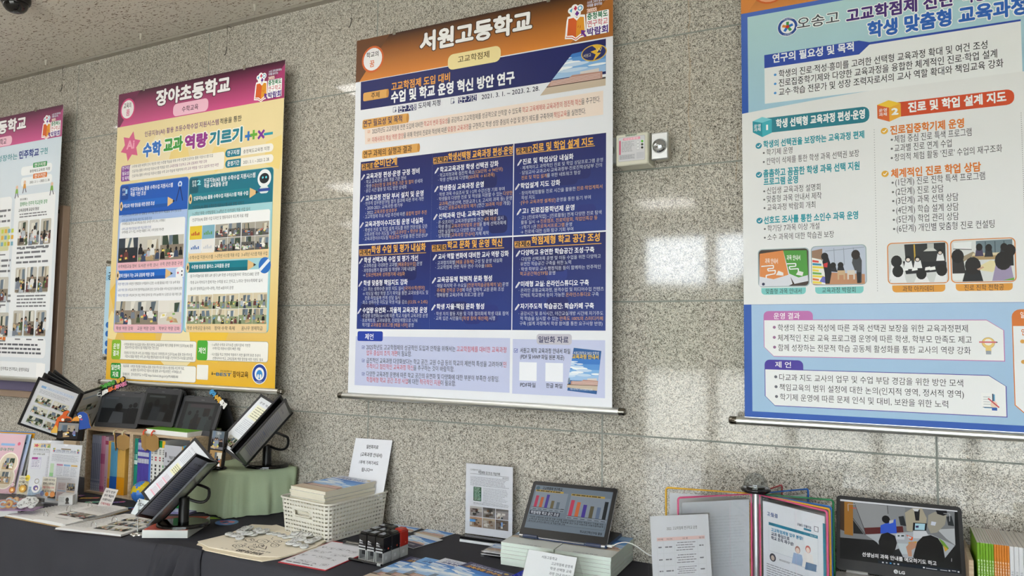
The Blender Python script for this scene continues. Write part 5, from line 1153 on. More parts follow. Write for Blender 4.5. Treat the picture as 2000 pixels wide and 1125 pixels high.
# ceiling hooks with wires, and S-hooks hanging before the wall
hk = [(275, 66, 'first white ceiling hook from the right edge of the ceiling'), (498, 9, ''), (90, 117, '')]
labs = ['white ceiling hook holding a wire, between the camera and the yellow banner', 'white ceiling hook nearest the top edge of the photo', 'white ceiling hook above the far left banner']
for (x, y, _), lab in zip(hk, labs):
    q = tab(x, y, CEIL); t = thing('ceiling_hook', lab, 'hook', (q.x, q.y, CEIL - .04), 'ceiling hooks')
    h2 = B(); h2.tube([(q.x, q.y, CEIL + .001), (q.x, q.y, CEIL - .012), (q.x, q.y, CEIL - .034)], [.008, .007, .0045], 'cfcabd', 'plastic', 10); h2.build('body', t)
    B().tube([(q.x, q.y, CEIL - .033), (q.x, q.y, CEIL - .16)], .0006, '9a968c', 'matt_metal', 5).build('wire', t)
    q2 = q
for (x, y), (bx_, by_), lab in (((119, 173), (119, 137), 'dark S-hook hanging on a wire above the far left banner'), ((440, 101), (444, 57), 'dark S-hook hanging on a wire above the yellow banner'), ((683, 46), (685, -8), 'dark S-hook hanging on a wire by the orange header')):
    q = onY(x, y, -.03); t = thing('wall_hook', lab, 'hook', (q.x, -.03, q.z - .02), 'S-hooks before the wall')
    h2 = B(); h2.tube([(q.x + .006, -.03, q.z + .024), (q.x + .012, -.03, q.z + .02), (q.x + .008, -.03, q.z + .004), (q.x + .004, -.03, q.z - .01), (q.x - .003, -.03, q.z - .018), (q.x - .010, -.03, q.z - .014)], .0018, '2b2622', 'matt_metal', 8); h2.build('hook', t)
    B().tube([(q.x + .01, -.03, q.z + .02), (q.x + .01, -.03, CEIL - .01)], .0007, '57524a', 'matt_metal', 5).build('wire', t)
    c2 = B(); c2.tube([(q.x + .01, -.004, CEIL - .016), (q.x + .01, -.03, CEIL - .016), (q.x + .01, -.036, CEIL - .03), (q.x + .01, -.03, CEIL - .04)], .0022, '8b8578', 'plastic', 8); c2.build('wire_clamp', t)

# tables under black cloths
TZ = 0.72
def pose(yw, tl=0.0, rl=0.0):
    yw, tl, rl = math.radians(yw), math.radians(tl), math.radians(rl)
    U = V((math.cos(yw), math.sin(yw), 0)); nh = V((math.sin(yw), -math.cos(yw), 0))
    W = V((0, 0, 1)) * math.cos(tl) - nh * math.sin(tl)
    return U * math.cos(rl) + W * math.sin(rl), -U * math.sin(rl) + W * math.cos(rl)
rnd = random.Random(11)
def front(x): return -.762 if x < -3.12 else (-.762 + (x + 3.12) * .093 if x < -2.40 else -.695)
JX = -2.405
def add_corner(b_):
    """bunched corner of the left cloth hanging where two tables meet"""
    vs = []; n = 60; rows = 24
    for i in range(n + 1):
        a = i / n
        for k in range(rows + 1):
            d = k / rows; e_ = min(1, d * 4)
            x = -2.585 + .235 * a + (a - .45) * .10 * d
            env = math.sin(a * PI) ** .5
            bulge = .012 + env * (.02 + .05 * e_ + .04 * d) + env * e_ * (.040 * math.sin(a * 18 + .6) + .018 * math.sin(a * 39))
            z = TZ + .002 + .006 * env - (.0 if k == 0 else .012 * (1 - math.exp(-d * 30))) - .6 * d
            vs.append((x, front(x) - (bulge if k else .002), z))
    b_.add(vs, [(i * (rows + 1) + j, i * (rows + 1) + j + 1, (i + 1) * (rows + 1) + j + 1, (i + 1) * (rows + 1) + j) for i in range(n) for j in range(rows)], '39393e', 'fabric', True)
    vs = [(-2.585 + .235 * i / 24, front(-2.585 + .235 * i / 24) + (.075 if j == 0 else -.002), TZ + .0022 + (.006 * math.sin(i / 24 * PI) ** .5 if j else 0)) for i in range(25) for j in (0, 1)]
    b_.add(vs, [(2 * i, 2 * i + 1, 2 * i + 3, 2 * i + 2) for i in range(24)], '3d3d42', 'fabric', True)
def cloth(name, label, x0, x1, z=TZ, corner=False):
    b_ = B(); n = 110; rows = 16; vs = []
    wave = [rnd.uniform(0, 6) for _ in range(4)]
    for i in range(n + 1):
        x = x0 + (x1 - x0) * i / n; fr = front(x)
        sec = [(x, -.003, z)]
        for k in range(1, 7): sec.append((x, -.003 + (fr + .012 + .003) * k / 6, z))
        sec.append((x, fr + .004, z - .003)); sec.append((x, fr, z - .012))
        for k in range(1, rows + 1):
            d = (z - .03) * k / rows; amp = .052 * min(1, d / .45)
            f = math.sin(x * 15 + wave[0] + .5 * d) * .5 + math.sin(x * 37 + wave[1] - .7 * d) * .34 + math.sin(x * 8 + wave[2]) * .45
            sec.append((x, fr - .004 - amp * (.7 + f * .7), z - .012 - d))
        vs += sec
    m_ = len(vs) // (n + 1)
    b_.add(vs, [(i * m_ + j, i * m_ + j + 1, (i + 1) * m_ + j + 1, (i + 1) * m_ + j) for i in range(n) for j in range(m_ - 1)], '3d3d42', 'fabric', True)
    if corner: add_corner(b_)
    return tag(b_.build(name), label, 'tablecloth', 'black tablecloths')
for i, (x0, x1, lab, nm) in enumerate(((-4.62, JX - .001, 'black tablecloth with bunched hanging corner over the left table with binders', 'folding table under the left black cloth'),
                                       (JX, -.361, 'black tablecloth over the middle table with tote bag, stamps and basket', 'folding table under the middle black cloth'),
                                       (-.36, 1.45, 'black tablecloth over the right table with the coloured rotating folder', 'folding table under the right black cloth'))):
    cloth('tablecloth', lab, x0, x1, corner=(i == 0))
    t = thing('folding_table', nm, 'table', ((x0 + x1) / 2, -.36, 0), 'folding tables')
    B().box(((x0 + x1) / 2, -.345, TZ - .02), (x1 - x0 - .03, .64, .028), '8a7a66', 'plastic', .004).build('tabletop', t)
    for xx in (x0 + .12, x1 - .12):
        for yy in (-.58, -.10): B().tube([(xx, yy, 0), (xx, yy, TZ - .034)], .013, '55565a', 'matt_metal', 10).build('leg', t)
# shelf boxes with their books
SF, SZ = -.255, 1.055           # front and top of the shelf boxes
SX0, SX1, SX2 = -3.742, -3.388, -2.955
def shelf(label, x0, x1):
    t = thing('shelf_box', label, 'shelf', ((x0 + x1) / 2, SF / 2, TZ), 'wooden shelf boxes'); k = .0125; ym, dy = (SF - .012) / 2, -SF - .012
    for nm, c, d in (('side_panel', (x0 + k / 2, ym, (TZ + SZ) / 2), (k, dy, SZ - TZ)), ('side_panel', (x1 - k / 2, ym, (TZ + SZ) / 2), (k, dy, SZ - TZ)),
                     ('top_panel', ((x0 + x1) / 2, ym, SZ - k / 2), (x1 - x0 - 2 * k, dy, k)), ('bottom_panel', ((x0 + x1) / 2, ym, TZ + k / 2 + .0004), (x1 - x0 - 2 * k, dy, k - .0006)),
                     ('back_panel', ((x0 + x1) / 2, -.018, (TZ + SZ) / 2), (x1 - x0 - 2 * k, .005, SZ - TZ - 2 * k))):
        B().box(c, d, 'b09678', 'wood_laminate', .001).build(nm, t)
shelf('light wooden shelf box holding grey, pink, blue and yellow booklets', SX0, SX1 - .0005)
shelf('light wooden shelf box holding teal, purple and white folders', SX1, SX2)
def spine_book(x0, x1, h, col, bands, label, cat, group, y=SF + .012, depth=.205, z0=TZ + .0132, name='booklet', rows=(), page='d9d6cc', mat='coated_print'):
    b_ = B(); wd = x1 - x0 - .0006
    b_.box(((x0 + x1) / 2, y + depth / 2, z0 + h / 2), (wd, depth, h), col, mat, min(.0012, wd * .2))
    b_.box(((x0 + x1) / 2, y + depth / 2 + .001, z0 + h + .0004), (wd * .7, depth - .004, .0008), page, 'paper')
    p = Pen(b_, Sheet((x0 + .0003, y - .0001, z0), (1, 0, 0), (0, 0, 1)), None, mat)
    for v0, v1, cc in bands: p.urect(0, v0 * h, wd, v1 * h, cc, 1)
    for v0, v1, u0, u1, cc, n in rows:
        for i in range(n): p.urect(wd * u0, h * (v0 + (v1 - v0) * i / n), wd * u1, h * (v0 + (v1 - v0) * (i + .62) / n), cc, 2)
    return tag(b_.build(name), label, cat, group)
def sx(px, py): return onY(px, py, SF + .012).x
zx = lambda x: 150 + x / 6.614
XS = [sx(zx(v), 920) for v in (180, 204, 228, 252, 276, 300)]
od = ('first', 'second', 'third', 'fourth', 'fifth', 'sixth')
for i in range(5):
    spine_book(XS[i], XS[i + 1], .285, '8f98b2', [(.0, .02, 'a9b0c6'), (.16, .18, '6b7594')], 'grey-blue booklet in the left shelf box, %s from its left side' % od[i], 'book', 'grey-blue booklets in the left shelf box',
               rows=[(.22, .86, .3, .7, '4a5474', 26), (.02, .15, .35, .65, 'c3c8d6', 3)])
XS = [sx(zx(v), 920) for v in (300, 327, 355, 395, 410, 427)]
spine_book(XS[0], XS[1], .285, 'c77a9c', [(.5, .68, 'a94f7c'), (.04, .1, 'a94f7c')], 'deep pink booklet standing right beside the grey-blue booklets', 'book', 'pink booklets')
spine_book(XS[1], XS[2], .285, 'cc86a4', [(.5, .68, 'b05a84'), (.04, .1, 'b05a84')], 'deep pink booklet, right one of the pink pair', 'book', 'pink booklets')
spine_book(XS[2], XS[3], .282, 'c3a3b4', [(.86, .93, 'a33a5c')], 'pale mauve booklet between the pink and yellow spines', 'book', None, rows=[(.1, .3, .3, .5, '8a6a7c', 4)])
spine_book(XS[3], XS[4], .262, 'd9a640', [(0, .28, 'cf8a1c')], 'thin yellow booklet beside the mauve one', 'book', 'thin yellow booklets')
spine_book(XS[4], XS[5], .262, 'd3aa54', [(0, .28, 'cf8a1c')], 'thin yellow booklet touching the blue booklets', 'book', 'thin yellow booklets')
XS = [sx(zx(427 + 18 * i), 920) for i in range(6)]
for i in range(5): spine_book(XS[i], XS[i + 1], .258, '4f93b8', [(0, .335, '1c4f9c')], 'light and dark blue booklet, %s of the blue row' % od[i], 'book', 'blue booklets')
XS = [sx(zx(517 + 20 * i), 920) for i in range(6)]
for i in range(5): spine_book(XS[i], XS[i + 1], .256, 'd0a24c', [(0, .335, 'd08a10'), (.335, .345, 'b8863a')], 'yellow booklet with orange foot, %s of the yellow row' % od[i], 'book', 'yellow booklets')
zx = lambda x: 240 + x / 8.656
XS = [sx(zx(v), 920) for v in (108, 131, 162, 199, 238)]; XS[0] = max(XS[0], SX1 + .0136)
for i in range(4): spine_book(XS[i], XS[i + 1], .29, '14806f', [(.56, .63, 'bcd3cc'), (.66, .73, '3d9a8b'), (.545, .553, '0e4f48'), (.74, .75, '0e4f48')], 'teal folder in the right shelf box, %s of the teal row' % od[i], 'folder', 'teal folders', name='folder', rows=[(.65, .74, .25, .8, 'a9c9c2', 4), (.82, .9, .2, .75, '0f6a5e', 4)])
XS = [sx(zx(v), 920) for v in (240, 283, 327, 372, 430)]
for i in range(4): spine_book(XS[i], XS[i + 1], .286, '4a3f92', [(.6, .68, 'c9cbd6'), (.72, .79, 'b4b8c8'), (.83, .95, 'a9aec4')], 'purple folder with white bands, %s of the purple row' % od[i], 'folder', 'purple folders', name='folder', rows=[(.6, .68, .1, .9, '8f93a4', 4), (.83, .95, .2, .35, '4a3f92', 1), (.83, .95, .6, .75, '4a3f92', 1)])
XS = [sx(zx(v), 920) for v in (430, 462)]
spine_book(XS[0], XS[1], .27, '3f6fc0', [], 'thin bright blue folder between the purple folders and white books', 'folder', None, name='folder')
XS = [sx(zx(v), 920) for v in (462, 510, 588, 650, 700)]
for i, (tc, lc, lb) in enumerate((('e0b02c', 'd2a020', 'white book with yellow spine top, nearest the purple folders'), ('a81c5c', '8f1450', 'white book with magenta spine top'), ('1f8a3c', '16702f', 'white book with green spine top'), ('e0b02c', '2f8f4c', 'white book with yellow spine top beside the paper sign'))):
    spine_book(XS[i], XS[i + 1], .292, 'd3d3cf', [(.885, 1.0, tc)], lb, 'book', 'white books with coloured spine tops', name='book', rows=[(.06, .62, .32, .68, '3a3a3e' if i != 3 else '2f8f4c', 9), (.66, .74, .3, .7, 'b8384c' if i in (1, 2) else '44444a', 2), (.77, .86, .2, .8, '8a8a8a', 3)])
XS = [sx(zx(v), 900) for v in (985, 1012, 1085, 1160, 1230)]; XS = [min(q, SX2 - .0135 - .012 * (4 - i)) for i, q in enumerate(XS)]
for i, (cc, lb) in enumerate((('d9a62c', 'thin yellow booklet behind the paper sign in the right shelf box'), ('2f87b4', 'light blue booklet right of the paper sign in the shelf box'), ('dcdcd6', 'white booklet in the right shelf box beside the light blue one'), ('2f7a4c', 'green booklet at the right end of the shelf box'))):
    spine_book(XS[i], XS[i + 1], .275 + .004 * i, cc, [], lb, 'book', None)
# small acrylic sign standing in the right shelf box
x0, x1 = sx(zx(703), 880), sx(zx(1000), 880)
t = thing('sign_holder', 'small acrylic sign with grey paper standing inside the right shelf box', 'sign', ((x0 + x1) / 2, SF + .02, TZ + .0125))
b_ = B(); b_.box(((x0 + x1) / 2, SF + .012, TZ + .153), (x1 - x0, .001, .27), 'c9cad2', 'paper'); p = Pen(b_, Sheet((x0, SF + .0114, TZ + .018), (1, 0, 0), (0, 0, 1)), None, 'paper'); wd = x1 - x0
p.urect(wd * .06, .21, wd * .13, .235, '4a4a52', 1); p.utext('학습지 활동', wd * .3, wd * .72, .212, .016, '33333a', .02); p.ulines(wd * .2, .185, wd * .8, .2, 1, '6a6a72', seed=2); p.ulines(wd * .06, .04, wd * .85, .175, 9, '6f7078', seed=3); b_.build('paper', t)
B().box(((x0 + x1) / 2, SF + .009, TZ + .153), (x1 - x0 + .006, .002, .276), 'ffffff', 'clear_acrylic').build('acrylic_plate', t)
B().box(((x0 + x1) / 2, SF + .02, TZ + .0165), (x1 - x0 + .006, .03, .004), 'ffffff', 'clear_acrylic').build('acrylic_foot', t)
# brown felt tags hanging over the shelf edge
def felt(px, py, w_, h_, yw, loopc, label, deco=False):
    q = onY(px, py, SF - .012); t = thing('felt_tag', label, 'tag', (q.x, q.y, q.z - h_), 'brown felt tags on the shelf edge')
    U, W = pose(yw, -6); O = V((q.x, q.y, q.z))
    b_ = B(); b_.prism([(-w_ / 2, -.018), (-.004, 0), (.004, 0), (w_ / 2, -.018), (w_ / 2, -h_ * .8), (0, -h_), (-w_ / 2, -h_ * .82)], O, U, W, .004, 'a3804f', 'canvas_cloth'); b_.build('felt_body', t)
    B().tube([O + W * -.008 - V((0, .003, 0)), O + W * .006 - V((0, .002, 0)), O + W * .016 + V((0, .008, 0)), O + W * .012 + V((0, .02, 0))], .0035, loopc, 'fabric', 8).build('ribbon_loop', t)
    if deco:
        b_ = B(); n = U.cross(W); p = Pen(b_, Sheet(O + n * .0004, U, W), None, 'canvas_cloth'); p.uell(-w_ * .05, -h_ * .5, .012, .022, '8a5a8c', 1, 14); p.uell(-w_ * .05, -h_ * .5, .007, .014, 'd0b060', 2, 12); b_.build('painted_flower', t)
felt(223, 846, .07, .09, -38, 'cfc3a0', 'brown felt tag with cream loop and painted edge, left of the shelf divider')
felt(240, 847, .068, .088, 22, 'cfc3a0', 'brown felt tag with cream loop, right beside the shelf divider', False)
felt(281, 846, .068, .088, -12, 'd9553c', 'brown felt tag with orange loop, left one below the green box', False)
felt(297, 848, .068, .088, 18, 'd9553c', 'brown felt tag with orange loop, right one below the green box', False)

# three tent-folded laptops on the shelf
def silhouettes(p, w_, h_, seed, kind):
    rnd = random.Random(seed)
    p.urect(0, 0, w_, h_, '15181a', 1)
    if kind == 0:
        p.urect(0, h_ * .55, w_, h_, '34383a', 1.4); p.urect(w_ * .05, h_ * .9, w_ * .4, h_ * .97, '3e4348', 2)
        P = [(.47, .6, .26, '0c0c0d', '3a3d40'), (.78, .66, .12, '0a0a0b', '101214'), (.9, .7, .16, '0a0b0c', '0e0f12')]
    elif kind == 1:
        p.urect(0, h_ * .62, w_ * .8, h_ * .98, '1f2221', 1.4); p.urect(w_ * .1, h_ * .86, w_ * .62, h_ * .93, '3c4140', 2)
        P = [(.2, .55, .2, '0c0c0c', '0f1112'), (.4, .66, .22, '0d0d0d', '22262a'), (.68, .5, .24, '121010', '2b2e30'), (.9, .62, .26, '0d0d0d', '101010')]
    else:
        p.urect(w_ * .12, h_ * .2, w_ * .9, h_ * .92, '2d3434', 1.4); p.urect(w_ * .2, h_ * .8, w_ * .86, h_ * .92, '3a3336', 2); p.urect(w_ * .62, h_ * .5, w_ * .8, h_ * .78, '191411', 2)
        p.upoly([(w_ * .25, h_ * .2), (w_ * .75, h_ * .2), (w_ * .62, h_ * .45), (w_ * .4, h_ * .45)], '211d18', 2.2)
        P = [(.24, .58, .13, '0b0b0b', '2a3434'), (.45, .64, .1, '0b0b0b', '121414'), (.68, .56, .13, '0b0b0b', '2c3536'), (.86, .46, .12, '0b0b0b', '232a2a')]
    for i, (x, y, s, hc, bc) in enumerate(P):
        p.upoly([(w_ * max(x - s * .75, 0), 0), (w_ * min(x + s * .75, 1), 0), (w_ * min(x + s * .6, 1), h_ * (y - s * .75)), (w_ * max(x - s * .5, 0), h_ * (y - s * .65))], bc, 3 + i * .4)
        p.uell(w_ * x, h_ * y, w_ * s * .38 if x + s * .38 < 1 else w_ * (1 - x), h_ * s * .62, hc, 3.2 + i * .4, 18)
def tent_laptop(label, O, yw, tl, kind):
    t = thing('tent_laptop', label, 'laptop', O, 'laptops folded like tents on the shelf')
    U, W = pose(yw, tl); n = U.cross(W).normalized(); w_, h_ = .282, .192; O = V(O) + n * .0
    fr = lambda a, c, r=.008: [(a / 2 - r, 0), (a / 2, r), (a / 2, c - r), (a / 2 - r, c), (-a / 2 + r, c), (-a / 2, c - r), (-a / 2, r), (-a / 2 + r, 0)]
    b_ = B(); b_.prism(fr(w_, h_), O, U, W, .011, '35363a', 'plastic', '2a2b2e')
    p = Pen(b_, Sheet(O - U * w_ / 2, U, W), None, 'plastic'); p.uell(w_ / 2, .012, .0022, .0022, '101012', 1, 10); p.utext('HP' if False else '■', w_ * .46, w_ * .54, h_ - .018, .006, '55575c', 0, 1)
    lid = b_.build('lid', t)
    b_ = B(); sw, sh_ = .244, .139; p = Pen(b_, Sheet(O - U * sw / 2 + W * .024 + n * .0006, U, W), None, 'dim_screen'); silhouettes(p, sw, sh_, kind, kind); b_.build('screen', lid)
    top = O + W * (h_ - .004) - n * .006
    U2, W2 = pose(yw + 180, tl + 3); n2 = U2.cross(W2).normalized(); O2 = top - W2 * h_ + n2 * .013
    b_ = B(); b_.prism(fr(w_, h_ - .004), O2, U2, W2, .014, '2c2d31', 'plastic', '232427'); b_.build('keyboard_half', t)
    for s in (-1, 1):
        c = top + U * s * w_ * .32; B().tube([c - U * .02, c + U * .02], .008, '3c3d41', 'plastic', 12).build('hinge', t)
    return U, W, n, O, w_, h_
k = .97
def pull(P, y):   # slide a point along its sight line to depth y
    return CAM + (V(P) - CAM) * ((y - CAM.y) / (P[1] - CAM.y))
A_ = tent_laptop('grey laptop folded like a tent on the shelf box, leftmost of three', (pull((-3.668, -.15, 1.045), -.19).x, -.19, SZ + .001), 9, 15.8, 0)
gb = (-3.36, -.17)
B_ = tent_laptop('grey laptop folded like a tent on the green topped box', (pull((-3.434, -.092, 1.056), -.165).x, -.165, SZ + .026), -2, 15, 1)
C_ = tent_laptop('grey laptop folded like a tent, nearest the black photo frame', (pull((-3.225, -.024, 1.038), -.17).x - .003, -.17, SZ + .001), 0, 19.5, 2)
# flat green and white box under the middle laptop
g0, g1 = tab(248, 842, SZ + .022), tab(302, 852, SZ + .022)
b_ = B(); gx0, gx1, gy0, gy1 = g0.x, g1.x + .03, -.252, -.045
t = thing('gift_box', 'flat white box with grass green lid top under the middle laptop', 'box', ((gx0 + gx1) / 2, (gy0 + gy1) / 2, SZ))
B().box(((gx0 + gx1) / 2, (gy0 + gy1) / 2, SZ + .0115), (gx1 - gx0, gy1 - gy0, .023), 'e2e2de', 'coated_print', .0015).build('box_body', t)
B().box(((gx0 + gx1) / 2, (gy0 + gy1) / 2, SZ + .0238), (gx1 - gx0 - .004, gy1 - gy0 - .004, .0016), '5f9a22', 'coated_print').build('green_top', t)
# cut-out word signs standing on the laptops
def word_sign(label, S_, rows, tilt, pos, thick=.006):
    U, W, n, O, w_, h_ = S_
    a = math.radians(tilt); U2 = U * math.cos(a) + W * math.sin(a); W2 = -U * math.sin(a) + W * math.cos(a); c0 = O + U * pos[0] + W * pos[1] + n * .006
    t = thing('word_sign', label, 'sign', c0, None)
    bk, lt = B(), B()
    for (txt, u0, v, h, col) in rows:
        u = u0
        for ch, cc in zip(txt, col):
            if ch != ' ':
                bk.prism([(u - h * .62 + .0 + .62 * h + (h * .62) * math.cos(q * PI / 5) * (.82 if False else .9), v + h * .66 * math.sin(q * PI / 5)) for q in range(10)], c0 + n * (.0005 * (len(bk.f) % 5)), U2, W2, thick, '0e0e10', 'plastic')
                p = Pen(lt, Sheet(c0 + n * .0028, U2, W2), None, 'plastic'); p.utext(ch, u - h * .46, u + h * .46, v, h, cc, .06, 1)
            u += h * (.96 if ch != ' ' else .4)
    bk.build('backing', t); lt.build('letters', t)
G_, Y_, K_, OR, WH = '4aa53a', 'd9a62c', 'e07fa8', 'dd6a2c', 'e9e9e6'
word_sign('cut-out word sign with green, yellow, orange and pink letters on the leftmost laptop', A_,
          [('교육하모 방송', -.062, .026, .026, [G_] * 4 + [WH] + [Y_] * 2), ('CJB모니와이드', -.080, -.006, .025, [WH] * 3 + [OR] * 2 + [K_] * 3)], 21, (-.085, .205))
word_sign('cut-out word sign with blue, yellow and white letters on the right laptop', C_,
          [('장야', -.058, .006, .026, ['3f9ad0'] * 2), ('수학', -.006, .004, .027, [Y_] * 2), ('축제', .046, .004, .028, [WH] * 2)], -28, (.098, .185))
b_ = B(); q = B_[3] + B_[1] * .2 + B_[0] * .03 - B_[2] * .02
for i in range(5): b_.prism([(.012 * math.cos(k_ * PI / 5) + .017 * i - .035, .012 * math.sin(k_ * PI / 5)) for k_ in range(10)], q, B_[0], B_[1], .005 + .0003 * i, '131315', 'plastic')
tag(b_.build('word_sign'), 'black back of a word sign peeping over the middle laptop', 'sign')

# flip-page display stands
def flip_stand(label, base, bz, lo, hi, w0, pages, base_r=.11, ring=True, base_yaw=.5, pole_top=None):
    lo, hi, w0 = V(lo), V(hi), V(w0); ax = (hi - lo).normalized(); Lg = (hi - lo).length; wl = w0.length; w0 = (w0 - ax * w0.dot(ax)).normalized()
    t = thing('flip_page_display', label, 'display stand', (base[0], base[1], bz), 'black flip-page displays')
    B().lathe([(base_r, 0), (base_r * 1.0, .008), (base_r * .97, .014), (base_r * .9, .016)], (base[0], base[1], bz), '0b0b0c', 'gloss_plastic', 40, sy=.72, rot=base_yaw).build('base', t)
    mid = lo + (hi - lo) * .5
    pt = pole_top or (bz + .115)
    B().tube([(base[0], base[1], bz + .014), (base[0], base[1], pt)], .021, '111113', 'plastic', 20).build('pole', t)
    # hoop that carries the spine
    c0 = V((base[0], base[1], pt)); c1 = lo + (hi - lo) * .62; pts = []
    out = (c0 + c1) / 2 - mid; bow = V((ax.x, ax.y, 0)).normalized() if ring else V((1, 0, 0))
    for i in range(17):
        s = i / 16; p_ = c0.lerp(c1, s); pts.append(p_ + (V((.9, .35, 0)).normalized() * .085 + V((0, 0, -.0))) * math.sin(PI * s) + V((0, 0, -.035)) * math.sin(PI * min(1, s * 1.6)) * (s < .625))
    B().tube(pts, .006, '18181a', 'plastic', 10).build('hoop', t)
    B().tube([lo - ax * .004, hi + ax * .004], .011, '141416', 'plastic', 14).build('spine', t)
    out = []
    for ang, col, fn, off in pages:
        a = math.radians(ang); wv = w0 * math.cos(a) + ax.cross(w0) * math.sin(a)
        n = wv.cross(ax) if True else None
        # U across the page away from the spine is wv; page up is ax.  face the camera
        n = (-wv).cross(ax).normalized(); U = -wv
        if n.dot(CAM - mid) < 0: U = wv; n = -n
        O = lo + wv * wl * .5 + n * off
        b_ = B(); e = .012
        b_.prism([(-wl / 2, 0), (wl / 2, 0), (wl / 2, Lg), (-wl / 2, Lg)], O, U, ax, .004, '17171a', 'plastic')
        for q0, q1, q2, q3 in ((-wl / 2, 0, wl / 2, e), (-wl / 2, Lg - e, wl / 2, Lg), (-wl / 2, e, -wl / 2 + e, Lg - e), (wl / 2 - e, e, wl / 2, Lg - e)):
            b_.prism([(q0, q1), (q2, q1), (q2, q3), (q0, q3)], O + n * .003, U, ax, .003, '1b1b1e', 'plastic')
        fr = b_.build('page_frame', t)
        b_ = B(); pw, ph = wl - 2 * e, Lg - 2 * e
        p = Pen(b_, Sheet(O - U * pw / 2 + ax * e + n * .0006, U, ax), None, 'glossy_print'); p.urect(0, 0, pw, ph, col, .5)
        if fn: fn(p, pw, ph)
        b_.build('page', fr)
    return t
def pg_front1(p, w_, h_):
    p.utext('장야 수학축제', w_ * .1, w_ * .5, h_ * .9, .008, '9a9aa4', 0)
    p.ulines(w_ * .1, h_ * .66, w_ * .75, h_ * .86, 9, 'b6b7c0', seed=1, fill=.35)
    p.urect(w_ * .12, h_ * .46, w_ * .45, h_ * .62, 'e9e6c6', 1); p.ulines(w_ * .14, h_ * .48, w_ * .42, h_ * .6, 4, 'a9a98a', seed=2); p.uphoto(w_ * .52, h_ * .42, w_ * .84, h_ * .54, 5, lay=1.5)
    for i in range(3): p.urect(w_ * .1, h_ * (.08 + .115 * i), w_ * .86, h_ * (.105 + .115 * i), 'e6b9c8', 1); p.ulines(w_ * .12, h_ * (.11 + .115 * i), w_ * .84, h_ * (.18 + .115 * i), 4, 'c3a7b4', seed=i, fill=.35)
def pg_lines(p, w_, h_):
    p.utext('운영 계획', w_ * .2, w_ * .55, h_ * .9, .009, '6a6c80', 0); p.ulines(w_ * .1, h_ * .1, w_ * .88, h_ * .84, 24, '8f93b4', seed=4, fill=.3); p.urect(w_ * .3, h_ * .47, w_ * .6, h_ * .475, '5a86c8', 2)
def pg_table(p, w_, h_):
    p.utext('운영 개요', w_ * .1, w_ * .45, h_ * .92, .012, '5a5c68', .01); p.urect(w_ * .1, h_ * .6, w_ * .9, h_ * .86, 'ecebd2', 1); p.ulines(w_ * .14, h_ * .62, w_ * .86, h_ * .84, 5, '9a9a86', seed=5, fill=.3)
    p.ulines(w_ * .1, h_ * .3, w_ * .9, h_ * .56, 9, 'a9adb8', seed=6, fill=.25)
    for i in range(7): p.urect(w_ * .08, h_ * (.28 + .045 * i), w_ * .92, h_ * (.282 + .045 * i), 'b9bcc6', 2)
    p.uphoto(w_ * .1, h_ * .05, w_ * .5, h_ * .22, 9, lay=1.5)
flip_stand('black flip-page display stand on the white and red box, front left', tab(358, 1026, .752), .7525, (-2.755, -.567, .762), (-2.613, -.409, .995), (-.201, .055, .085),
           [(0, 'dfe2e8', pg_front1, 0), (118, 'c9cde0', pg_lines, .002), (133, 'a9a9ac', None, .004)], .108, pole_top=.868)
flip_stand('black flip-page display stand on the green cloth covered box', tab(521, 912, .93), .9315, (-2.575, -.285, .967), (-2.479, -.105, 1.190), (-.213, .018, .071),
           [(0, 'e3e6ea', pg_table, 0), (110, '2a2a2e', None, .002), (117, 'b0b0b4', pg_lines, .004)], .10, pole_top=1.03)
def pg_class(p, w_, h_):
    p.urect(w_ * .1, h_ * .86, w_ * .92, h_ * .91, '8fb4dc', 1); p.urect(w_ * .22, h_ * .864, w_ * .915, h_ * .906, 'e6edf6', 2); p.utext('교육활동중심학교운영을 지원하는 프로그램 운영 현황', w_ * .24, w_ * .9, h_ * .885, .008, '4a6a9a', 0); p.ulines(w_ * .1, h_ * .74, w_ * .88, h_ * .83, 4, '9a9ca6', seed=7, fill=.3)
    for i in range(6):
        u, v = w_ * (.1 + .43 * (i % 2)), h_ * (.52 - .23 * (i // 2)); p.uphoto(u, v, u + w_ * .39, v + h_ * .17, 30 + i, ('d9d9c8', '8f9a86'), people=5, lay=1.2); p.urect(u + w_ * .1, v - h_ * .02, u + w_ * .3, v - h_ * .012, '9a9ca6', 1)
def pg_small(p, w_, h_):
    p.urect(w_ * .1, h_ * .84, w_ * .9, h_ * .88, 'c9d9ea', 1); p.uphoto(w_ * .1, h_ * .5, w_ * .8, h_ * .68, 44, ('dcdcd0', 'b4baa8'), lay=1.2); p.uphoto(w_ * .1, h_ * .2, w_ * .8, h_ * .38, 45, ('dcdcd8', 'b9b9b4'), lay=1.2)
lo, hi = V((-4.205, -.100, .945)), V((-4.030, -.102, 1.212)); w0 = V((-.139, -.161, .094)) * .925; lo, hi = CAM + (lo - CAM) * .925, CAM + (hi - CAM) * .925
flip_stand('black flip-page display stand with photo pages behind the acrylic sheets, far left', (-3.93, -.30), TZ + .001, lo, hi, w0,
           [(0, 'dfe1e4', pg_class, 0), (-116, 'eceeec', pg_small, 0), (-14, '1c1c1f', None, -.004), (-22, '1c1c1f', None, -.008), (-30, '232327', None, -.012)], .10, pole_top=.98)
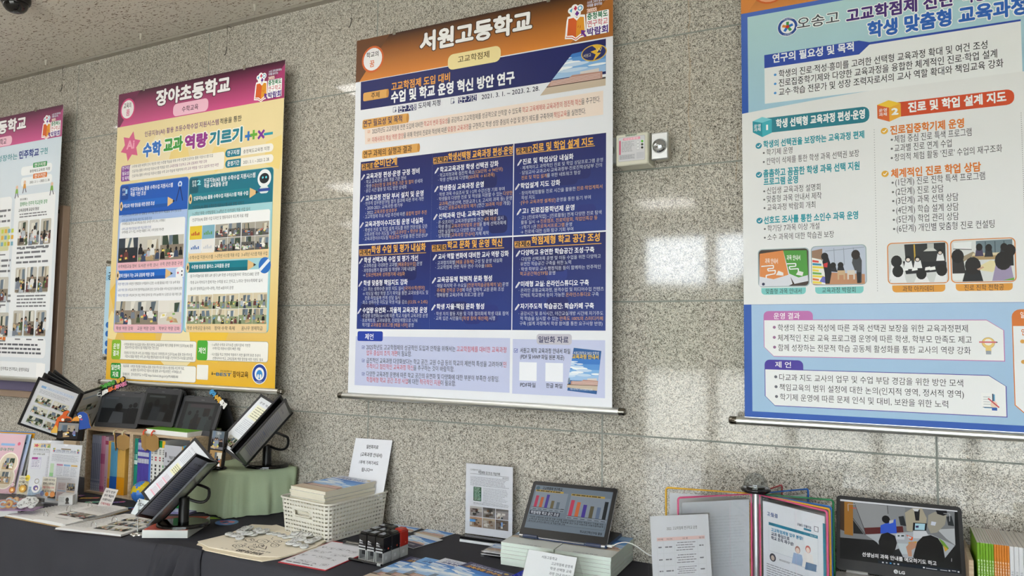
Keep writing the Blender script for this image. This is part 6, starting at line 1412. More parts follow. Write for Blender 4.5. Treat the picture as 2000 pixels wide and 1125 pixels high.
# red topped white box under the front stand
q = [tab(277, 1051), tab(366, 1051.5), tab(419, 1021)]
d1, d2 = (q[1] - q[0]), (q[2] - q[1]); a = math.degrees(math.atan2(d1.y, d1.x)); U = V((math.cos(math.radians(a)), math.sin(math.radians(a)), 0)); Vv = V((-U.y, U.x, 0)); w_, dd = d1.length, .235
t = thing('gift_box', 'flat white box with orange-red top under the front display stand', 'box', q[0] + U * w_ / 2 + Vv * dd / 2)
q0 = q[0] + V((0, 0, .0008))
b_ = B(); b_.prism([(0, 0), (w_, 0), (w_, dd), (0, dd)], q0 + V((0, 0, .031)), U, Vv, .031, 'dcdfda', 'coated_print'); b_.build('box_body', t)
b_ = B(); b_.prism([(.003, .003), (w_ - .003, .003), (w_ - .003, dd - .003), (.003, dd - .003)], q0 + V((0, 0, .0322)), U, Vv, .0012, 'b5432a', 'coated_print'); b_.build('red_top', t)

# green cloth over a box
gt = .93
A0 = [(-2.925, -.275), (-2.80, -.285), (-2.665, -.292), (-2.625, -.255), (-2.56, -.14), (-2.505, -.022), (-2.75, -.018), (-2.925, -.02)]
def dense(poly, n=8): return [(poly[i][0] + (poly[(i + 1) % len(poly)][0] - poly[i][0]) * k / n, poly[i][1] + (poly[(i + 1) % len(poly)][1] - poly[i][1]) * k / n) for i in range(len(poly)) for k in range(n)]
ringp = dense(A0); cx_, cy_ = sum(q[0] for q in ringp) / len(ringp), sum(q[1] for q in ringp) / len(ringp)
levels = [(.0, 0.0, 0), (.6, .0, 0), (.93, .001, 0), (.985, .000, -.004), (1.0, -.004, -.014)] + [(1.0 + .035 * k / 9, -.0, -.014 - (gt - TZ - .020) * k / 9) for k in range(1, 10)]
vs = []
for li, (s, _, dz) in enumerate(levels):
    for i, (x, y) in enumerate(ringp):
        f = (.006 * math.sin(i * .9) + .008 * math.sin(i * .37 + 2) + .004 * math.sin(i * 2.1)) * min(1, max(0, li - 4) / 5)
        r_ = math.hypot(x - cx_, y - cy_); k = s + f / r_ * 1.3
        X, Y = cx_ + (x - cx_) * k, cy_ + (y - cy_) * k
        vs.append((X, min(Y, -.004), gt + dz + .0015 * math.sin(X * 40) * math.sin(Y * 33)))
n = len(ringp)
b_ = B(); b_.add(vs, [(i * n + j, (i + 1) * n + j, (i + 1) * n + (j + 1) % n, i * n + (j + 1) % n) for i in range(len(levels) - 1) for j in range(n)], 'b1c1a1', 'fabric', True)
tag(b_.build('cloth_covered_box'), 'box draped in sage green cloth carrying a display stand and photo frame', 'box')
b_ = B(); q = tab(457, 1009); b_.lathe([(.0, 0), (.008, .002), (.011, .010), (.007, .018), (0, .021)], (q.x, q.y - .006, TZ), '9a7a4c', 'plastic', 12); b_.tube([(q.x, q.y - .006, TZ + .02), (q.x + .004, q.y - .004, TZ + .04), (q.x - .002, q.y, TZ + .052)], .0035, '6f6a4a', 'fabric', 8)
tag(b_.build('acorn_ornament'), 'small brown acorn ornament at the corner of the green cloth', 'ornament')

# digital photo frame on the green box
q = tab(421, 916, gt); U, W = pose(-4, 6)
t = thing('photo_frame', 'black upright photo frame showing two classroom pictures on the green box', 'photo frame', (q.x, q.y + .03, gt + .0015))
B().lathe([(.05, 0), (.05, .005), (.044, .008)], (q.x, q.y + .008, gt + .0015), '101012', 'gloss_plastic', 28, sy=.7).build('base', t)
wF = (tab(449, 914, gt + .01) - tab(396, 916, gt + .01)).length * .98; hF = .165; O = V((q.x, q.y - .012, gt + .012))
b_ = B(); b_.prism([(-wF / 2, 0), (wF / 2, 0), (wF / 2, hF), (-wF / 2, hF)], O, U, W, .014, '121214', 'gloss_plastic'); b_.build('frame_body', t)
b_ = B(); n_ = U.cross(W); p = Pen(b_, Sheet(O - U * wF / 2 + n_ * .0005, U, W), None, 'lit_screen')
p.uphoto(wF * .17, hF * .03, wF * .93, hF * .45, 51, ('a98858', '8f7048'), people=4, lay=1, desks=1); p.uphoto(wF * .17, hF * .48, wF * .93, hF * .98, 52, ('7f8688', '6a6a70'), people=5, lay=1, coats=['23262c', '5a6a78', '8a93a0', '1c1c20']); p.utext('장야', wF * .5, wF * .75, hF * .92, .012, 'd9d9d6', .01, 9); b_.build('screen', t)

# paperwork at the left end
def sheet_holder(name, label, O, yw, tl, w_, h_, draw, foot=.05, group=None, paper='e3e4e8', rl=0.0, wedge=False):
    t = thing(name, label, 'sign', O, group)
    U, W = pose(yw, tl, rl); O = V(O); n = U.cross(W).normalized()
    b_ = B(); b_.prism([(-w_ / 2, 0), (w_ / 2, 0), (w_ / 2, h_), (-w_ / 2, h_)], O + W * .003, U, W, .0008, paper, 'paper')
    p = Pen(b_, Sheet(O - U * w_ / 2 + W * .003, U, W), None, 'paper'); draw(p, w_, h_); b_.build('paper', t)
    b_ = B(); e = .004; k = 8
    top = [(w_ / 2 + e, h_ + e)] + ([(.014 * math.cos(PI * i / k), h_ + e - .012 * math.sin(PI * i / k)) for i in range(k + 1)] if not wedge else []) + [(-w_ / 2 - e, h_ + e)]
    b_.prism([(-w_ / 2 - e, 0), (w_ / 2 + e, 0)] + top, O + n * .002, U, W, .0016, 'ffffff', 'clear_acrylic'); b_.build('acrylic_front', t)
    b_ = B()
    if wedge:
        U2, W2 = pose(yw + 180, tl); b_.prism([(-w_ / 2 - e, 0), (w_ / 2 + e, 0), (w_ / 2 + e, h_ + e), (-w_ / 2 - e, h_ + e)], O + W * (h_ + e) - W2 * (h_ + e) - n * .003, U2, W2, .0016, 'ffffff', 'clear_acrylic')
    else:
        hN = V((n.x, n.y, 0)).normalized()
        b_.prism([(-w_ / 2 - e, 0), (w_ / 2 + e, 0), (w_ / 2 + e, foot), (-w_ / 2 - e, foot)], O + hN * foot * .35 + V((0, 0, .0022)), U, -hN, .002, 'ffffff', 'clear_acrylic')
        b_.prism([(-w_ / 2 - e, 0), (w_ / 2 + e, 0), (w_ / 2 + e, h_ * .98), (-w_ / 2 - e, h_ * .98)], O - n * .004 + W * .003, U, W, .0014, 'ffffff', 'clear_acrylic')
    b_.build('acrylic_back', t)
    return t, O, U, W, n
def doc_math(p, w_, h_):
    p.urect(w_ * .08, h_ * .87, w_, h_ * .94, 'ecd9a0', 1)
    p.upoly([(w_ * (.16 + .08 * (1, .5)[k % 2] * math.cos(k * PI / 5)), h_ * (.905 + .035 * (1, .5)[k % 2] * math.sin(k * PI / 5))) for k in range(10)], 'd95a6c', 2)
    p.utext('인공지능 활용 초등수학수업 지원시스템', w_ * .28, w_ * .98, h_ * .937, .007, 'a04a6a', 0, 2)
    for s, u0, u1, cc in (('수학', .28, .42, '2f72c4'), ('교과', .46, .6, '3a9a3c'), ('역량', .64, .8, '96318c'), ('기르기', .83, .99, '1f7f92')): p.utext(s, w_ * u0, w_ * u1, h_ * .898, .016, cc, .04, 3)
    p.utext('연구의 필요성 및 목적', w_ * .1, w_ * .5, h_ * .838, .008, '4a5a3a', .015, 2); p.ulines(w_ * .08, h_ * .78, w_ * .95, h_ * .83, 3, 'a4a6ae', seed=1, fill=.35)
    p.utext('연구 과제의 설정', w_ * .1, w_ * .42, h_ * .755, .009, '4a5a3a', .015, 2)
    p.urect(w_ * .08, h_ * .5, w_ * .34, h_ * .7, 'c9c4dc', 1); p.urect(w_ * .09, h_ * .505, w_ * .33, h_ * .66, 'e9e8ee', 2); p.urect(w_ * .08, h_ * .66, w_ * .24, h_ * .7, 'b04a9c', 2); p.ulines(w_ * .1, h_ * .52, w_ * .3, h_ * .65, 5, '8f8aa4', seed=2, fill=.4, lay=3)
    p.ulines(w_ * .5, h_ * .22, w_ * .97, h_ * .72, 20, 'a9abb4', seed=3, fill=.35); p.urect(w_ * .1, h_ * .02, w_ * .95, h_ * .19, 'b9cfe2', 1); p.ulines(w_ * .12, h_ * .03, w_ * .9, h_ * .18, 6, '7f96ae', seed=4, fill=.4)
def doc_grid(p, w_, h_):
    for u in (.1, .86):
        for i, cc in enumerate(('c8384c', '3a6ab0', '3f9a4c', 'e0b43c')): p.urect(w_ * (u + .035 * (i % 2)), h_ * (.86 + .035 * (i // 2)), w_ * (u + .03 + .035 * (i % 2)), h_ * (.89 + .035 * (i // 2)), cc, 1)
    p.urect(w_ * .35, h_ * .905, w_ * .66, h_ * .925, '8a7a5c', 1); p.utext('민주학교 함께 가꾸는 교육 과정', w_ * .2, w_ * .82, h_ * .88, .012, '2f4f7c', .015, 2); p.urect(w_ * .1, h_ * .85, w_ * .94, h_ * .853, '6a7a9a', 1)
    p.ulines(w_ * .08, h_ * .7, w_ * .92, h_ * .82, 6, 'a4a6ae', seed=5, fill=.35)
    p.urect(w_ * .06, h_ * .44, w_ * .18, h_ * .66, 'c3dcb9', 1); p.urect(w_ * .06, h_ * .44, w_ * .18, h_ * .5, '8fc48a', 2)
    for i, cc in enumerate(('c98aa8', '8fb4dc', 'd9b87a')): p.urect(w_ * (.26 + .23 * i), h_ * .63, w_ * (.46 + .23 * i), h_ * .66, cc, 1); p.ulines(w_ * (.26 + .23 * i), h_ * .46, w_ * (.46 + .23 * i), h_ * .62, 7, 'a9abb4', seed=6 + i, fill=.35)
    p.ulines(w_ * .06, h_ * .4, w_ * .9, h_ * .44, 2, 'a4a6ae', seed=9, fill=.35)
    for i in range(3):
        for j in range(2):
            u, v = w_ * (.08 + .29 * i), h_ * (.23 - .16 * j);
            if i == 2 or (i == 0 and j == 1): p.uphoto(u, v, u + w_ * .25, v + h_ * .125, 60 + i * 2 + j, ('b4a898', '8a7a6c'), people=5, lay=1, coats=['23262c', '3a3a40', '6a5a4c'])
            else: p.urect(u, v, u + w_ * .25, v + h_ * .125, 'd9cfd0', 1); p.ulines(u + w_ * .02, v + h_ * .01, u + w_ * .23, v + h_ * .11, 4, 'b09aa0', seed=i + j, fill=.4)
            p.urect(u, v - h_ * .022, u + w_ * .25, v - h_ * .008, ('d9a4b4', '9fbcd9', 'd9bc90')[(i + j) % 3], 1)
qa, qb = tab(44, 966), tab(122, 964)
sheet_holder('document_stand', 'clear acrylic stand with mathematics paper, behind the front acrylic sheet at the left', (-3.905 * .965, -.455, TZ + .003), 20, 7, .198, .281, doc_math, group='acrylic A4 document stands')
sheet_holder('document_stand', 'clear acrylic stand with photo grid paper, front one beside the left shelf box', (-3.712 * .962, -.486, TZ + .003), 9, 4, .199, .281, doc_grid, group='acrylic A4 document stands')
# brochures in a rack at the left edge
def leaf(label, O, yw, tl, w_, h_, col, draw, th=.003):
    U, W = pose(yw, tl); O = V(O); b_ = B(); b_.prism([(-w_ / 2, 0), (w_ / 2, 0), (w_ / 2, h_), (-w_ / 2, h_)], O, U, W, th, col, 'coated_print', 'dcdcd8')
    p = Pen(b_, Sheet(O - U * w_ / 2, U, W), None, 'coated_print'); draw(p, w_, h_)
    return tag(b_.build('brochure', origin=O), label, 'brochure', 'brochures in the rack')
def d_yel(p, w_, h_): p.urect(0, h_ * .9, w_, h_, 'd99a1c', 1); p.urect(0, h_ * .985, w_, h_, '3f7fc0', 2)
def d_blu(p, w_, h_): p.ugrad(0, 0, w_, h_, 'e6d0dc', '9fc0e0', 1); p.urect(w_ * .3, h_ * .83, w_ * .92, h_ * .86, '4a5f8c', 2); p.utext('학교운영계획', w_ * .35, w_ * .85, h_ * .845, .009, 'dfe6f0', .0, 3)
def d_pnk(p, w_, h_):
    p.ugrad(0, 0, w_, h_, 'd9b0bc', 'dcb9c2', 1); p.urect(w_ * .35, h_ * .8, w_ * .75, h_ * .84, '8fb4dc', 2, .005); p.uell(w_ * .86, h_ * .84, .009, .009, 'd96a84', 2); p.utext('수업나눔 한마당', w_ * .3, w_ * .75, h_ * .74, .016, '3a8a6a', .02, 3)
    for v in (.5, .26): p.uell(w_ * .7, h_ * v, w_ * .27, w_ * .27, 'f0e9dc', 2, 28); p.uell(w_ * .7, h_ * v, w_ * .24, w_ * .24, 'd9cbb4', 3, 28); p.uphoto(w_ * .54, h_ * v - w_ * .14, w_ * .86, h_ * v + w_ * .15, int(v * 100), ('cfc4ae', 'b59a74'), people=3, lay=4)
q = onY(48, 829, -.44)
rack = thing('brochure_rack', 'clear acrylic brochure rack at the left edge of the table', 'rack', (-4.13, -.44, TZ + .0005))
U, W = pose(16, 14); O = V((-4.10, -.50, TZ + .004)); b_ = B(); b_.prism([(-.12, 0), (.12, 0), (.12, .12), (-.12, .12)], O, U, W, .002, 'ffffff', 'clear_acrylic'); b_.build('front_plate', rack)
b_ = B(); b_.prism([(-.12, 0), (.12, 0), (.12, .30), (-.12, .30)], O + U.cross(W) * -.05, U, W, .002, 'ffffff', 'clear_acrylic'); b_.build('back_plate', rack)
for s in (-1, 1):
    b_ = B(); b_.prism([(0, 0), (.05, 0), (.05, .30), (0, .12)], O + U * .1205 * s, -U.cross(W), W, .002, 'ffffff', 'clear_acrylic'); b_.build('side_plate', rack)
q1, q2, q3 = tab(48, 829, 1.0), tab(44, 846, .99), tab(33, 853, .985)
nn = U.cross(W)
leaf('brochure with yellow and blue top edge in the acrylic rack, rearmost', O - nn * .045 + U * .008, 16, 14, .215, .318, 'd9d9d4', d_yel)
leaf('pale blue brochure in the acrylic rack, middle one', O - nn * .028 + U * .005, 16, 14, .213, .305, 'a9c4e0', d_blu)
leaf('pink brochure with round photos in the acrylic rack, front one', O - nn * .010 - U * .008, 16, 14, .213, .30, 'd9b0bc', d_pnk)
# pink book lying flat and the clear box of badges on it
c0, c1 = tab(0, 1012), tab(96, 985)
a = 38; U, _ = pose(a); Vv = V((-U.y, U.x, 0)); O = V((c0.x - .03, c0.y + .03, TZ + .0006))
O = tab(34, 1007); O = V((O.x, O.y, TZ + .0006))
t = thing('lying_book', 'pink topped thick white book lying flat at the left table edge', 'book', O)
b_ = B(); b_.prism([(-.23, 0), (.0, 0), (.0, .25), (-.23, .25)], O + V((0, 0, .026)), *(lambda u: (u, V((-u.y, u.x, 0))))(pose(52)[0]), .026, 'd6d6d2', 'paper');
U, _ = pose(52); Vv = V((-U.y, U.x, 0))
b_.build('page_block', t); b_ = B(); b_.prism([(-.231, -.001), (.001, -.001), (.001, .251), (-.231, .251)], O + V((0, 0, .0285)), U, Vv, .0022, 'cf8a98', 'coated_print'); b_.build('cover', t)
bt = TZ + .0295
cb = tab(66, 998, bt); U, _ = pose(30); Vv = V((-U.y, U.x, 0)); bw, bd, bh = .165, .075, .07
O = V((cb.x, cb.y, bt)) - U * bw
t = thing('badge_box', 'clear acrylic two-compartment box of badges on the pink book', 'box', O)
def wall(a0, b0, a1, b1, nm, tint='ffffff'):
    b_ = B(); P0, P1 = O + U * a0 + Vv * b0, O + U * a1 + Vv * b1; d = (P1 - P0).normalized(); b_.prism([(0, 0), ((P1 - P0).length, 0), ((P1 - P0).length, bh), (0, bh)], P0 + V((0, 0, .001)), d, V((0, 0, 1)), .002, tint, 'clear_acrylic'); b_.build(nm, t)
for q in ((0, 0, bw, 0), (bw, 0, bw, bd), (bw, bd, 0, bd), (0, bd, 0, 0), (bw * .5, bd, bw * .5, 0)): wall(*q, 'acrylic_wall')
b_ = B(); b_.prism([(0, 0), (bw, 0), (bw, bd), (0, bd)], O + V((0, 0, .0025)), U, Vv, .002, 'b48ac0', 'gloss_plastic'); b_.build('lilac_base', t)
def badge(O_, tilt_u, tilt_v, r, rim, face, ink, label, group, seed=0, U0=None, V0=None, draw=True):
    """round pin-back button: domed disc, printed face"""
    U0, V0 = U0 or V((1, 0, 0)), V0 or V((0, 1, 0)); rnd = random.Random(seed)
    Nn = U0.cross(V0).normalized(); vs = []; n = 18
    prof = ((1.0, 0), (1.03, .0012), (1.0, .0026), (.9, .0038), (.5, .0046), (.02, .005))
    b_ = B()
    for rr, z in prof: vs += [O_ + U0 * (r * rr * math.cos(2 * PI * j / n)) + V0 * (r * rr * math.sin(2 * PI * j / n)) + Nn * z for j in range(n)]
    b_.add(vs, [(i * n + j, i * n + (j + 1) % n, (i + 1) * n + (j + 1) % n, (i + 1) * n + j) for i in range(len(prof) - 1) for j in range(n)], rim, 'plastic', True)
    b_.add(vs[:n], [list(range(n))[::-1]], '9a9a98', 'matt_metal')
    p = Pen(b_, Sheet(O_ + Nn * .0051, U0, V0), None, 'plastic')
    if face != rim: p.uell(0, 0, r * .8, r * .8, face, 0, 20)
    if draw:
        if face == rim or ink == '2a2a2a':
            for i in range(5):
                x, y = rnd.uniform(-.45, .45) * r, rnd.uniform(-.45, .45) * r; pts = [(x, y)]
                for k in range(3): pts.append((pts[-1][0] + rnd.uniform(-.35, .35) * r, pts[-1][1] + rnd.uniform(-.3, .3) * r))
                p.uline(pts, r * .075, ink, 1)
        else: p.uell(-r * .1, r * .05, r * .45, r * .38, ink, 1, 14); p.uell(r * .2, -r * .2, r * .25, r * .2, '3a4a6a', 2, 12)
    return tag(b_.build('badge', origin=O_), label, 'badge', group)
def tilted(rx, rz):
    m = Matrix.Rotation(math.radians(rz), 3, 'Z') @ Matrix.Rotation(math.radians(rx), 3, 'X'); return m @ V((1, 0, 0)), m @ V((0, 1, 0))
rnd = random.Random(2)
for k in range(7):
    u0, v0 = tilted(60 + rnd.uniform(-25, 20), 25 + rnd.uniform(-15, 15)); P_ = O + U * (.018 + .009 * k) + Vv * (.024 + .006 * (k % 3)) + V((0, 0, .024 + .006 * (k % 3)))
    badge(P_, 0, 0, .0185, 'b07a4c', 'c9a05c' if k % 2 else '8aa0b0', 'a0522c', 'brown rimmed picture badge in the left half of the clear badge box', 'brown badges in the clear box', k, u0, v0)
for k in range(8):
    u0, v0 = tilted(62 + rnd.uniform(-30, 20), 30 + rnd.uniform(-20, 20)); P_ = O + U * (bw * .5 + .016 + .0075 * k) + Vv * (.022 + .008 * (k % 3)) + V((0, 0, .024 + .007 * (k % 3)))
    badge(P_, 0, 0, .0185, 'cfcfcc', 'cfcfcc', '4a4a4a', 'white badge in the right half of the clear badge box', 'white badges in the clear box', 20 + k, u0, v0)
# cards and key rings standing in front of the papers
def card(label, O_, yw, tl, w_, h_, lines, cc='d6d2c8', dots=()):
    U_, W_ = pose(yw, tl); b_ = B(); O_ = V(O_); b_.prism([(-w_ / 2, 0), (w_ / 2, 0), (w_ / 2, h_), (-w_ / 2, h_)], O_, U_, W_, .0012, cc, 'paper'); p = Pen(b_, Sheet(O_ - U_ * w_ / 2, U_, W_), None, 'paper')
    for i, (s, c) in enumerate(lines): p.utext(s, w_ * .08, w_ * .92, h_ * (.86 - .2 * i), h_ * .13, c, .02, 2)
    for u, v, r, c in dots: p.uell(w_ * u, h_ * v, r, r, c, 1, 12)
    return tag(b_.build('caption_card', origin=O_), label, 'card', 'small caption cards')
P1, P2 = O + U * .07 + Vv * (bd - .010), O + U * (bw - .03) + Vv * (bd + .006)
card('small caption card with yellow top corner standing in the clear badge box', V((P1.x, P1.y, bt + .06)), 12, 8, .058, .082, (('나만의 배지', '3a3a3a'), ('만들기', '3a3a3a'), ('함께 해요', '3a3a3a')), 'cfcab4', ((.85, .9, .014, 'd9c23c'), (.7, .45, .008, '6a5a3c')))
card('small caption card with red lettering in front of the mathematics paper', V((P2.x + .02, P2.y + .03, bt + .045)), 12, 6, .078, .085, (('소중한 우리 학교', '33333a'), ('함께 소통해요', '33333a'), ('꿈을 키우는 우리', 'b03a4a'), ('학교 이야기', '33333a')), 'c9c3b4', ((.1, .12, .012, '3f6fb0'), (.45, .1, .01, 'd98a3c'), (.85, .12, .014, 'c8844c')))
def keyring(label, P_, r, cc, ink, yw):
    t = thing('key_ring', label, 'key ring', P_, 'key rings on the badge box'); U_, W_ = pose(yw, 10); P_ = V(P_)
    b_ = B(); b_.prism([(r * math.cos(k * PI / 10), r + r * math.sin(k * PI / 10)) for k in range(20)], P_, U_, W_, .004, cc, 'plastic'); p = Pen(b_, Sheet(P_ + W_ * r, U_, W_), None, 'plastic'); p.uell(0, 0, r * .6, r * .55, ink, 1, 16); p.uell(r * .15, -r * .1, r * .25, r * .25, 'e6d9b0', 2, 12); b_.build('medallion', t)
    c_ = P_ + W_ * (2 * r + .009); B().tube([c_ + U_ * (.010 * math.cos(k * PI / 8)) + W_ * (.010 * math.sin(k * PI / 8)) for k in range(16)], .0013, 'b9b4a8', 'chrome', 6, closed=True).build('split_ring', t)
keyring('round orange key ring standing on the left of the badge box', O + U * .045 + Vv * .03 + V((0, 0, bh + .003)), .014, 'a86a3c', 'd9a45c', 20)
keyring('round yellow-brown key ring standing on the middle of the badge box', O + U * .085 + Vv * .04 + V((0, 0, bh + .003)), .017, 'b98a3c', 'd9b45c', 20)
keyring('white round key ring with purple print at the right end of the badge box', O + U * .145 + Vv * .036 + V((0, 0, bh + .003)), .021, 'd2d2d0', '6a5a8c', 20)
# little paper cube with portraits
q0, q1 = tab(91, 990), tab(114, 992); U, _ = pose(-4); Vv = V((-U.y, U.x, 0))
O = tab(113, 993); O = V((O.x, O.y, TZ + .0008)); s = .062
t_ = B(); U, _ = pose(38); Vv = V((-U.y, U.x, 0))
t_.prism([(0, 0), (s, 0), (s, s * 1.05), (0, s * 1.05)], O + V((0, 0, s * .94)), U, Vv, s * .94, 'd2d2d0', 'paper')
for (UU, OO, sd) in ((U, O, 1), (-Vv, O + Vv * s * 1.05, 2)):
    p = Pen(t_, Sheet(OO, UU, V((0, 0, 1))), None, 'paper'); p.uell(s * (.3 if sd == 2 else .62), s * .62, s * .12, s * .17, '3a3836', 1, 12); p.upoly([(s * (.16 if sd == 2 else .48), s * .3), (s * (.44 if sd == 2 else .78), s * .3), (s * (.38 if sd == 2 else .7), s * .5), (s * (.22 if sd == 2 else .54), s * .5)], '55524e', 1); p.ulines(s * .08, s * .06, s * .9, s * .26, 4, '8a8a8a', seed=sd, fill=.4); p.ulines(s * (.55 if sd == 2 else .06), s * .45, s * (.92 if sd == 2 else .4), s * .85, 5, '9a9a9a', seed=sd + 4, fill=.35)
tag(t_.build('paper_cube'), 'small white paper cube printed with portraits, behind the open ring binder', 'paper cube')
# open ring binders
def binder(label, corners, spine_k, covercol, draw_l, draw_r, z0=TZ + .001, th=.012, rings=3):
    """corners: near-left, near-right, far-right, far-left of the open spread on the table"""
    t = thing('ring_binder', label, 'binder', (corners[0] + corners[1] + corners[2] + corners[3]) / 4, 'open ring binders')
    nl, nr, fr, fl = [V((c.x, c.y, z0)) for c in corners]; ml, mf = nl.lerp(nr, spine_k), fl.lerp(fr, spine_k)
    b_ = B(); cvr = [nl, nr, fr, fl]; c_ = sum(cvr, V((0, 0, 0))) / 4; e = [c_ + (q - c_) * 1.03 for q in cvr]
    b_.add([q + V((0, 0, .003)) for q in e] + [q for q in e], [(0, 1, 2, 3), (4, 7, 6, 5), (0, 4, 5, 1), (1, 5, 6, 2), (2, 6, 7, 3), (3, 7, 4, 0)], covercol, 'plastic'); b_.build('cover', t)
    for nm, a0, a1, f0, f1, dr, hgt in (('left_pages', nl, ml, fl, mf, draw_l, .007), ('right_pages', ml, nr, mf, fr, draw_r, th)):
        b_ = B(); n = 12; vs = []
        for i in range(n + 1):
            s_ = i / n; k = s_ if nm[0] == 'l' else 1 - s_; z = .0045 + hgt * (1 - .5 * k ** 6) * (.75 + .35 * math.sin(min(k * 1.3, 1) * PI / 2 + .1))
            vs += [a0.lerp(a1, s_) + V((0, 0, z)), f0.lerp(f1, s_) + V((0, 0, z))]
        m0 = len(vs); vs += [q - V((0, 0, q.z - z0 - .0035)) for q in vs]
        fs = [(2 * i, 2 * i + 2, 2 * i + 3, 2 * i + 1) for i in range(n)] + [(2 * i, m0 + 2 * i, m0 + 2 * i + 2, 2 * i + 2) for i in range(n)] + [(2 * i + 1, 2 * i + 3, m0 + 2 * i + 3, m0 + 2 * i + 1) for i in range(n)] + [(0, 1, m0 + 1, m0), (2 * n, m0 + 2 * n, m0 + 2 * n + 1, 2 * n + 1)]
        b_.add(vs, fs, 'd9d8d6', 'paper')
        Uu = (a1 - a0).normalized(); Ww = (f0 - a0); wl = (a1 - a0).length; Ww = (Ww - Uu * Ww.dot(Uu)); hl = Ww.length
        p = Pen(b_, Sheet(a0 + V((0, 0, .0045 + hgt * 1.105)), Uu, Ww.normalized()), None, 'paper'); dr(p, wl, hl); b_.build(nm, t)
    for i in range(rings):
        P_ = ml.lerp(mf, .17 + .33 * i); d = (nr - nl).normalized()
        B().tube([P_ + d * (.014 * math.cos(PI * k / 10)) + V((0, 0, .014 + .022 * math.sin(PI * k / 10))) for k in range(11)], .0016, 'b9b9b6', 'chrome', 8).build('ring', t)
    return t
def b_text(p, w_, h_): p.ulines(w_ * .1, h_ * .12, w_ * .9, h_ * .88, 16, 'b4b3b2', seed=3, fill=.3);
def b_band(p, w_, h_): p.ulines(w_ * .12, h_ * .62, w_ * .9, h_ * .9, 7, 'b9b8b6', seed=5, fill=.3); p.uphoto(w_ * .12, h_ * .28, w_ * .52, h_ * .5, 71, ('8a8078', '5a5048'), people=4, lay=1); p.uphoto(w_ * .54, h_ * .28, w_ * .92, h_ * .5, 72, ('7f7a70', '55504a'), people=4, lay=1); p.urect(w_ * .3, h_ * .16, w_ * .7, h_ * .18, 'b4b3b2', 1)
def b_six(p, w_, h_):
    p.utext('활동 사진', w_ * .12, w_ * .4, h_ * .9, .012, '6a6a6a', 0)
    for i in range(6): u, v = w_ * (.1 + .42 * (i % 2)), h_ * (.62 - .25 * (i // 2)); p.uphoto(u, v, u + w_ * .38, v + h_ * .2, 80 + i, ('c9c6ba', '6a6a60'), people=5, lay=1, coats=['1c1c1e', '2a2a2c', '3a3a3c', 'c9c9c4', '23262a'])
binder('open ring binder with text pages and tan page edges, left end of the table front', [tab(12, 1010), tab(128, 1032), tab(250, 998), tab(150, 985)], .47, 'a8885c', b_text, b_band)
binder('open ring binder with six classroom photos, left of the red topped box', [tab(108, 1036), tab(236, 1050), tab(332, 1018), tab(244, 1008)], .42, '2a1c20', b_text, b_six, th=.007, rings=2)
# coloured bookmarks lying before the shelf
for k, (x0, y0, x1, y1, wd, cc, c2, lb) in enumerate(((156, 974, 196, 973, .028, 'b8922c', 'c8506c', 'yellow and pink paper bookmark in front of the left shelf box'), (166, 982, 214, 980, .03, '4f9a84', 'c8644c', 'green and orange paper bookmark lying before the yellow one'),
                                                      (212, 983, 246, 981, .03, '5a5ab0', 'c84a7c', 'blue and magenta paper bookmark right of the small wedge sign'), (152, 969, 163, 970, .03, '6a3a7c', '7c4a8c', 'purple paper bookmark poking out beside the acrylic sheet'))):
    A_, C2 = tab(x0, y0), tab(x1, y1); d = (C2 - A_).normalized(); nn = V((-d.y, d.x, 0)); l_ = (C2 - A_).length; b_ = B(); z = TZ + .0022 + .0006 * k
    b_.prism([(0, -wd / 2), (l_ * .9, -wd / 2), (l_, 0), (l_ * .9, wd / 2), (0, wd / 2)], V((A_.x, A_.y, z)), d, nn, .0008, cc, 'coated_print'); p = Pen(b_, Sheet((A_.x, A_.y, z), d, nn), None, 'coated_print'); p.upoly([(l_ * .6, -wd * .45), (l_ * .88, -wd * .4), (l_ * .96, 0), (l_ * .85, wd * .4), (l_ * .66, wd * .4)], c2, 1)
    for i in range(5): p.uell(l_ * (.12 + .1 * i), wd * (.2 if i % 2 else -.2), wd * .13, wd * .13, c2 if i % 2 else 'd9c98a', 1, 10)
    tag(b_.build('bookmark'), lb, 'bookmark', 'paper bookmarks')
for k, (x, y, cc, lb) in enumerate(((228, 992, 'b0a03c', 'yellow-green sticky page tab at the far corner of the front binder'), (240, 994, '3f8a4c', 'green sticky page tab beside the front binder'), (249, 995, '2f62c0', 'blue sticky page tab beside the front binder'), (257, 997, 'b8242c', 'red sticky page tab beside the caption card stand'))):
    A_ = tab(x, y); b_ = B(); U_, _ = pose(20 + 9 * k); b_.prism([(0, 0), (.035, .004), (.035, .014), (0, .012)], V((A_.x, A_.y, TZ + .004 + .0008 * k)), U_, V((-U_.y, U_.x, 0)), .0008, cc, 'coated_print'); tag(b_.build('page_tab'), lb, 'sticky tab', 'sticky page tabs')
# small wedge sign
def d_w(p, w_, h_):
    for i, (s, c) in enumerate((('내가 만든', '2c2c34'), ('생각 책갈피', '2c2c34'), ('자유롭게 써보고', '2c2c34'), ('가져가세요', 'b03a4a'))): p.utext(s, w_ * .12, w_ * .88, h_ * (.84 - .2 * i), h_ * .12, c, .03, 2)
P_ = tab(201, 996)
sheet_holder('wedge_sign', 'small clear wedge sign with handwritten note in front of the left shelf box', (P_.x, P_.y, TZ + .003), 28, 26, .062, .095, d_w, wedge=True, paper='d6d0cc', rl=-10)
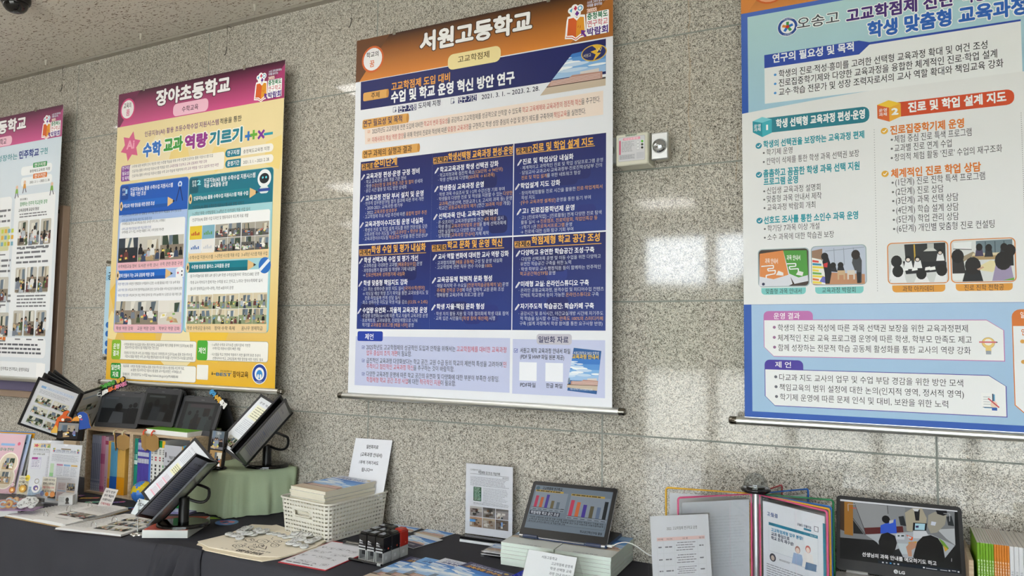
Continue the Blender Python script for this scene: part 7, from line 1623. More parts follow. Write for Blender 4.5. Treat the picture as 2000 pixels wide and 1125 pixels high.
# beach ball pattern globe
P_ = tab(271, 985); P_ = V((P_.x, P_.y + .02, TZ + .055)); b_ = B(); n, m_ = 26, 18; vs = []; R_ = .054
for i in range(m_ + 1):
    for j in range(n): th, ph_ = PI * i / m_, 2 * PI * j / n; vs.append(P_ + V((R_ * math.sin(th) * math.cos(ph_), R_ * math.sin(th) * math.sin(ph_), R_ * math.cos(th))))
for i in range(m_):
    for j in range(n):
        th, ph_ = PI * (i + .5) / m_, 2 * PI * (j + .5) / n; q = math.sin(3.1 * ph_ + 1.7) + 1.2 * math.sin(4.3 * th + .6 * ph_)
        b_.add([vs[i * n + j], vs[(i + 1) * n + j], vs[(i + 1) * n + (j + 1) % n], vs[i * n + (j + 1) % n]], [(0, 1, 2, 3)], 'c3ab1c' if q > -.1 else '3a6fb8', 'gloss_plastic', True)
tag(b_.build('toy_ball'), 'yellow and blue ball in front of the shelf boxes, behind the front display stand', 'ball')
# card on a wire stand
P_ = tab(268, 1045); t = thing('card_stand', 'chrome wire stand holding a handwritten card before the yellow and blue ball', 'card stand', (P_.x, P_.y, TZ + .001))
b_ = B();
for k in range(5): b_.lathe([(.013, 0), (.013, .004), (.009, .007), (0, .008)], (P_.x + .016 * math.cos(k * 1.257), P_.y + .016 * math.sin(k * 1.257), TZ + .001), 'c9c9c6', 'chrome', 16)
b_.lathe([(.012, 0), (.012, .008), (0, .01)], (P_.x, P_.y, TZ + .001), 'c9c9c6', 'chrome', 16); b_.build('flower_base', t)
zt2 = zat(P_, 978); B().tube([(P_.x, P_.y, TZ + .008), (P_.x, P_.y, zt2)], .0016, 'c9c9c6', 'chrome', 8).build('rod', t)
U_, W_ = pose(14, 10, -8); b_ = B(); O_ = V((P_.x + .012, P_.y + .003, zt2 - .062)); b_.prism([(-.05, 0), (.05, 0), (.04, .066), (-.03, .066)], O_, U_, W_, .001, 'cfd6d8', 'paper'); p = Pen(b_, Sheet(O_ - U_ * .05, U_, W_), None, 'paper'); p.utext('FDW-F', .022, .085, .045, .015, '2a2a30', .02, 1); p.utext('4호', .03, .062, .02, .015, '2a2a30', .02, 1); b_.build('card', t)
B().lathe([(.005, 0), (.005, .006), (.003, .009), (0, .01)], (P_.x, P_.y, zt2 - .004), 'c9c9c6', 'chrome', 12).build('clip', t)
# green ring file, lilac pouch, shiny stickers
x0, x1 = onY(362, 960, -.3).x, onY(381, 960, -.3).x
P_ = tab(372, 992); P_.y -= .055; t = thing('lever_file', 'green lever arch file standing behind the front display stand', 'file', (P_.x, P_.y, TZ + .0006));
b_ = B(); b_.box((P_.x + .0, P_.y + .022, TZ + .088), (.10, .044, .175), '1f7a3c', 'plastic', .002); b_.build('file_body', t)
b_ = B(); p = Pen(b_, Sheet((P_.x - .05, P_.y - .0003, TZ + .001), (1, 0, 0), (0, 0, 1)), None, 'coated_print')
for u in (.012, .056): p.urect(u, .02, u + .034, .12, 'cdd9e6', 1, .004); p.uell(u + .017, .045, .011, .011, '2f4f7c', 2, 16); p.uell(u + .017, .045, .006, .006, 'cdd9e6', 3, 14); p.urect(u + .008, .08, u + .026, .1, '3f7fc0', 2)
b_.build('spine_label', t)
P_ = tab(352, 1005); b_ = B(); U_, _ = pose(20); b_.prism([(-.06, -.03), (.06, -.03), (.075, .03), (-.05, .04)], V((P_.x - .02, P_.y + .02, TZ + .012)), U_, V((-U_.y, U_.x, 0)), .010, '8d89b4', 'gloss_plastic'); p = Pen(b_, Sheet((P_.x - .02, P_.y + .02, TZ + .012), U_, V((-U_.y, U_.x, 0))), None, 'glossy_print'); p.uell(.02, .0, .025, .018, '6a62b0', 1, 16); tag(b_.build('pouch'), 'lilac plastic pouch lying behind the foot of the front display stand', 'pouch')
for x, y, r1, r2, cc, c2, lb in ((443, 1021, .052, .03, '3f5fae', 'b84a6c', 'round blue and pink shiny sticker on the black cloth by the green box'), (412, 1013, .035, .022, '6f9a2c', 'a9bf3c', 'green leaf shaped card behind the front display stand')):
    P_ = tab(x, y); b_ = B(); U_, _ = pose(-8); V_ = V((-U_.y, U_.x, 0)); k_ = 20
    pts = [(r1 * math.cos(i * 2 * PI / k_), r2 * 1.6 * math.sin(i * 2 * PI / k_)) for i in range(k_)] if r1 > .04 else [(-r1, 0), (0, -r2), (r1 * 1.3, r2), (-r1 * .4, r2)]
    b_.prism(pts, V((P_.x, P_.y, TZ + .0022)), U_, V_, .0008, cc, 'glossy_print'); p = Pen(b_, Sheet((P_.x, P_.y, TZ + .0022), U_, V_), None, 'glossy_print')
    if r1 > .04: p.upoly([(-.048, -.004), (-.02, .02), (.02, .03), (.03, .01), (.0, -.004), (-.02, -.018)], c2, 1); p.upoly([(.0, -.03), (.03, -.02), (.02, .0)], 'a04a78', 1); p.utext('꿈', -.02, .006, .0, .022, '2a3f8c', .05, 2)
    else: p.upoly([(-r1 * .7, 0), (0, -r2 * .5), (r1, r2 * .7)], c2, 1)
    tag(b_.build('sticker'), lb, 'sticker')
# bird cut-outs with a phone before them
t0 = thing('bird_cutout', 'orange and yellow cardboard bird cut-out behind the acrylic sheets', 'cutout', onY(105, 862, -.425))
U_, W_ = pose(10, 6)
def cut(pts, px0, y, col, nm, parent, z=0.0, th=.006):
    O_ = onY(*px0, y); S2 = Sheet(O_, U_, W_); b_ = B(); q = [S2.px(*k_) for k_ in pts]; a_ = sum(q[i][0] * q[(i + 1) % len(q)][1] - q[(i + 1) % len(q)][0] * q[i][1] for i in range(len(q))); q = q if a_ > 0 else q[::-1]
    b_.prism(q, O_ + S2.N * z, S2.U, S2.W, th, col, 'coated_print', 'b08a54'); return b_.build(nm, parent)
zf = lambda *a: [(20 + x / 8.04, 730 + y / 8.04) for x, y in a]
cut(zf((640, 905), (700, 800), (740, 690), (820, 640), (835, 600), (900, 575), (925, 600), (895, 625), (880, 660), (950, 690), (970, 740), (930, 790), (900, 930), (640, 930)), (110, 850), -.425, 'd2602c', 'orange_body', t0)
cut(zf((640, 905), (720, 800), (745, 860), (740, 930), (640, 930)), (110, 850), -.4255, 'dcae4c', 'yellow_breast', t0, .0005, .003)
cut(zf((850, 720), (880, 695), (940, 700), (965, 740), (860, 760)), (110, 850), -.4255, '4a342a', 'dark_cheek', t0, .0008, .003)
cut(zf(*[(828 + 24 * math.cos(k * PI / 8), 722 + 22 * math.sin(k * PI / 8)) for k in range(16)]), (110, 850), -.4255, 'e6e2da', 'eye', t0, .0012, .003)
t1 = thing('bird_cutout', 'blue cardboard bird cut-out with orange beak beside the leftmost tent laptop', 'cutout', onY(165, 840, -.405))
cut(zf((1060, 660), (1050, 630), (1090, 600), (1150, 595), (1210, 630), (1235, 720), (1245, 790), (1270, 850), (1080, 880), (1085, 760)), (165, 840), -.405, '2c4f9c', 'blue_body', t1)
cut(zf((965, 740), (1000, 690), (1050, 665), (1085, 690), (1080, 745)), (165, 840), -.4055, 'd9923c', 'beak', t1, .0006, .003)
cut(zf(*[(1097 + 28 * math.cos(k * PI / 8), 672 + 27 * math.sin(k * PI / 8)) for k in range(16)]), (165, 840), -.4055, 'e9e7e2', 'eye', t1, .0010, .003)
cut(zf(*[(1098 + 10 * math.cos(k * PI / 6), 670 + 10 * math.sin(k * PI / 6)) for k in range(12)]), (165, 840), -.4055, '1c1c20', 'pupil', t1, .0016, .003)
cut(zf(*[(1120 + 20 * math.cos(k * PI / 6), 716 + 13 * math.sin(k * PI / 6)) for k in range(12)]), (165, 840), -.4055, 'd05a78', 'cheek', t1, .0016, .003)
t = thing('smartphone', 'black smartphone propped sideways showing a classroom, between the bird cut-outs', 'phone', onY(136, 862, -.422))
O_ = onY(137, 852, -.422); S2 = Sheet(O_, U_, W_); pc = [S2.px(*k_) for k_ in zf((745, 965), (1150, 985), (1155, 765), (750, 757))]
u0_, u1_ = (pc[0][0] + pc[3][0]) / 2, (pc[1][0] + pc[2][0]) / 2; v1_ = (pc[2][1] + pc[3][1]) / 2; v0_ = v1_ - .088
b_ = B(); b_.prism([(u0_, v0_), (u1_, v0_), (u1_, v1_), (u0_, v1_)], O_, S2.U, S2.W, .009, '0e0e10', 'gloss_plastic'); b_.build('body', t)
b_ = B(); p = Pen(b_, Sheet(O_ + S2.N * .0006, S2.U, S2.W), None, 'lit_screen'); wd = u1_ - u0_; p.uphoto(u0_ + wd * .02, v0_ + .006, u0_ + wd * .8, v1_ - .004, 91, ('8a8a88', '2c2a2a'), people=3, lay=1, coats=['7f7a9a', '2a2a2e', 'c9c4bc']); b_.build('screen', t)
b_ = B(); P_ = O_ + S2.U * (u0_ + u1_) / 2; b_.box((P_.x, P_.y + .012, (O_.z + S2.W.z * v0_ + TZ) / 2), (.10, .022, O_.z + S2.W.z * v0_ - TZ - .004), '8a6a44', 'wood_laminate', .002); tag(b_.build('wood_block'), 'wooden block under the propped smartphone, behind the acrylic sheets', 'block')
for tt in (t0, t1):
    pass

# basket, books and sign
fl_, fm_, br_ = V((-2.345, -.300, TZ)), V((-2.070, -.335, TZ)), V((-2.075, -.012, TZ))
bU = V((.9917, -.1286, 0)); bV = V((-bU.y, bU.x, 0)); bW, bD = .300, .352; bH = .150
bc = V((-2.150, -.371, TZ + .001)) + bV * bD / 2
t = thing('storage_basket', 'white woven-look plastic basket full of booklets, behind the tote bag', 'basket', bc, None)
def rr_path(w_, d_, r, n, uneven=False):
    P = []
    for cx, cy, a0 in ((w_ / 2 - r, -d_ / 2 + r, -PI / 2), (w_ / 2 - r, d_ / 2 - r, 0), (-w_ / 2 + r, d_ / 2 - r, PI / 2), (-w_ / 2 + r, -d_ / 2 + r, PI)):
        P += [(cx + r * math.cos(a0 + PI / 2 * i / 10), cy + r * math.sin(a0 + PI / 2 * i / 10)) for i in range(11)]
    P.append(P[0]); Ls = [0]
    for a_, c_ in zip(P, P[1:]): Ls.append(Ls[-1] + math.hypot(c_[0] - a_[0], c_[1] - a_[1]))
    out = []; j = 0
    for i in range(n):
        s = Ls[-1] * (i + (.22 if i % 2 == 0 and uneven else 0)) / n
        while Ls[j + 1] < s: j += 1
        k = (s - Ls[j]) / (Ls[j + 1] - Ls[j]); out.append((P[j][0] + (P[j + 1][0] - P[j][0]) * k, P[j][1] + (P[j + 1][1] - P[j][1]) * k))
    return out
cols, rws = 70, 9
def ring_at(z, n=cols * 2):
    k = .925 + .075 * z / bH; return [bc + bU * (x * k) + bV * (y * k) + V((0, 0, z)) for x, y in rr_path(bW, bD, .028, n, True)]
zs = [.0, .008]
for i in range(rws): zs += [zs[-1] + .0052, zs[-1] + .0052 + .0088]
zs[-1] = bH; sc_ = bH
zz = [z_ * 1.0 for z_ in zs]; zz = [z_ * (bH - .004) / max(zz[-2], .001) if i < len(zz) - 1 else bH for i, z_ in enumerate(zz)]
rings = [ring_at(z_) for z_ in zz]; n = cols * 2; vs = [q for r_ in rings for q in r_]; fs = []
hs = None
for i in range(len(zz) - 1):
    for j in range(n):
        hole = (i % 2 == 1 and i > 0 and i < len(zz) - 2 and j % 2 == 1)
        c_ = (rings[i][j] + rings[i + 1][j]) / 2 - bc; fx, fy, fz = c_.dot(bU), c_.dot(bV), c_.z
        slot = fy < -bD * .4 and abs(fx + .01) < .05 and abs(fz - .098) < .0135
        near = fy < -bD * .4 and abs(fx + .01) < .058 and abs(fz - .098) < .021
        if slot or (hole and not near): continue
        fs.append((i * n + j, i * n + (j + 1) % n, (i + 1) * n + (j + 1) % n, (i + 1) * n + j))
b_ = B(); b_.add(vs, fs, 'd6d3c8', 'plastic', False); b_.add(rings[0], [list(range(n))[::-1]], 'd6d3c8', 'plastic')
o = b_.build('woven_body', t); sm = o.modifiers.new('thickness', 'SOLIDIFY'); sm.thickness = .0022; sm.offset = -1
b_ = B(); b_.tube([bc + bU * (x * 1.008) + bV * (y * 1.008) + V((0, 0, bH)) for x, y in rr_path(bW, bD, .028, 80)], .0042, 'dad7cc', 'plastic', 8, closed=True); b_.build('rim', t)
for sgn in (-1,):
    pts = []
    for i in range(28):
        a_ = 2 * PI * i / 28; x = -.01 + (.040 if math.cos(a_) > 0 else -.040) + .012 * math.cos(a_); z = .098 + .013 * math.sin(a_); k = .925 + .075 * z / bH
        pts.append(bc + bU * x * k + bV * (-bD / 2 * k - .0005) + V((0, 0, z)))
    B().tube(pts, .0025, 'dad7cc', 'plastic', 6, closed=True).build('handle_hole_rim', t)
def cover_art(p, w_, h_, band, tcol, scol, title='교육과정 안내서', sub='서원고등학교 2023 입학생', lay=1, navy=False):
    """booklet cover: title band above a photograph of the school"""
    p.urect(0, 0, w_, h_, '8a7462', lay); skyhouse(p, [(0, h_ * .1), (w_, h_ * .1), (w_, h_ * .82), (0, h_ * .82)], lay + .3, .34)
    p.urect(0, 0, w_, h_ * .1, 'c9b79c', lay + 2.2); p.urect(0, h_ * .80, w_, h_, band, lay + 2.4)
    p.utext('꿈을 실현하는 교육과정', w_ * .1, w_ * .5, h_ * .965, h_ * .022, scol, .0, lay + 3); p.utext(sub, w_ * .1, w_ * .82, h_ * .92, h_ * .042, scol, .02, lay + 3); p.utext(title, w_ * .1, w_ * .86, h_ * .855, h_ * .062, tcol, .045, lay + 3)
    p.uell(w_ * .9, h_ * .93, w_ * .05, w_ * .032, 'c9a23a', lay + 3, 14); p.utext('서원고등학교 교육과정발전위원회', w_ * .1, w_ * .55, h_ * .05, h_ * .025, '5a4a3a', 0, lay + 3)
def lying_booklet(name, label, cat, group, O_, U_, V_, w_, h_, th, art, pages='dcd6c4', spinecol=None, sag=0.0):
    """booklet lying flat: near-left corner O_, long edges along V_"""
    b_ = B(); b_.prism([(0, 0), (w_, 0), (w_, h_), (0, h_)], O_ + V((0, 0, th - .0006)), U_, V_, th - .0012, pages, 'paper')
    b_.prism([(-.0005, -.0005), (w_ + .0005, -.0005), (w_ + .0005, h_ + .0005), (-.0005, h_ + .0005)], O_ + V((0, 0, th)), U_, V_, .0005, 'e2e2de', 'coated_print')
    if art: art(Pen(b_, Sheet(O_ + V((0, 0, th)), U_, V_), None, 'coated_print'), w_, h_)
    return tag(b_.build(name), label, cat, group)
rnd = random.Random(3); bz0 = TZ + .0065; nb_ = 14; th = .0132
wh = lambda p, w_, h_: cover_art(p, w_, h_, 'd9dde4', '2c3c7c', '3a4a8c')
oc = bc - bU * .110 - bV * .152
names = ('lowest', 'second', 'third', 'fourth', 'fifth', 'sixth', 'seventh', 'eighth', 'ninth', 'tenth', 'eleventh', 'twelfth', 'thirteenth')
for i in range(nb_):
    j_ = V((rnd.uniform(-.004, .004), rnd.uniform(-.003, .003), 0)); z = bz0 + i * (th + .0004)
    lab = 'top booklet with blue sky cover on the pile in the white basket' if i == nb_ - 1 else 'cream edged booklet in the basket pile, %s from the bottom' % names[i]
    lying_booklet('booklet', lab, 'booklet', 'booklets in the white basket', V((oc.x, oc.y, z)) + j_, bU, bV, .212, .285, th, wh if i == nb_ - 1 else None)
# sign leaning in the basket against the wall
TLq, TRq = onY(697, 855.5, -.012), onY(766.5, 860, -.012)
BRq, BLq = onY(733.5, 957.6, -.062), onY(668, 931, -.062)
U_ = (TRq - TLq).normalized(); W_ = (TLq - BLq); W_ = (W_ - U_ * W_.dot(U_)).normalized(); nS = U_.cross(W_)
TLq = TLq + V((-.006, 0, 0)); SH = .255; O_ = TLq - W_ * SH
t = thing('paper_sign', 'white handwritten sign leaning from the basket against the wall', 'sign', O_)
wS = (TRq - TLq).length; b_ = B(); b_.prism([(0, 0), (wS, 0), (wS, SH), (0, SH)], O_, U_, W_, .0015, 'e0e1e6', 'paper'); p = Pen(b_, Sheet(O_, U_, W_), None, 'paper')
for s, u0, u1, v, h in (('일반화자료', .34, .66, 0.220, .017), ('(교육과정 안내서)', .22, .80, 0.185, .018), ('1부씩 가져가셔도', .22, .74, 0.150, .017), ('됩니다^^', .32, .62, 0.118, .017)): p.utext(s, wS * u0, wS * u1, v, h, '26262e', .02, 2)
b_.build('paper', t); b_ = B(); b_.prism([(-.003, -.002), (wS + .003, -.002), (wS + .003, SH + .003), (-.003, SH + .003)], O_ - nS * .003, U_, W_, .0016, 'ffffff', 'clear_acrylic'); b_.build('acrylic_sleeve', t)

# tote bag with badges
zb_ = lambda x, y: (380 + x / 7.143, 1000 + y / 7.143)
t = thing('tote_bag', 'cream cotton tote bag lying flat with a black line drawing and badges', 'bag', tab(500, 1060))
def tri_poly(b_, pts, z0, z1, col, mat, wob=0.0):
    q = [tab(*zb_(*p_), z=TZ) for p_ in pts]; q = [V((a_.x, a_.y, 0)) for a_ in q]
    ar = sum(q[i].x * q[(i + 1) % len(q)].y - q[(i + 1) % len(q)].x * q[i].y for i in range(len(q)))
    if ar < 0: q = q[::-1]
    b_.prism([(a_.x, a_.y) for a_ in q], (0, 0, z1), (1, 0, 0), (0, 1, 0), z1 - z0, col, mat)
bag = [(45, 440), (440, 345), (640, 262), (800, 200), (1080, 214), (1140, 205), (1300, 258), (1410, 296), (1480, 272), (1540, 245), (1840, 420), (1700, 512), (1400, 610), (1170, 655), (900, 650), (500, 575), (200, 520)]
b_ = B(); tri_poly(b_, [(0, 515), (45, 450), (440, 350), (800, 205), (1140, 210), (1410, 298), (1540, 250), (1838, 425), (1700, 520), (1185, 662), (940, 700), (600, 640), (300, 575)], TZ + .001, TZ + .0045, 'e6dac0', 'canvas_cloth'); b_.build('back_panel', t)
b_ = B(); tri_poly(b_, bag, TZ + .0052, TZ + .009, 'ece3cf', 'canvas_cloth')
bs = Sheet((-2.2, -.5, TZ + .0091), (1, 0, 0), (0, 1, 0)); p = Pen(b_, bs, (380, 1000, 7.143), 'canvas_cloth')
rnd = random.Random(14)
def scrib(pts, w_=.0022): p.uline([p.uv(*q) for q in pts], w_, '2a2622', 1)
for cx, cy, rx, ry in ((770, 392, 62, 26), (1120, 465, 58, 25), (810, 490, 60, 20), (950, 410, 80, 30), (1160, 412, 58, 18), (600, 470, 70, 22), (930, 470, 40, 22)):
    scrib([(cx + rx * math.cos(k * PI / 7), cy + ry * math.sin(k * PI / 7)) for k in range(15)]); scrib([(cx - rx * .4, cy), (cx, cy - ry * .4), (cx + rx * .5, cy + ry * .2), (cx + rx * .1, cy + ry * .5)])
for k in range(26):
    x, y = rnd.uniform(500, 1220), rnd.uniform(375, 505); pts = [(x, y)]
    for q in range(3): pts.append((pts[-1][0] + rnd.uniform(-45, 45), pts[-1][1] + rnd.uniform(-14, 14)))
    scrib(pts, .0018)
scrib([(880, 490), (990, 522), (1005, 480)], .003)
for x in (370, 430, 515): scrib([(x, 500 + (x - 370) * .13), (x + 30, 504 + (x - 370) * .13)])
pa, pb = p.uv(590, 530), p.uv(940, 590)
p2 = Pen(b_, Sheet(bs.at(*pa), (V((pb[0] - pa[0], pb[1] - pa[1], 0))), V((-(pb[1] - pa[1]), pb[0] - pa[0], 0))), None, 'canvas_cloth'); ln = math.hypot(pb[0] - pa[0], pb[1] - pa[1])
p2.utext('따뜻한 학교 장야교육', 0, ln, 0, .026, '2a2622', .05, 1); p2.utext('배움이 즐거운 우리', ln * .3, ln * 1.1, .03, .012, '2a2622', .02, 1)
b_.build('front_panel', t)
b_ = B()
for pts in ([(1500, 250), (1545, 232), (1600, 262), (1660, 310), (1790, 395)],):
    w3 = [tab(*zb_(*q)) for q in pts]; b_.tube([V((q.x, q.y, TZ + .014)) for q in w3], .0055, 'd6c8a8', 'canvas_cloth', 8)
b_.build('handle', t)
BZ = TZ + .0095
left = [(485, 342), (540, 338), (575, 352), (632, 376), (640, 300), (668, 283), (705, 268), (742, 252), (768, 243), (735, 312), (700, 335), (760, 342), (820, 336), (842, 288), (878, 294), (920, 318), (962, 302), (992, 288)]
mid_ = [(1055, 306), (1142, 318), (1217, 337), (1282, 362)]
right = [(1355, 360), (1400, 343), (1443, 330), (1512, 345), (1532, 318), (1562, 330), (1578, 362), (1612, 352), (1640, 328), (1460, 388), (1400, 430), (1330, 450), (1342, 474), (1432, 480), (1500, 425), (1530, 498), (1590, 455), (1625, 440), (1668, 408), (1712, 398)]
for grp, lab, g_ in ((left, 'white badge in the overlapping cluster on the left side of the tote bag', 'left cluster of badges on the tote bag'), (right, 'white badge in the overlapping cluster on the right side of the tote bag', 'right cluster of badges on the tote bag')):
    order = sorted(range(len(grp)), key=lambda i: -grp[i][1]); rnd = random.Random(6)
    for n_, i in enumerate(order):
        q = tab(*zb_(*grp[i]), z=BZ); u0, v0 = tilted(rnd.uniform(4, 16), rnd.uniform(-30, 30) + 20)
        badge(V((q.x, q.y, BZ + .0045 + .0026 * (n_ % 4))), 0, 0, .0175, 'd3d4d2', 'd3d4d2', '2a2a2a', lab, g_, 40 + i + len(grp), u0, v0)
for i, q_ in enumerate(mid_):
    q = tab(*zb_(*q_), z=BZ); u0, v0 = tilted(3, 30 - 14 * i)
    badge(V((q.x, q.y, BZ + .002)), 0, 0, .0175, 'd3d4d2', 'd3d4d2', '2a2a2a', 'white badge of the single row between the two badge clusters, %s from the left' % od[i], 'row of badges on the tote bag', 90 + i, u0, v0)

# clipboard, stamps, pen
q = [tab(543, 1099), tab(636, 1116), tab(722, 1078), tab(652, 1057.5)]
fl2, fr2 = q[0], q[1]; cU = (fr2 - fl2).normalized(); cV = V((-cU.y, cU.x, 0)); cw, ch = .218, .312
cO = V((fl2.x, fl2.y, TZ + .0032))
t = thing('clipboard', 'red clipboard with stamped white paper beside the tote bag', 'clipboard', cO)
b_ = B(); b_.prism([(0, 0), (cw, 0), (cw, ch), (0, ch)], cO, cU, cV, .0028, 'b8303a', 'plastic'); b_.build('board', t)
b_ = B(); b_.prism([(.006, .006), (cw - .004, .006), (cw - .004, ch - .012), (.006, ch - .012)], cO + V((0, 0, .0012)), cU, cV, .001, 'dcdde2', 'paper'); p = Pen(b_, Sheet(cO + V((0, 0, .0012)), cU, cV), None, 'paper'); rnd = random.Random(8)
for i in range(20):
    u, v = .028 + .036 * (i % 5) + rnd.uniform(-.006, .006), .05 + .058 * (i // 5) + rnd.uniform(-.01, .01); a_ = rnd.uniform(-.3, .3); s = .014
    R2 = lambda x, y: (u + x * math.cos(a_) - y * math.sin(a_), v + x * math.sin(a_) + y * math.cos(a_))
    c_ = '4a4a54'
    if i % 3: p.uline([R2(-s, -s * .8), R2(s, -s * .8), R2(s, s * .8), R2(-s, s * .8), R2(-s, -s * .8)], .0009, c_, 1)
    for k in range(4): p.uline([R2(rnd.uniform(-s, s) * .8, rnd.uniform(-s, s) * .6), R2(rnd.uniform(-s, s) * .8, rnd.uniform(-s, s) * .6), R2(rnd.uniform(-s, s) * .8, rnd.uniform(-s, s) * .6)], .0013, c_, 1)
p.ulines(.02, .012, .15, .028, 1, '6a6a72', seed=3); b_.build('paper', t)
b_ = B(); c_ = cO + cU * (cw * .52) + cV * (ch - .014); b_.prism([(-.045, -.012), (.045, -.012), (.045, .012), (-.045, .012)], c_ + V((0, 0, .006)), cU, cV, .004, 'b9bab8', 'chrome'); b_.tube([c_ - cU * .04 + V((0, 0, .009)), c_ + cU * .04 + V((0, 0, .009))], .005, '8a8a88', 'chrome', 10); b_.tube([c_ - cU * .05 + V((0, 0, .008)), c_ - cU * .036 + V((0, 0, .012))], .006, '1c1c1e', 'plastic', 10); b_.build('spring_clip', t)
S0, S2_ = tab(699, 1094), tab(744, 1103.5)
sU = (S2_ - S0).normalized(); sU = V((sU.x, sU.y, 0)); a_ = math.degrees(math.atan2(sU.y, sU.x))
def stamp(label, body, loc, gi):
    t = thing('rubber_stamp', label, 'stamp', loc, 'self-inking stamps', math.radians(a_))
    W_m = WORLD[t.name]; w_, d_, h_ = .0365, .047, .105
    def bb(): b_ = B(); b_.M = W_m; return b_
    b_ = bb()
    for s in (-1, 1): b_.box((s * (w_ / 2 - .002), 0, .020), (.004, d_, .040), 'a9abab', 'plastic', .0012)
    b_.box((0, 0, .0025), (w_, d_, .005), 'a9abab', 'plastic', .0012); b_.box((0, d_ / 2 - .003, .02), (w_ - .008, .004, .036), '8f9191', 'plastic'); b_.box((0, .004, .026), (w_ - .010, d_ * .6, .014), '2c2c2e', 'plastic', .001)
    for s in (-1, 1): b_.box((s * (w_ / 2 + .0002), -d_ * .12, .021), (.001, .012, .012), 'c3c5c5', 'plastic', .0004)
    b_.build('frame', t)
    b_ = bb(); b_.box((0, 0, .068), (w_ + .001, d_ + .001, .056), body, 'gloss_plastic', .0025); prof = []
    b_.box((0, .0, .0985), (w_ - .002, d_ - .004, .012), body if body == 'b02a20' else '151517', 'gloss_plastic', .0055)
    p = Pen(b_, Sheet(W_m @ V((-w_ / 2, -d_ / 2 - .0006, .04)), W_m.to_3x3() @ V((1, 0, 0)), (0, 0, 1)), None, 'plastic'); Mk = b_.M; b_.M = None
    p.urect(w_ * .06, .011, w_ * .94, .0155, 'b9bbbb', 1); p.urect(w_ * .06, .0005, w_ * .94, .006, 'b9bbbb', 1)
    p.upoly([(w_ * .1, .031), (w_ * .2, .037), (w_ * .35, .034), (w_ * .62, .031)], 'cfd0d0', 1); p.utext('Shiny', w_ * .12, w_ * .56, .0265, .006, 'cfd0d0', .02, 1); p.urect(w_ * .1, .0215, w_ * .65, .0228, '9a9b9b', 1)
    p = Pen(b_, Sheet(W_m @ V((w_ / 2 + .0006, -d_ / 2, .04)), W_m.to_3x3() @ V((0, 1, 0)), (0, 0, 1)), None, 'plastic'); p.uell(d_ * .62, .0125, .0035, .0035, 'c8452c', 1, 12); b_.M = Mk
    b_.build('housing', t); return t
lb = [['front', 'left'], ['front', 'middle'], ['front', 'right']]
for j in range(3):
    for i in range(3):
        loc = V((S0.x, S0.y, TZ + .0006)) + sU * (.018 + .0405 * i) + V((-sU.y, sU.x, 0)) * (.025 + .0505 * j)
        body = 'b02a20' if (i, j) == (2, 2) else ('17171a' if (i, j) != (0, 2) else '2450a8')
        lab = {(2, 2): 'red self-inking stamp at the far right corner of the nine stamps', (0, 2): 'blue topped self-inking stamp at the far left corner of the nine stamps'}.get((i, j)) or 'black self-inking stamp, %s row, %s column of the block of nine' % (('front', 'middle', 'back')[j], ('left', 'middle', 'right')[i])
        stamp(lab, body, loc, 0)
pa, pb = tab(684, 1093.5), tab(748, 1106.5); t = thing('marker_pen', 'black pen lying in front of the row of stamps', 'pen', (pa + pb) / 2 + V((0, 0, .0005)))
d = (pb - pa).normalized(); z = V((0, 0, .0062)); off = V((d.y, -d.x, 0)) * .008
B().tube([pa + z + off, pa + d * .004 + z + off, pa.lerp(pb, .45) + z + off, pa.lerp(pb, .46) + z + off], [.0035, .0052, .0056, .005], '1b1b1d', 'gloss_plastic', 12).build('cap', t)
B().tube([pa.lerp(pb, .46) + z + off, pa.lerp(pb, .97) + z + off, pb + z + off], [.0050, .0050, .0042], '2b2b2e', 'gloss_plastic', 12).build('barrel', t)
b_ = B(); b_.tube([pa.lerp(pb, .88) + z + off, pa.lerp(pb, .985) + z + off], .0053, 'aeb0b0', 'plastic', 12); b_.build('end_plug', t)

# leaflets at the wall, CDs, booklets in front
def leaflet(label, corners, z, navy_end=False):
    """corners: TL, TR, BR, BL of the sheet in the photograph"""
    q = [tab(x, y, z) for x, y in corners]; b_ = B(); c_ = sum(q, V((0, 0, 0))) / 4
    U_ = ((q[1] - q[0]) + (q[2] - q[3])).normalized(); V_ = V((-U_.y, U_.x, 0)); w_ = ((q[1] - q[0]).length + (q[2] - q[3]).length) / 2; h_ = ((q[0] - q[3]).length + (q[1] - q[2]).length) / 2
    O_ = c_ - U_ * w_ / 2 - V_ * h_ / 2
    b_.prism([(0, 0), (w_, 0), (w_, h_), (0, h_)], O_, U_, V_, .0012, 'e2e2de', 'coated_print'); p = Pen(b_, Sheet(O_, U_, V_), None, 'coated_print')
    p.urect(0, 0, w_, h_, 'd6dbe2', 1); skyhouse(p, [(0, h_ * .08), (w_, h_ * .08), (w_, h_ * .8), (0, h_ * .8)], 1.3, .45)
    if navy_end: p.urect(0, 0, w_, h_ * .34, '3a3450', 4); p.utext('서원고등학교', w_ * .45, w_ * .8, h_ * .2, h_ * .08, 'd9d9e6', .02, 5)
    return tag(b_.build('leaflet'), label, 'leaflet', 'school leaflets against the wall')
z8 = lambda *a: [(640 + x / 6.25, 1000 + y / 6.25) for x, y in a]
leaflet('sky blue school leaflet half hidden behind the stamps, beside the basket', z8((820, 142), (1135, 190), (1030, 250), (720, 195)), TZ + .0016)
leaflet('school photo leaflet lying nearest the wall between stamps and paper stand', z8((1235, 183), (1555, 242), (1375, 335), (1100, 262)), TZ + .0016)
leaflet('school photo leaflet with dark foot behind the red stamp', z8((1060, 262), (1372, 322), (1080, 462), (800, 360)), TZ + .0032, True)
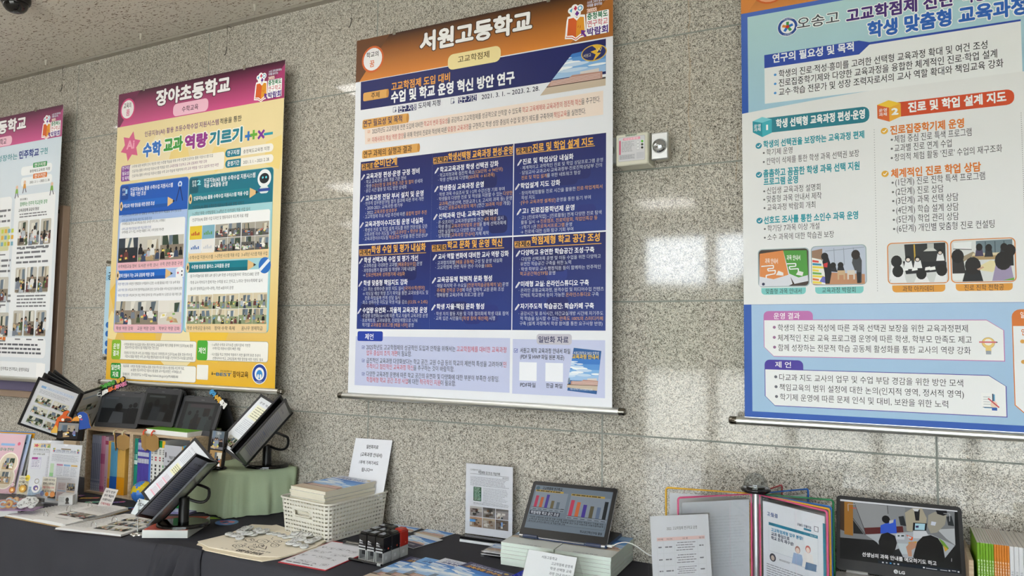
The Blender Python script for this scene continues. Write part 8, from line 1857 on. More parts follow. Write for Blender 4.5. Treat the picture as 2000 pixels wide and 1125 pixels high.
for i, (dz, lab) in enumerate(((0, 'lower clear CD case with school cover beside the book stack'), (.0105, 'upper clear CD case with school cover beside the book stack'))):
    q = tab(937, 1087); U_, _ = pose(6 - 4 * i); V_ = V((-U_.y, U_.x, 0)); O_ = V((q.x + .003 * i, q.y + .002, TZ + .0006 + dz)); t = thing('cd_case', lab, 'CD case', O_, 'clear CD cases')
    b_ = B(); b_.prism([(.004, .004), (.121, .004), (.121, .12), (.004, .12)], O_ + V((0, 0, .0082)), U_, V_, .0012, 'dcdcdc', 'coated_print'); p = Pen(b_, Sheet(O_ + V((0, 0, .0082)), U_, V_), None, 'coated_print'); p.urect(.004, .004, .121, .12, 'c9ccd2', .5); skyhouse(p, [(.006, .03), (.119, .03), (.119, .118), (.006, .118)], 1, .4); b_.build('cover_sheet', t)
    b_ = B(); b_.box((0, 0, 0), (.125, .125, .0098), 'e6e8ea', 'clear_acrylic', .001); b_.v = [tuple(O_ + U_ * (x + .0625) + V_ * (y + .0625) + V((0, 0, z + .005))) for x, y, z in b_.v]; b_.build('case', t)
fan = [((802, 1087), -3, '2b2f58', 'e0a63a', 'd6dae6', 'booklet with navy band and orange title, leftmost of the front fan'), ((831.5, 1088.5), -5, '7fb4e6', '2c4a94', '3a5aa4', 'booklet with light blue band, second of the front fan'),
       ((869.8, 1090), -8, 'd6dae2', '2c3c7c', '3a4a8c', 'booklet with white band, third of the front fan'), ((920, 1097.3), -13.8, '33355e', 'e0a63a', 'd6dae6', 'booklet with navy band and gold title, rightmost of the front fan')]
for i, ((x, y), yw, band, tc, sc2, lab) in enumerate(fan):
    z = TZ + .0005 + .0052 * i; q = tab(x, y, z + .005); U_, _ = pose(yw); V_ = V((-U_.y, U_.x, 0)); O_ = V((q.x, q.y, z)) - V_ * .295
    lying_booklet('booklet', lab, 'booklet', 'booklets fanned at the table front', O_, U_, V_, .208, .295, .005, lambda p, w_, h_, B1=band, T1=tc, S1=sc2: cover_art(p, w_, h_, B1, T1, S1))

# paper stand against the wall
def doc_space(p, w_, h_):
    p.utext('고교학점제 연구 학교', w_ * .09, w_ * .33, h_ * .915, .007, '3a3a44', .01, 2); p.utext('학점제형 공간조성: 학습카페', w_ * .27, w_ * .73, h_ * .885, .012, '1c1c24', .02, 2); p.urect(w_ * .09, h_ * .855, w_ * .92, h_ * .859, '4a4a54', 1); p.utext('서원고등학교', w_ * .78, w_ * .92, h_ * .835, .007, '33333c', .01, 2)
    p.ulines(w_ * .1, h_ * .69, w_ * .92, h_ * .82, 7, '8a8a94', seed=2, fill=.35, ragged=.15)
    p.urect(w_ * .17, h_ * .475, w_ * .34, h_ * .675, '1f5238', 1); p.ulines(w_ * .19, h_ * .485, w_ * .33, h_ * .668, 9, 'a9c9b4', seed=3, fill=.4)
    p.ulines(w_ * .38, h_ * .455, w_ * .9, h_ * .675, 13, '8f8f9a', seed=4, fill=.3); p.ulines(w_ * .17, h_ * .425, w_ * .92, h_ * .455, 2, '7a7a84', seed=5, fill=.35)
    for v in (.82, .69, .46, .42): p.urect(w_ * .09, h_ * v, w_ * .92, h_ * v + .0005, 'b4b4bc', 1)
    for i in range(6):
        u, v = w_ * (.1 + .277 * (i % 3)), h_ * (.255 - .15 * (i // 3)); a_, c_ = u + w_ * .265, v + h_ * .142
        p.urect(u, v, a_, c_, ('8a8280', '75706c', '8a807c', 'a08a76', '93867a', '6f655f')[i], 1); rnd = random.Random(i + 5)
        for k in range(9):
            x, y = rnd.uniform(u, a_ - w_ * .08), rnd.uniform(v, v + h_ * .1); p.urect(x, y, min(x + w_ * rnd.uniform(.03, .09), a_), min(y + h_ * rnd.uniform(.015, .04), c_), rnd.choice(['4a4442', '2f2b2a', 'b4aaa2', '5a4638', 'cfc8c0', '7a5a40']), 1.4 + k * .1)
        p.urect(u, c_ - h_ * .03, a_, c_, ('b9b4b0', '5a5654', '6a6462', 'b08a70', 'a9987f', '5f4f44')[i], 2.5)
        if i == 3: p.urect(u, v + h_ * .07, u + w_ * .12, v + h_ * .105, '4f94d4', 3)
        if i == 5: p.urect(u + w_ * .11, v + h_ * .05, u + w_ * .15, v + h_ * .11, '7f9fd0', 3)
P_ = tab(958, 1058.5); P_ = V((-1.452, -.058, TZ + .001))
t = thing('paper_stand', 'clear T-shaped stand with school space document against the wall by the laptop', 'sign', P_)
U_, W_ = pose(2.5, 0); b_ = B(); b_.box((0, 0, 0), (.222, .078, .012), '141416', 'gloss_plastic', .002); b_.v = [tuple(P_ + U_ * x + V((-U_.y, U_.x, 0)) * y + V((0, 0, z + .018))) for x, y, z in b_.v]; b_.build('black_foot', t)
b_ = B(); b_.box((0, 0, 0), (.222, .078, .010), 'dfe2e4', 'gloss_plastic', .001); b_.v = [tuple(P_ + U_ * x + V((-U_.y, U_.x, 0)) * y + V((0, 0, z + .0055))) for x, y, z in b_.v]; b_.build('clear_foot', t)
O_ = P_ + V((0, 0, .0265)); wA, hA = .212, zat(P_ + V((0, 0, 0)), 908.5) - O_.z; nA = U_.cross(W_)
b_ = B(); b_.prism([(-wA / 2, 0), (wA / 2, 0), (wA / 2, hA), (-wA / 2, hA)], O_, U_, W_, .0008, 'dcdde4', 'paper'); doc_space(Pen(b_, Sheet(O_ - U_ * wA / 2, U_, W_), None, 'paper'), wA, hA); b_.build('paper', t)
b_ = B(); e = .005
for k in (.0028, -.0018): b_.prism([(-wA / 2 - e, -.001), (wA / 2 + e, -.001), (wA / 2 + e, hA + e), (-wA / 2 - e, hA + e)], O_ + nA * k, U_, W_, .0018, 'ffffff', 'clear_acrylic')
b_.build('acrylic_plate', t)

# two book stacks and the laptop in stand mode
bs_z, nbk, tb = TZ + .0006, 6, .0133
FLb, FRb = tab(977.5, 1103), None
sx0 = FLb.x; sy0 = FLb.y + .002; U_, _ = pose(1.5); V_ = V((-U_.y, U_.x, 0)); rnd = random.Random(12)
for c_ in range(2):
    for i in range(nbk):
        z = bs_z + i * (tb + .0003); j_ = V((rnd.uniform(-.002, .002), rnd.uniform(-.0025, .0025), 0)); last = i == nbk - 1
        lab = ('top book with pale cover under the laptop, %s stack' if last else 'pale green edged thick book, %s of the %%s stack under the laptop' % names[i].replace('lowest', 'lowest')) % ('left', 'right')[c_]
        art = (lambda p, w_, h_: (p.urect(0, 0, w_, h_, 'd2d6d2', 1), p.utext('서원고등학교', w_ * .3, w_ * .75, h_ * .035, .008, '4a4f5a', .01, 2), skyhouse(p, [(0, h_ * .3), (w_, h_ * .3), (w_, h_ * .8), (0, h_ * .8)], 1.3, .3), p.urect(0, h_ * .8, w_, h_, '9cc0e6', 4))) if last else None
        lying_booklet('thick_book', lab, 'book', 'thick books stacked under the stand-mode laptop', V((sx0, sy0, z)) + U_ * (.2125 * c_) + j_, U_, V_, .208, .278, tb, art, pages='d9e4da')
STZ = bs_z + nbk * (tb + .0003)
k_ = (CAM.z - STZ - .012) / (CAM.z - .896); P_ = CAM + (V((-.955, -.476, .896)) - CAM) * k_; lw, lh = .305 * k_, .2 * k_
U_, W_ = pose(1.6, 38.9, .4); nL = U_.cross(W_).normalized()
t = thing('stand_laptop', 'dark blue laptop folded back as a stand showing bar charts, on the books', 'laptop', P_, None)
rrp = lambda w_, h_, r=.009: [(-w_ / 2 + r + r * math.cos(a_), r + r * math.sin(a_)) for a_ in [PI + i * PI / 8 for i in range(5)]] + [(w_ / 2 - r + r * math.cos(a_), r + r * math.sin(a_)) for a_ in [1.5 * PI + i * PI / 8 for i in range(5)]] + [(w_ / 2 - r + r * math.cos(a_), h_ - r + r * math.sin(a_)) for a_ in [i * PI / 8 for i in range(5)]] + [(-w_ / 2 + r + r * math.cos(a_), h_ - r + r * math.sin(a_)) for a_ in [.5 * PI + i * PI / 8 for i in range(5)]]
b_ = B(); b_.prism(rrp(lw, lh), P_, U_, W_, .0075, '0c0d10', 'plastic', 'a9adb4'); lid = b_.build('lid', t)
sw, sh_ = lw * .915, lh * .79; b_ = B(); So = P_ - U_ * sw / 2 + W_ * lh * .135 + nL * .0006; p = Pen(b_, Sheet(So, U_, W_), None, 'lit_screen')
p.urect(0, 0, sw, sh_, '636f7a', 1); p.utext('고교학점제 연구학교', sw * .1, sw * .36, sh_ * .94, .013, '0c1116', .03, 3); p.uell(sw * .04, sh_ * .93, .008, .008, '3a5560', 3, 14)
for (x, y, w2, h2), bars, base in (((.02, .42, .43, .44), ((.1, .78, 'a02a4a'), (.26, .7, 'a3522c'), (.42, .9, '3a2c80'), (.6, .52, '5a5236'), (.77, .46, '52606c'), (.93, .03, '22262a')), .12), ((.49, .30, .5, .54), ((.08, .82, 'a8304e'), (.24, .74, 'b05a30'), (.41, .64, '3a2c80'), (.59, .6, '4f4a36'), (.76, .58, '55647a'), (.92, .9, '1b1f22')), .12)):
    p.urect(sw * x, sh_ * y, sw * (x + w2), sh_ * (y + h2), '76808a', 1.4); p.urect(sw * x, sh_ * (y + h2 - .01), sw * (x + w2 * .85), sh_ * (y + h2 + .035), 'a58a3a', 2); p.ulines(sw * (x + .01), sh_ * (y + h2 - .01), sw * (x + w2 * .8), sh_ * (y + h2 + .035), 1, '2c2a1c', 2.5, seed=3, fill=.5)
    for bx, bh_, cc in bars: p.urect(sw * (x + w2 * (bx - .045)), sh_ * (y + .07), sw * (x + w2 * (bx + .045)), sh_ * (y + .07 + (h2 - .1) * bh_), cc, 2.4); p.urect(sw * (x + w2 * (bx - .055)), sh_ * (y + .015), sw * (x + w2 * (bx + .055)), sh_ * (y + .03), '39424a', 2.4)
    p.urect(sw * x, sh_ * (y + .062), sw * (x + w2), sh_ * (y + .07), '1c2226', 2.6)
p.urect(sw * .015, sh_ * .315, sw * .405, sh_ * .405, '14182a', 2.8); p.utext('학점제형 학교 공간 조성', sw * .03, sw * .39, sh_ * .36, .013, 'a9b0b8', .03, 4)
p.urect(sw * .012, sh_ * .135, sw * .985, sh_ * .285, '39434c', 2); p.urect(sw * .016, sh_ * .14, sw * .981, sh_ * .28, '66727c', 2.4)
for i, s in enumerate(('다양한 선택과목 운영 및 이동 수업을 위한 다양하고 유연한 학습공간 구축을 위한', '노력으로 학교공간혁신TF팀 운영, 학점제형 공간 조성 사업으로 사용자참여설계', '방식으로 온라인스튜디오 및 학습카페 구축')): p.utext(s, sw * .03, sw * (.965 if i < 2 else .5), sh_ * (.255 - .046 * i), .0066, '15191e', .02, 4)
p.utext('학교공간혁신TF팀 활동', sw * .7, sw * .97, sh_ * .055, .010, '12161a', .02, 4); b_.build('screen', lid)
back = V((0, 1, 0)); U3, _ = pose(1.6); V3 = V((-U3.y, U3.x, 0)); Ob = V((P_.x, P_.y, STZ + .0055)) + V3 * .004
b_ = B(); b_.prism([(-lw / 2, 0), (lw / 2, 0), (lw / 2, lh * .86), (-lw / 2, lh * .86)], Ob + V((0, 0, .007)), U3, V3, .0115, '232327', 'plastic', '30446a'); b_.build('keyboard_half', t)
for s in (-1, 1):
    c_ = P_ + U3 * s * lw * .36 + V((0, 0, -.003)); b_ = B(); b_.tube([c_ - U3 * .028, c_ + U3 * .028], .0072, '37415c', 'gloss_plastic', 14); b_.tube([c_ + U3 * s * .030, c_ + U3 * s * .044], .0066, 'b4b6bc', 'chrome', 14); b_.build('hinge', t)
b_ = B(); b_.tube([P_ - U3 * lw * .26 + V((0, -.001, -.004)), P_ + U3 * lw * .26 + V((0, -.001, -.004))], .0022, 'b4b6ba', 'chrome', 8); b_.build('trim_strip', t)
c0 = P_ + U3 * (lw * .5 - .004) + V((0, .012, -.002)); pe = onY(1276, 1086, P_.y - .02)
pts = [c0, c0 + U3 * .02];
for i in range(1, 13):
    s = i / 12; a_ = c0 + U3 * .02; pts.append(a_.lerp(pe, s) + V((0, 0, .030 * math.sin(PI * min(1, s * 1.15)) * (1 - .3 * s))))
t2 = thing('charging_cable', 'white charging cable running from the stand-mode laptop to the right', 'cable', c0)
B().tube([c0 - U3 * .002, c0 + U3 * .022], .0048, 'd9dad8', 'plastic', 10).build('plug', t2); B().tube(pts[1:] + [pe + V((.05, .03, -.03)), pe + V((.09, .06, -.10))], .0022, 'd6d7d5', 'plastic', 8).build('cord', t2)
# wedge sign before the stacks, spiral cord pen
WY = -.40; tl_, tr_ = onY(1030, 1076.5, WY), onY(1129, 1089, WY); t = None
hW = .115; U4, W4 = pose(-2, 30); tp = (tl_ + tr_) / 2; wW = (tr_ - tl_).length * .97; O4 = tp - W4 * hW; dz = TZ + .002 - O4.z
hW = (tp.z - TZ - .002) / W4.z; O4 = tp - W4 * hW
def d_ws(p, w_, h_):
    for i, (s, u0) in enumerate((('서원고등학교', .3), ('고교학점제 운영계', .25), ('학생 선택형 교육', .25), ('과정 안내 자료가', .25), ('무료', .6), ('가져가주시기', .4))): p.utext(s, w_ * (u0 if i == 0 else .52), w_ * (.62 if i == 0 else .95), h_ * (.86 - .14 * i), h_ * .085, '4a4f5c', .01, 2)
sheet_holder('wedge_sign', 'clear wedge sign with white note standing before the book stacks', O4, -2, 30, wW, hW, d_ws, wedge=True, paper='e6e8ea')
b_ = B(); a0, a1 = tab(1003, 1121, TZ + .03), tab(1027, 1108, TZ + .045); a0 = V((a0.x, a0.y, TZ + .014)); a1 = V((a1.x, a1.y, TZ + .026)); d = (a1 - a0); dn = d.normalized(); x_ = dn.cross(V((0, 0, 1))).normalized(); y_ = x_.cross(dn)
b_.tube([a0 - dn * .03 + dn * (d.length + .03) * k / 140 + x_ * .011 * math.cos(k * 2 * PI / 10) + y_ * .011 * math.sin(k * 2 * PI / 10) for k in range(141)], .0016, '2434b0', 'gloss_plastic', 6); tag(b_.build('coil_cord'), 'blue spiral plastic cord of a pen beside the wedge sign', 'cord')

# laminated sign, rotating folder, right laptop, book box
def d_lam(p, w_, h_):
    p.utext('2022. 고교학점제 연구학교 운영', w_ * .28, w_ * .78, h_ * .86, .010, '2c2c34', .0, 2); p.urect(w_ * .11, h_ * .74, w_ * .9, h_ * .775, 'e9c6c4', 1)
    for s, u in (('과제', .15), ('추진과제', .3), ('내 용', .56), ('일정', .83)): p.utext(s, w_ * (u - .03), w_ * (u + .06), h_ * .757, .0055, '5a4a4c', 0, 2)
    ys = (.74, .62, .5, .4, .28, .16, .05)
    for v in ys: p.urect(w_ * .11, h_ * v, w_ * .9, h_ * v + .0006, 'c9c9cc', 1)
    for u in (.11, .21, .39, .77, .9): p.urect(w_ * u, h_ * .05, w_ * u + .0006, h_ * .775, 'c9c9cc', 1)
    for i, (a_, c_) in enumerate(zip(ys, ys[1:])):
        for k in range(4): p.ulines(w_ * (.44 if k % 2 else .42), c_ * h_ + (a_ - c_) * h_ * (.14 + .2 * k), w_ * (.74 if k % 2 else .70), c_ * h_ + (a_ - c_) * h_ * (.28 + .2 * k), 1, '77777f', seed=i * 5 + k, fill=.42, ragged=0)
        p.ulines(w_ * .13, h_ * (a_ + c_) / 2 - .003, w_ * .19, h_ * (a_ + c_) / 2 + .003, 1, '77777f', seed=i, fill=.6); p.ulines(w_ * .24, h_ * (a_ + c_) / 2 - .003, w_ * .36, h_ * (a_ + c_) / 2 + .003, 1, '77777f', seed=i + 3, fill=.6); p.ulines(w_ * .8, h_ * (a_ + c_) / 2 - .003, w_ * .88, h_ * (a_ + c_) / 2 + .003, 1, '77777f', seed=i + 9, fill=.6)
LZ = 1.02
LTL, LTR = tab(1267, 1006, LZ), tab(1385, 1000.5, LZ)
U_ = (LTR - LTL); lwid = U_.length; yw = math.degrees(math.atan2(U_.y, U_.x)); Ux, Wx = pose(yw, 7); O_ = (LTL + LTR) / 2 - Wx * ((LZ - TZ - .004) / Wx.z)
hL = (LZ - TZ - .004) / Wx.z
t = thing('table_sign', 'laminated sign with pink headed timetable in front of the rotating folder', 'sign', O_)
nX = Ux.cross(Wx); b_ = B(); b_.prism([(-lwid / 2 + .004, 0), (lwid / 2 - .004, 0), (lwid / 2 - .004, hL - .004), (-lwid / 2 + .004, hL - .004)], O_, Ux, Wx, .0008, 'dddee4', 'glossy_print'); d_lam(Pen(b_, Sheet(O_ - Ux * lwid / 2, Ux, Wx), None, 'glossy_print'), lwid, hL); b_.build('paper', t)
b_ = B(); b_.prism([(-lwid / 2, -.003), (lwid / 2, -.003), (lwid / 2, hL), (-lwid / 2, hL)], O_ + nX * .003, Ux, Wx, .0016, 'ffffff', 'clear_acrylic'); b_.build('acrylic_front', t)
b_ = B(); Uy, Wy = pose(yw + 180, 1); b_.prism([(-lwid / 2, 0), (lwid / 2, 0), (lwid / 2, hL * .99), (-lwid / 2, hL * .99)], O_ + Wx * hL - Wy * hL - nX * .003, Uy, Wy, .0016, 'ffffff', 'clear_acrylic'); b_.build('acrylic_back', t)
# rotating display folder
PP = onY(1476, 957, -.22); PX, PY, PT = PP.x, PP.y, PP.z
t = thing('rotating_folder', 'rotating display folder with pink, yellow, blue and green framed sheets on a silver pole', 'display folder', (PX, PY, TZ + .0006))
B().lathe([(.105, 0), (.105, .006), (.098, .011), (.03, .014)], (PX, PY, TZ + .0006), '17171a', 'gloss_plastic', 40).build('base', t)
B().tube([(PX, PY, TZ + .012), (PX, PY, PT)], .0135, 'b4b6b8', 'matt_metal', 24).build('pole', t)
B().lathe([(.0, -.005), (.042, -.005), (.047, .0), (.047, .005), (.043, .008), (.037, .008)], (PX, PY, PT), '131315', 'gloss_plastic', 36).build('collar', t)
B().lathe([(.039, .006)] + [(.039 * math.cos(k * PI / 20), .009 + .047 * math.sin(k * PI / 20)) for k in range(1, 10)] + [(.0005, .056)], (PX, PY, PT), 'f0f2f2', 'dome_plastic', 36).build('clear_dome', t)
B().lathe([(.0, .0085), (.028, .0085), (.030, .014), (.0, .0155)], (PX, PY, PT), 'b9bbbc', 'chrome', 28).build('silver_cap', t)
def d_talk(p, w_, h_):
    p.utext('고·팀·점', w_ * .12, w_ * .28, h_ * .88, .012, '2c4a8c', .03, 3); p.urect(w_ * .12, h_ * .857, w_ * .28, h_ * .859, '4a6aa0', 2)
    p.utext('오늘도 만들어요', w_ * .58, w_ * .78, h_ * .855, .008, '2c3a5c', .03, 3); p.urect(w_ * .67, h_ * .815, w_ * .78, h_ * .835, '2a86a8', 2, .004); p.urect(w_ * .82, h_ * .83, w_ * .88, h_ * .88, '5a5f6a', 2); p.urect(w_ * .828, h_ * .835, w_ * .872, h_ * .875, 'e6e8ec', 3)
    p.urect(w_ * .94, 0, w_ * .975, h_ * .93, '1f7f96', 2)
    p.urect(w_ * .14, h_ * .765, w_ * .87, h_ * .795, '2382a0', 2); p.utext('학습 조직', w_ * .76, w_ * .85, h_ * .78, .005, 'e6eef0', 0, 3); p.urect(w_ * .14, h_ * .5, w_ * .87, h_ * .766, 'b9c3cc', 1.5); p.urect(w_ * .143, h_ * .503, w_ * .867, h_ * .766, 'e3e6ea', 1.8)
    p.utext('고교학점제형 업무 분장?', w_ * .18, w_ * .66, h_ * .725, .0108, '2a86b4', .04, 3); p.utext('교과 중심으로', w_ * .18, w_ * .46, h_ * .683, .0108, '2c3450', .04, 3); p.utext('학교 조직 재구성!', w_ * .18, w_ * .52, h_ * .641, .0108, '2c3450', .04, 3)
    # two plain line figures over a laptop
    for x, y, hc, bc_ in ((.58, .6, 'b98a80', '9fb4d4'), (.73, .635, 'c46a66', 'e9e4e2')): p.upoly([(w_ * (x - .09), h_ * .45), (w_ * (x + .09), h_ * .45), (w_ * (x + .06), h_ * (y - .04)), (w_ * (x - .06), h_ * (y - .04))], bc_, 3); p.uell(w_ * x, h_ * y, .0095, .011, hc, 3.4, 14); p.uell(w_ * x, h_ * (y - .008), .007, .008, 'e6d2c8', 3.7, 12)
    p.upoly([(w_ * .68, h_ * .43), (w_ * .84, h_ * .44), (w_ * .85, h_ * .51), (w_ * .70, h_ * .505)], '5f7a9a', 4.2); p.urect(w_ * .42, h_ * .445, w_ * .86, h_ * .447, '7f8a96', 3)
    p.uell(w_ * .2, h_ * .44, .0125, .0125, '3a3a4c', 3, 18); p.uell(w_ * .2, h_ * .436, .007, .008, 'c9b4a8', 4, 12); p.ulines(w_ * .3, h_ * .43, w_ * .46, h_ * .45, 2, '77777f', seed=1)
    p.ulines(w_ * .1, h_ * .06, w_ * .88, h_ * .37, 13, '8a8a92', seed=3, fill=.34, ragged=.1)
FH = .316; FW = .25
def leaf_frame(ang, col, label, paper, draw=None, wf=FW, top=0.0, flip=False):
    a_ = math.radians(ang); d = V((math.cos(a_), math.sin(a_), 0)); O_ = V((PX, PY, PT - .012 - FH - top)) + d * .017; n_ = d.cross(V((0, 0, 1)))
    pv = [(0.0, 0.0), (wf, 0), (wf, FH), (0, FH)]; e = .006
    path = []
    for cx, cy, a0 in ((wf - .008, .008, -PI / 2), (wf - .008, FH - .008, 0)): path += [(cx + .008 * math.cos(a0 + i * PI / 8), cy + .008 * math.sin(a0 + i * PI / 8)) for i in range(5)]
    path = [(0, 0)] + path + [(0, FH)]
    b_ = B(); b_.tube([O_ + d * u + V((0, 0, v)) for u, v in path], .0032, col, 'plastic', 8, closed=True); fr = b_.build('frame', t); fr['label'] = label + ' frame'
    s = 1 if n_.dot(CAM - O_) > 0 else -1; Uf = d * s; Of = O_ if s > 0 else O_ + d * wf
    b_ = B(); b_.prism([(.012, .004), (wf - .008, .004), (wf - .008, FH - .016), (.012, FH - .016)], Of + n_ * s * .0004, Uf, V((0, 0, 1)), .0008, paper, 'paper')
    if draw: draw(Pen(b_, Sheet(Of + n_ * s * .0004, Uf, V((0, 0, 1))), None, 'paper'), wf, FH - .016)
    b_.build('sheet', fr)
    b_ = B(); b_.prism([(.004, .003), (wf - .004, .003), (wf - .004, FH - .003), (.004, FH - .003)], Of + n_ * s * .0016, Uf, V((0, 0, 1)), .0005, 'ffffff', 'clear_acrylic'); b_.build('clear_pocket', fr)
    c_ = V((PX, PY, PT - .03)) + d * .016; B().box((c_.x, c_.y, c_.z), (.006, .006, .022), 'a9abad', 'plastic', .001).build('pivot_clip', fr)
for ang, col, lab, pap, dr, wf in ((-34, 'd0527e', 'pink', 'e0e2e8', d_talk, .251), (-27, 'd9a02c', 'amber', 'd9dade', None, .238), (-20, '1f62b0', 'blue', 'd9dade', None, .227), (6, '1f7a48', 'green', 'c9ccd0', None, .213), (50, '1f5fb0', 'blue', 'c3c6ca', None, .205), (74, 'a82a34', 'red', 'b9bcc0', None, .188), (-170, 'd9a51c', 'yellow', 'dcdde0', None, .268), (-138, 'd0527e', 'pink', 'cdd0d6', lambda p, w_, h_: p.ulines(w_ * .3, h_ * .3, w_ * .9, h_ * .85, 18, 'c3c6cc', seed=2, fill=.3), .26)):
    leaf_frame(ang, col, lab, pap, dr, wf)
# right laptop with a video on its screen
Us, Ws = pose(1.0, 24.0, -.1); nS2 = Us.cross(Ws).normalized(); So = V((.0233, -.15, .870)); sw, sh_ = .329, .1855
t = thing('open_laptop', 'silver laptop with black bezel playing a classroom video, right of the rotating folder', 'laptop', (So.x, So.y - .1, .83))
lw, lh = sw + .022, sh_ + .046; Lo = So - Ws * .034 - nS2 * .0012
b_ = B(); b_.prism(rrp(lw, lh, .012), Lo, Us, Ws, .0065, '1d1d20', 'plastic', '2b2b2e'); p = Pen(b_, Sheet(Lo - Us * lw / 2, Us, Ws), None, 'plastic'); p.uell(lw / 2, lh - .005, .0014, .0014, '050506', 1, 8)
p.uell(lw * .475, .0165, .006, .006, 'c9c9cc', 1, 18); p.uline([(lw * .475, .0195), (lw * .475, .0145), (lw * .487, .0145)], .0011, '3a3a3c', 2); p.utext('LG', lw * .50, lw * .543, .0165, .011, 'c9c9cc', .05, 1); lid = b_.build('lid', t)
b_ = B(); p = Pen(b_, Sheet(So - Us * sw / 2, Us, Ws), (1600, 950, 6.43), 'lit_screen')
uvq = lambda x, y: p.uv(x, y)
p.urect(0, 0, sw, sh_, '0b0c0e', .5)
W1, H1 = sw, sh_
def PZ(pts, c, l):  # clip to the screen
    p.upoly([(min(max(u, .0005), sw - .0005), min(max(v, .0005), sh_ - .0005)) for u, v in [uvq(*q) for q in pts]], c, l)
PZ([(262, 155), (1740, 300), (1742, 322), (262, 182)], 'c9ccd0', 2)
PZ([(262, 182), (1700, 322), (1705, 760), (262, 640)], '6f7274', 1)
PZ([(430, 200), (860, 245), (880, 520), (560, 520)], '86898a', 1.2); PZ([(860, 245), (1080, 265), (1060, 520), (880, 520)], '7c8082', 1.2); PZ([(262, 182), (320, 190), (316, 560), (262, 540)], '3a2a1e', 1.4); PZ([(315, 190), (425, 200), (425, 620), (315, 600)], '8f6224', 1.5)
for l0, l1 in (((425, 400), (580, 610)), ((440, 205), (575, 560)), ((855, 240), (865, 345))): p.uline([uvq(*l0), uvq(*l1)], .0016, '1c1e20', 2)
PZ([(560, 520), (1050, 500), (1060, 590), (580, 600)], '4f1c1c', 1.6); PZ([(425, 420), (560, 600), (430, 590)], '17181a', 1.7)
PZ([(580, 605), (1180, 570), (1420, 610), (1700, 740), (1690, 900), (900, 900), (720, 700)], '9aa0a4', 2); PZ([(1480, 540), (1700, 530), (1710, 740), (1600, 660)], 'a3a8aa', 2.1)
PZ([(770, 490), (960, 410), (975, 590), (770, 590)], '2a50b8', 3); p.uell(*uvq(838, 415), .0115, .0122, '0c0c0e', 3.3, 20); PZ([(880, 430), (935, 420), (930, 455), (880, 470)], 'a9acae', 3.4)
PZ([(1075, 330), (1180, 270), (1290, 275), (1350, 400), (1340, 470), (1180, 460), (1170, 570), (1100, 560)], '9a9480', 3); PZ([(1190, 300), (1265, 290), (1255, 430), (1210, 430)], '16151a', 3.3); PZ([(1170, 280), (1255, 282), (1240, 315), (1195, 312)], 'c3c6c8', 3.4)
PZ([(1370, 360), (1450, 320), (1600, 350), (1580, 480), (1480, 580), (1400, 590), (1360, 500)], '8f8c7e', 3); PZ([(1465, 300), (1600, 305), (1610, 350), (1560, 370), (1480, 345)], '121216', 3.4); PZ([(1410, 440), (1470, 450), (1455, 495), (1400, 485)], 'b9c0cc', 3.5)
for cx, cy in ((1040, 420), (1640, 420)): PZ([(cx - 45, cy - 40), (cx + 20, cy - 50), (cx + 55, cy + 80), (cx - 20, cy + 70)], '23272a', 2.6)
PZ([(1180, 455), (1355, 465), (1345, 555), (1175, 550)], '0e0f12', 3.6); PZ([(1205, 465), (1330, 470), (1322, 550), (1200, 545)], '9ac0cc', 3.8); PZ([(1210, 495), (1250, 492), (1248, 520), (1212, 520)], '3a2c50', 4)
PZ([(1180, 560), (1340, 560), (1400, 660), (1180, 650)], 'b9bec2', 2.6); PZ([(960, 595), (1075, 600), (1070, 670), (970, 665)], 'b4bac0', 2.8); PZ([(985, 612), (1010, 612), (1010, 630), (985, 630)], '1c3a34', 3); PZ([(1030, 612), (1065, 612), (1065, 630), (1030, 630)], '23302c', 3)
PZ([(1090, 605), (1180, 640), (1170, 680), (1140, 675)], 'c4501c', 3); PZ([(1110, 620), (1160, 640), (1150, 660), (1120, 650)], 'a9bcc4', 3.2)
PZ([(980, 715), (1110, 720), (1120, 850), (1040, 850)], 'a9b4b8', 2.7); PZ([(1120, 700), (1230, 690), (1190, 780), (1130, 770)], 'b8862c', 3); PZ([(1090, 760), (1160, 690), (1230, 720), (1225, 760), (1160, 800), (1165, 880), (1120, 880)], 'a97f66', 3.4)
PZ([(1500, 650), (1560, 690), (1630, 780), (1590, 810), (1560, 760)], '5f8a2c', 2.8); PZ([(1560, 740), (1620, 790), (1580, 820)], 'b8922c', 2.9)
PZ([(745, 690), (780, 600), (860, 578), (950, 620), (978, 710), (950, 810), (900, 860), (800, 840), (755, 780)], '0b0b0d', 4); PZ([(740, 770), (830, 850), (1000, 780), (1060, 900), (740, 960)], '14161a', 3.9)
PZ([(1180, 880), (1230, 700), (1300, 630), (1400, 612), (1490, 650), (1550, 740), (1580, 900), (1560, 1000), (1200, 940)], '060607', 4.4); PZ([(1580, 900), (1700, 750), (1760, 800), (1765, 1040), (1580, 1000)], '08080a', 4.3)
PZ([(740, 930), (1768, 1050), (1768, 1105), (740, 980)], '0a1522', 4.8); PZ([(745, 870), (1190, 900), (1560, 960), (1768, 1040), (1768, 1050), (745, 932)], '0a0b0d', 4.6)
for x, y, cc in ((800, 955, 'c9ccd0'), (848, 960, 'b4b8bc'), (897, 966, '2f8fd0'), (943, 972, 'a9acb0'), (993, 978, 'd0d4d8'), (1315, 1020, 'd9dcde'), (1635, 1060, 'c9ccd0'), (1750, 1075, 'd9dcde')): u, v = uvq(x, y); p.urect(u - .0022, v - .0018, u + .0022, v + .0018, cc, 5.2)
for x0, x1, y0, y1 in ((1340, 1480, 1026, 1044), (1520, 1610, 1048, 1058), (1665, 1720, 1058, 1066)): a_, c_ = uvq(x0, y0), uvq(x1, y1); p.urect(a_[0], a_[1] - .0012, c_[0], a_[1] + .0008, 'a9acb0', 5.2)
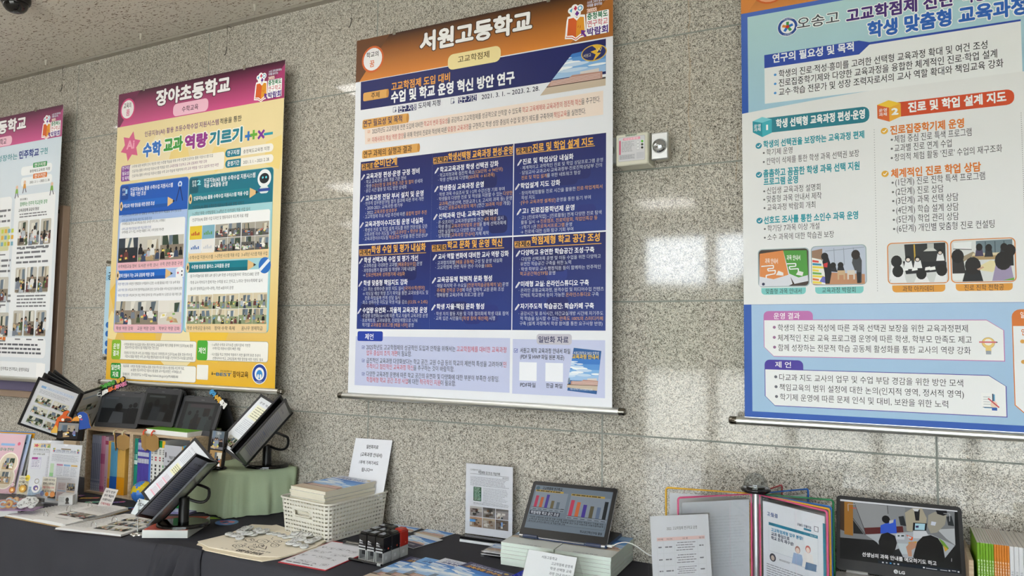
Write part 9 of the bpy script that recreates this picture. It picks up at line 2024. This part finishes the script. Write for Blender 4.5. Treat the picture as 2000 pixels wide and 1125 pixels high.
p.text('선생님의 과목 안내를 메모하기도 하고', 540, 850, 1472, 54, 'd9dadb', .02, 5.6)
for q in ([(365, 310), (362, 222), (450, 228)], [(1560, 340), (1640, 348), (1638, 440)], [(1663, 905), (1662, 945)]): p.uline([uvq(*k_) for k_ in q], .0012, 'b9bcbe', 5)
p.uell(*uvq(400, 267), .0018, .0018, 'c23a1c', 5, 10); p.text('REC', 418, 270, 470, 16, 'c23a1c', .03, 5)
b_.build('screen', lid)
# keyboard half
Ub, _ = pose(1.0); Vb = V((-Ub.y, Ub.x, 0)); HB = Lo + V((0, 0, -.002)); kb_z = HB.z - .006; dk = .222
Ko = V((HB.x, HB.y, 0)) - Vb * (dk + .002)
b_ = B(); b_.prism(rrp(lw, dk, .012), Ko + V((0, 0, kb_z + .004)), Ub, Vb, .015, 'b4b1ae', 'plastic', 'a9a7a4'); kb = b_.build('keyboard_half', t)
b_ = B(); kU = Sheet(Ko - Ub * lw / 2 + V((0, 0, kb_z + .0042)), Ub, Vb)
for r in range(6):
    n_ = 15 if r < 5 else 9
    for c_ in range(n_):
        kw = (lw - .05) / n_; x = .025 + kw * (c_ + .5); y = dk - .03 - .0185 * r; P_ = kU.at(x, y); b_.prism([(-kw / 2 + .0012, -.0078), (kw / 2 - .0012, -.0078), (kw / 2 - .0012, .0078), (-kw / 2 + .0012, .0078)], P_ + V((0, 0, .0012)), Ub, Vb, .0015, 'c3c1be', 'plastic')
ob = b_.build('keys', kb)
b_ = B(); b_.prism([(-.05, .012), (.05, .012), (.05, .08), (-.05, .08)], Ko + V((0, 0, kb_z + .0043)), Ub, Vb, .0004, 'a6a4a2', 'plastic'); b_.build('touchpad', kb)
for s in (-1, 1): B().tube([HB + Ub * (s * lw * .33 - .03), HB + Ub * (s * lw * .33 + .03)], .0055, 'a9a7a4', 'plastic', 12).build('hinge', t)
rz = kb_z - .0125
bx = B(); bx.box((Ko.x, Ko.y + dk / 2 + .01, (TZ + .001 + rz) / 2), (lw - .04, dk - .04, rz - TZ - .002), 'bdb9b2', 'coated_print', .002); tag(bx.build('riser_box'), 'plain pale box carrying the silver laptop above the tabletop', 'box')
b_ = B(); u0 = HB - Ub * (lw / 2 + .004); b_.tube([u0 + V((0, .004, -.004)), u0 + V((-.02, .006, -.002)), u0 + V((-.03, .01, -.02)), u0 + V((-.035, .02, -.06))], .004, 'd9dad8', 'plastic', 8); tag(b_.build('charging_cable'), 'white plug and cable at the left side of the silver laptop', 'cable')
# book box on the right edge
bxz = .985; fy = -.226; b0 = TZ + .0128
hx = lambda px, py: onY(px, py, fy).x
t = thing('book_box', 'pale wooden book box holding green, orange and white spined booklets, right edge', 'box', (.3, -.13, TZ))
x0 = hx(1901, 1110) - .012; x1 = x0 + .34
for nm, c_, d_ in (('side_panel', (x0 + .006, -.125, TZ + .11), (.012, .236, .216)), ('side_panel', (x1 - .006, -.125, TZ + .11), (.012, .236, .216)), ('bottom_panel', ((x0 + x1) / 2, -.125, TZ + .0065), (x1 - x0 - .0245, .236, .011)), ('back_panel', ((x0 + x1) / 2, -.010, TZ + .11), (x1 - x0 - .0245, .005, .19))): B().box(c_, d_, 'c9b594', 'wood_laminate', .001).build(nm, t)
xs = [hx(1908 + v, 1064 + v * .14) for v in (0, 5.6, 11.2, 16.4, 22, 27.4, 32.8)]
z12 = lambda x, y: (1860 + x / 9, 1000 + y / 9)
XG = [hx(*z12(x, y)) for x, y in ((430, 555), (484, 562), (533, 570), (580, 578), (635, 583), (682, 588), (728, 594))]
XO = [hx(*z12(x, y)) for x, y in ((728, 594), (775, 598), (820, 602), (865, 606), (912, 609), (957, 613), (1003, 618))]
def side_text(p, wd, h, cc): pass
def tall_book(x0, x1, top, col, label, group, inkrows, inkc):
    h = top - b0; b_ = B(); wd = x1 - x0 - .0005; dep = .196
    b_.box(((x0 + x1) / 2, fy + dep / 2, b0 + h / 2), (wd, dep, h), col, 'coated_print', .001); b_.box(((x0 + x1) / 2, fy + dep / 2, b0 + h + .0003), (wd * .9, dep - .002, .0008), 'd3cdc6', 'paper')
    p = Pen(b_, Sheet((x0, fy - .0001, b0), (1, 0, 0), (0, 0, 1)), None, 'coated_print')
    for v0, v1, s in inkrows:
        for i, ch in enumerate(s): hh = (v1 - v0) * h / len(s); p.utext(ch, wd * .22, wd * .78, h * v1 - hh * (i + .5), hh * .82, inkc, .02, 2)
    return tag(b_.build('booklet'), label, 'booklet', group)
for i in range(6): tall_book(XG[i], XG[i + 1], bxz, '6fa01c', 'green spined booklet in the right book box, %s from the left' % od[i], 'green booklets in the right box', ((.62, .82, '학교생활기록'), (.34, .58, '과목안내')), 'dfe9c4')
for i in range(6): tall_book(XO[i], XO[i + 1], bxz, 'd07c24', 'orange spined booklet in the right book box, %s from the left' % od[i], 'orange booklets in the right box', ((.62, .82, '학교생활기록'), (.34, .58, '과목안내')), 'f0dcc0')
xw = XO[6]
for i in range(6): tall_book(xw + .0108 * i, xw + .0108 * (i + 1), bxz - .001, 'd0d0d2', 'thin white booklet beside the orange ones in the right box, %s' % od[i], 'white booklets in the right box', ((.62, .74, '교육과정'), (.36, .5, '편성운영')), '8a8a94')
xw += .0108 * 6 + .002
for i in range(4): tall_book(xw + .018 * i, xw + .018 * (i + 1), bxz + .042, 'ccd0ca', 'tall thick white booklet at the right end of the book box, %s' % od[i], 'tall white booklets in the right box', ((.5, .7, '교육과정'),), '7a7a84')
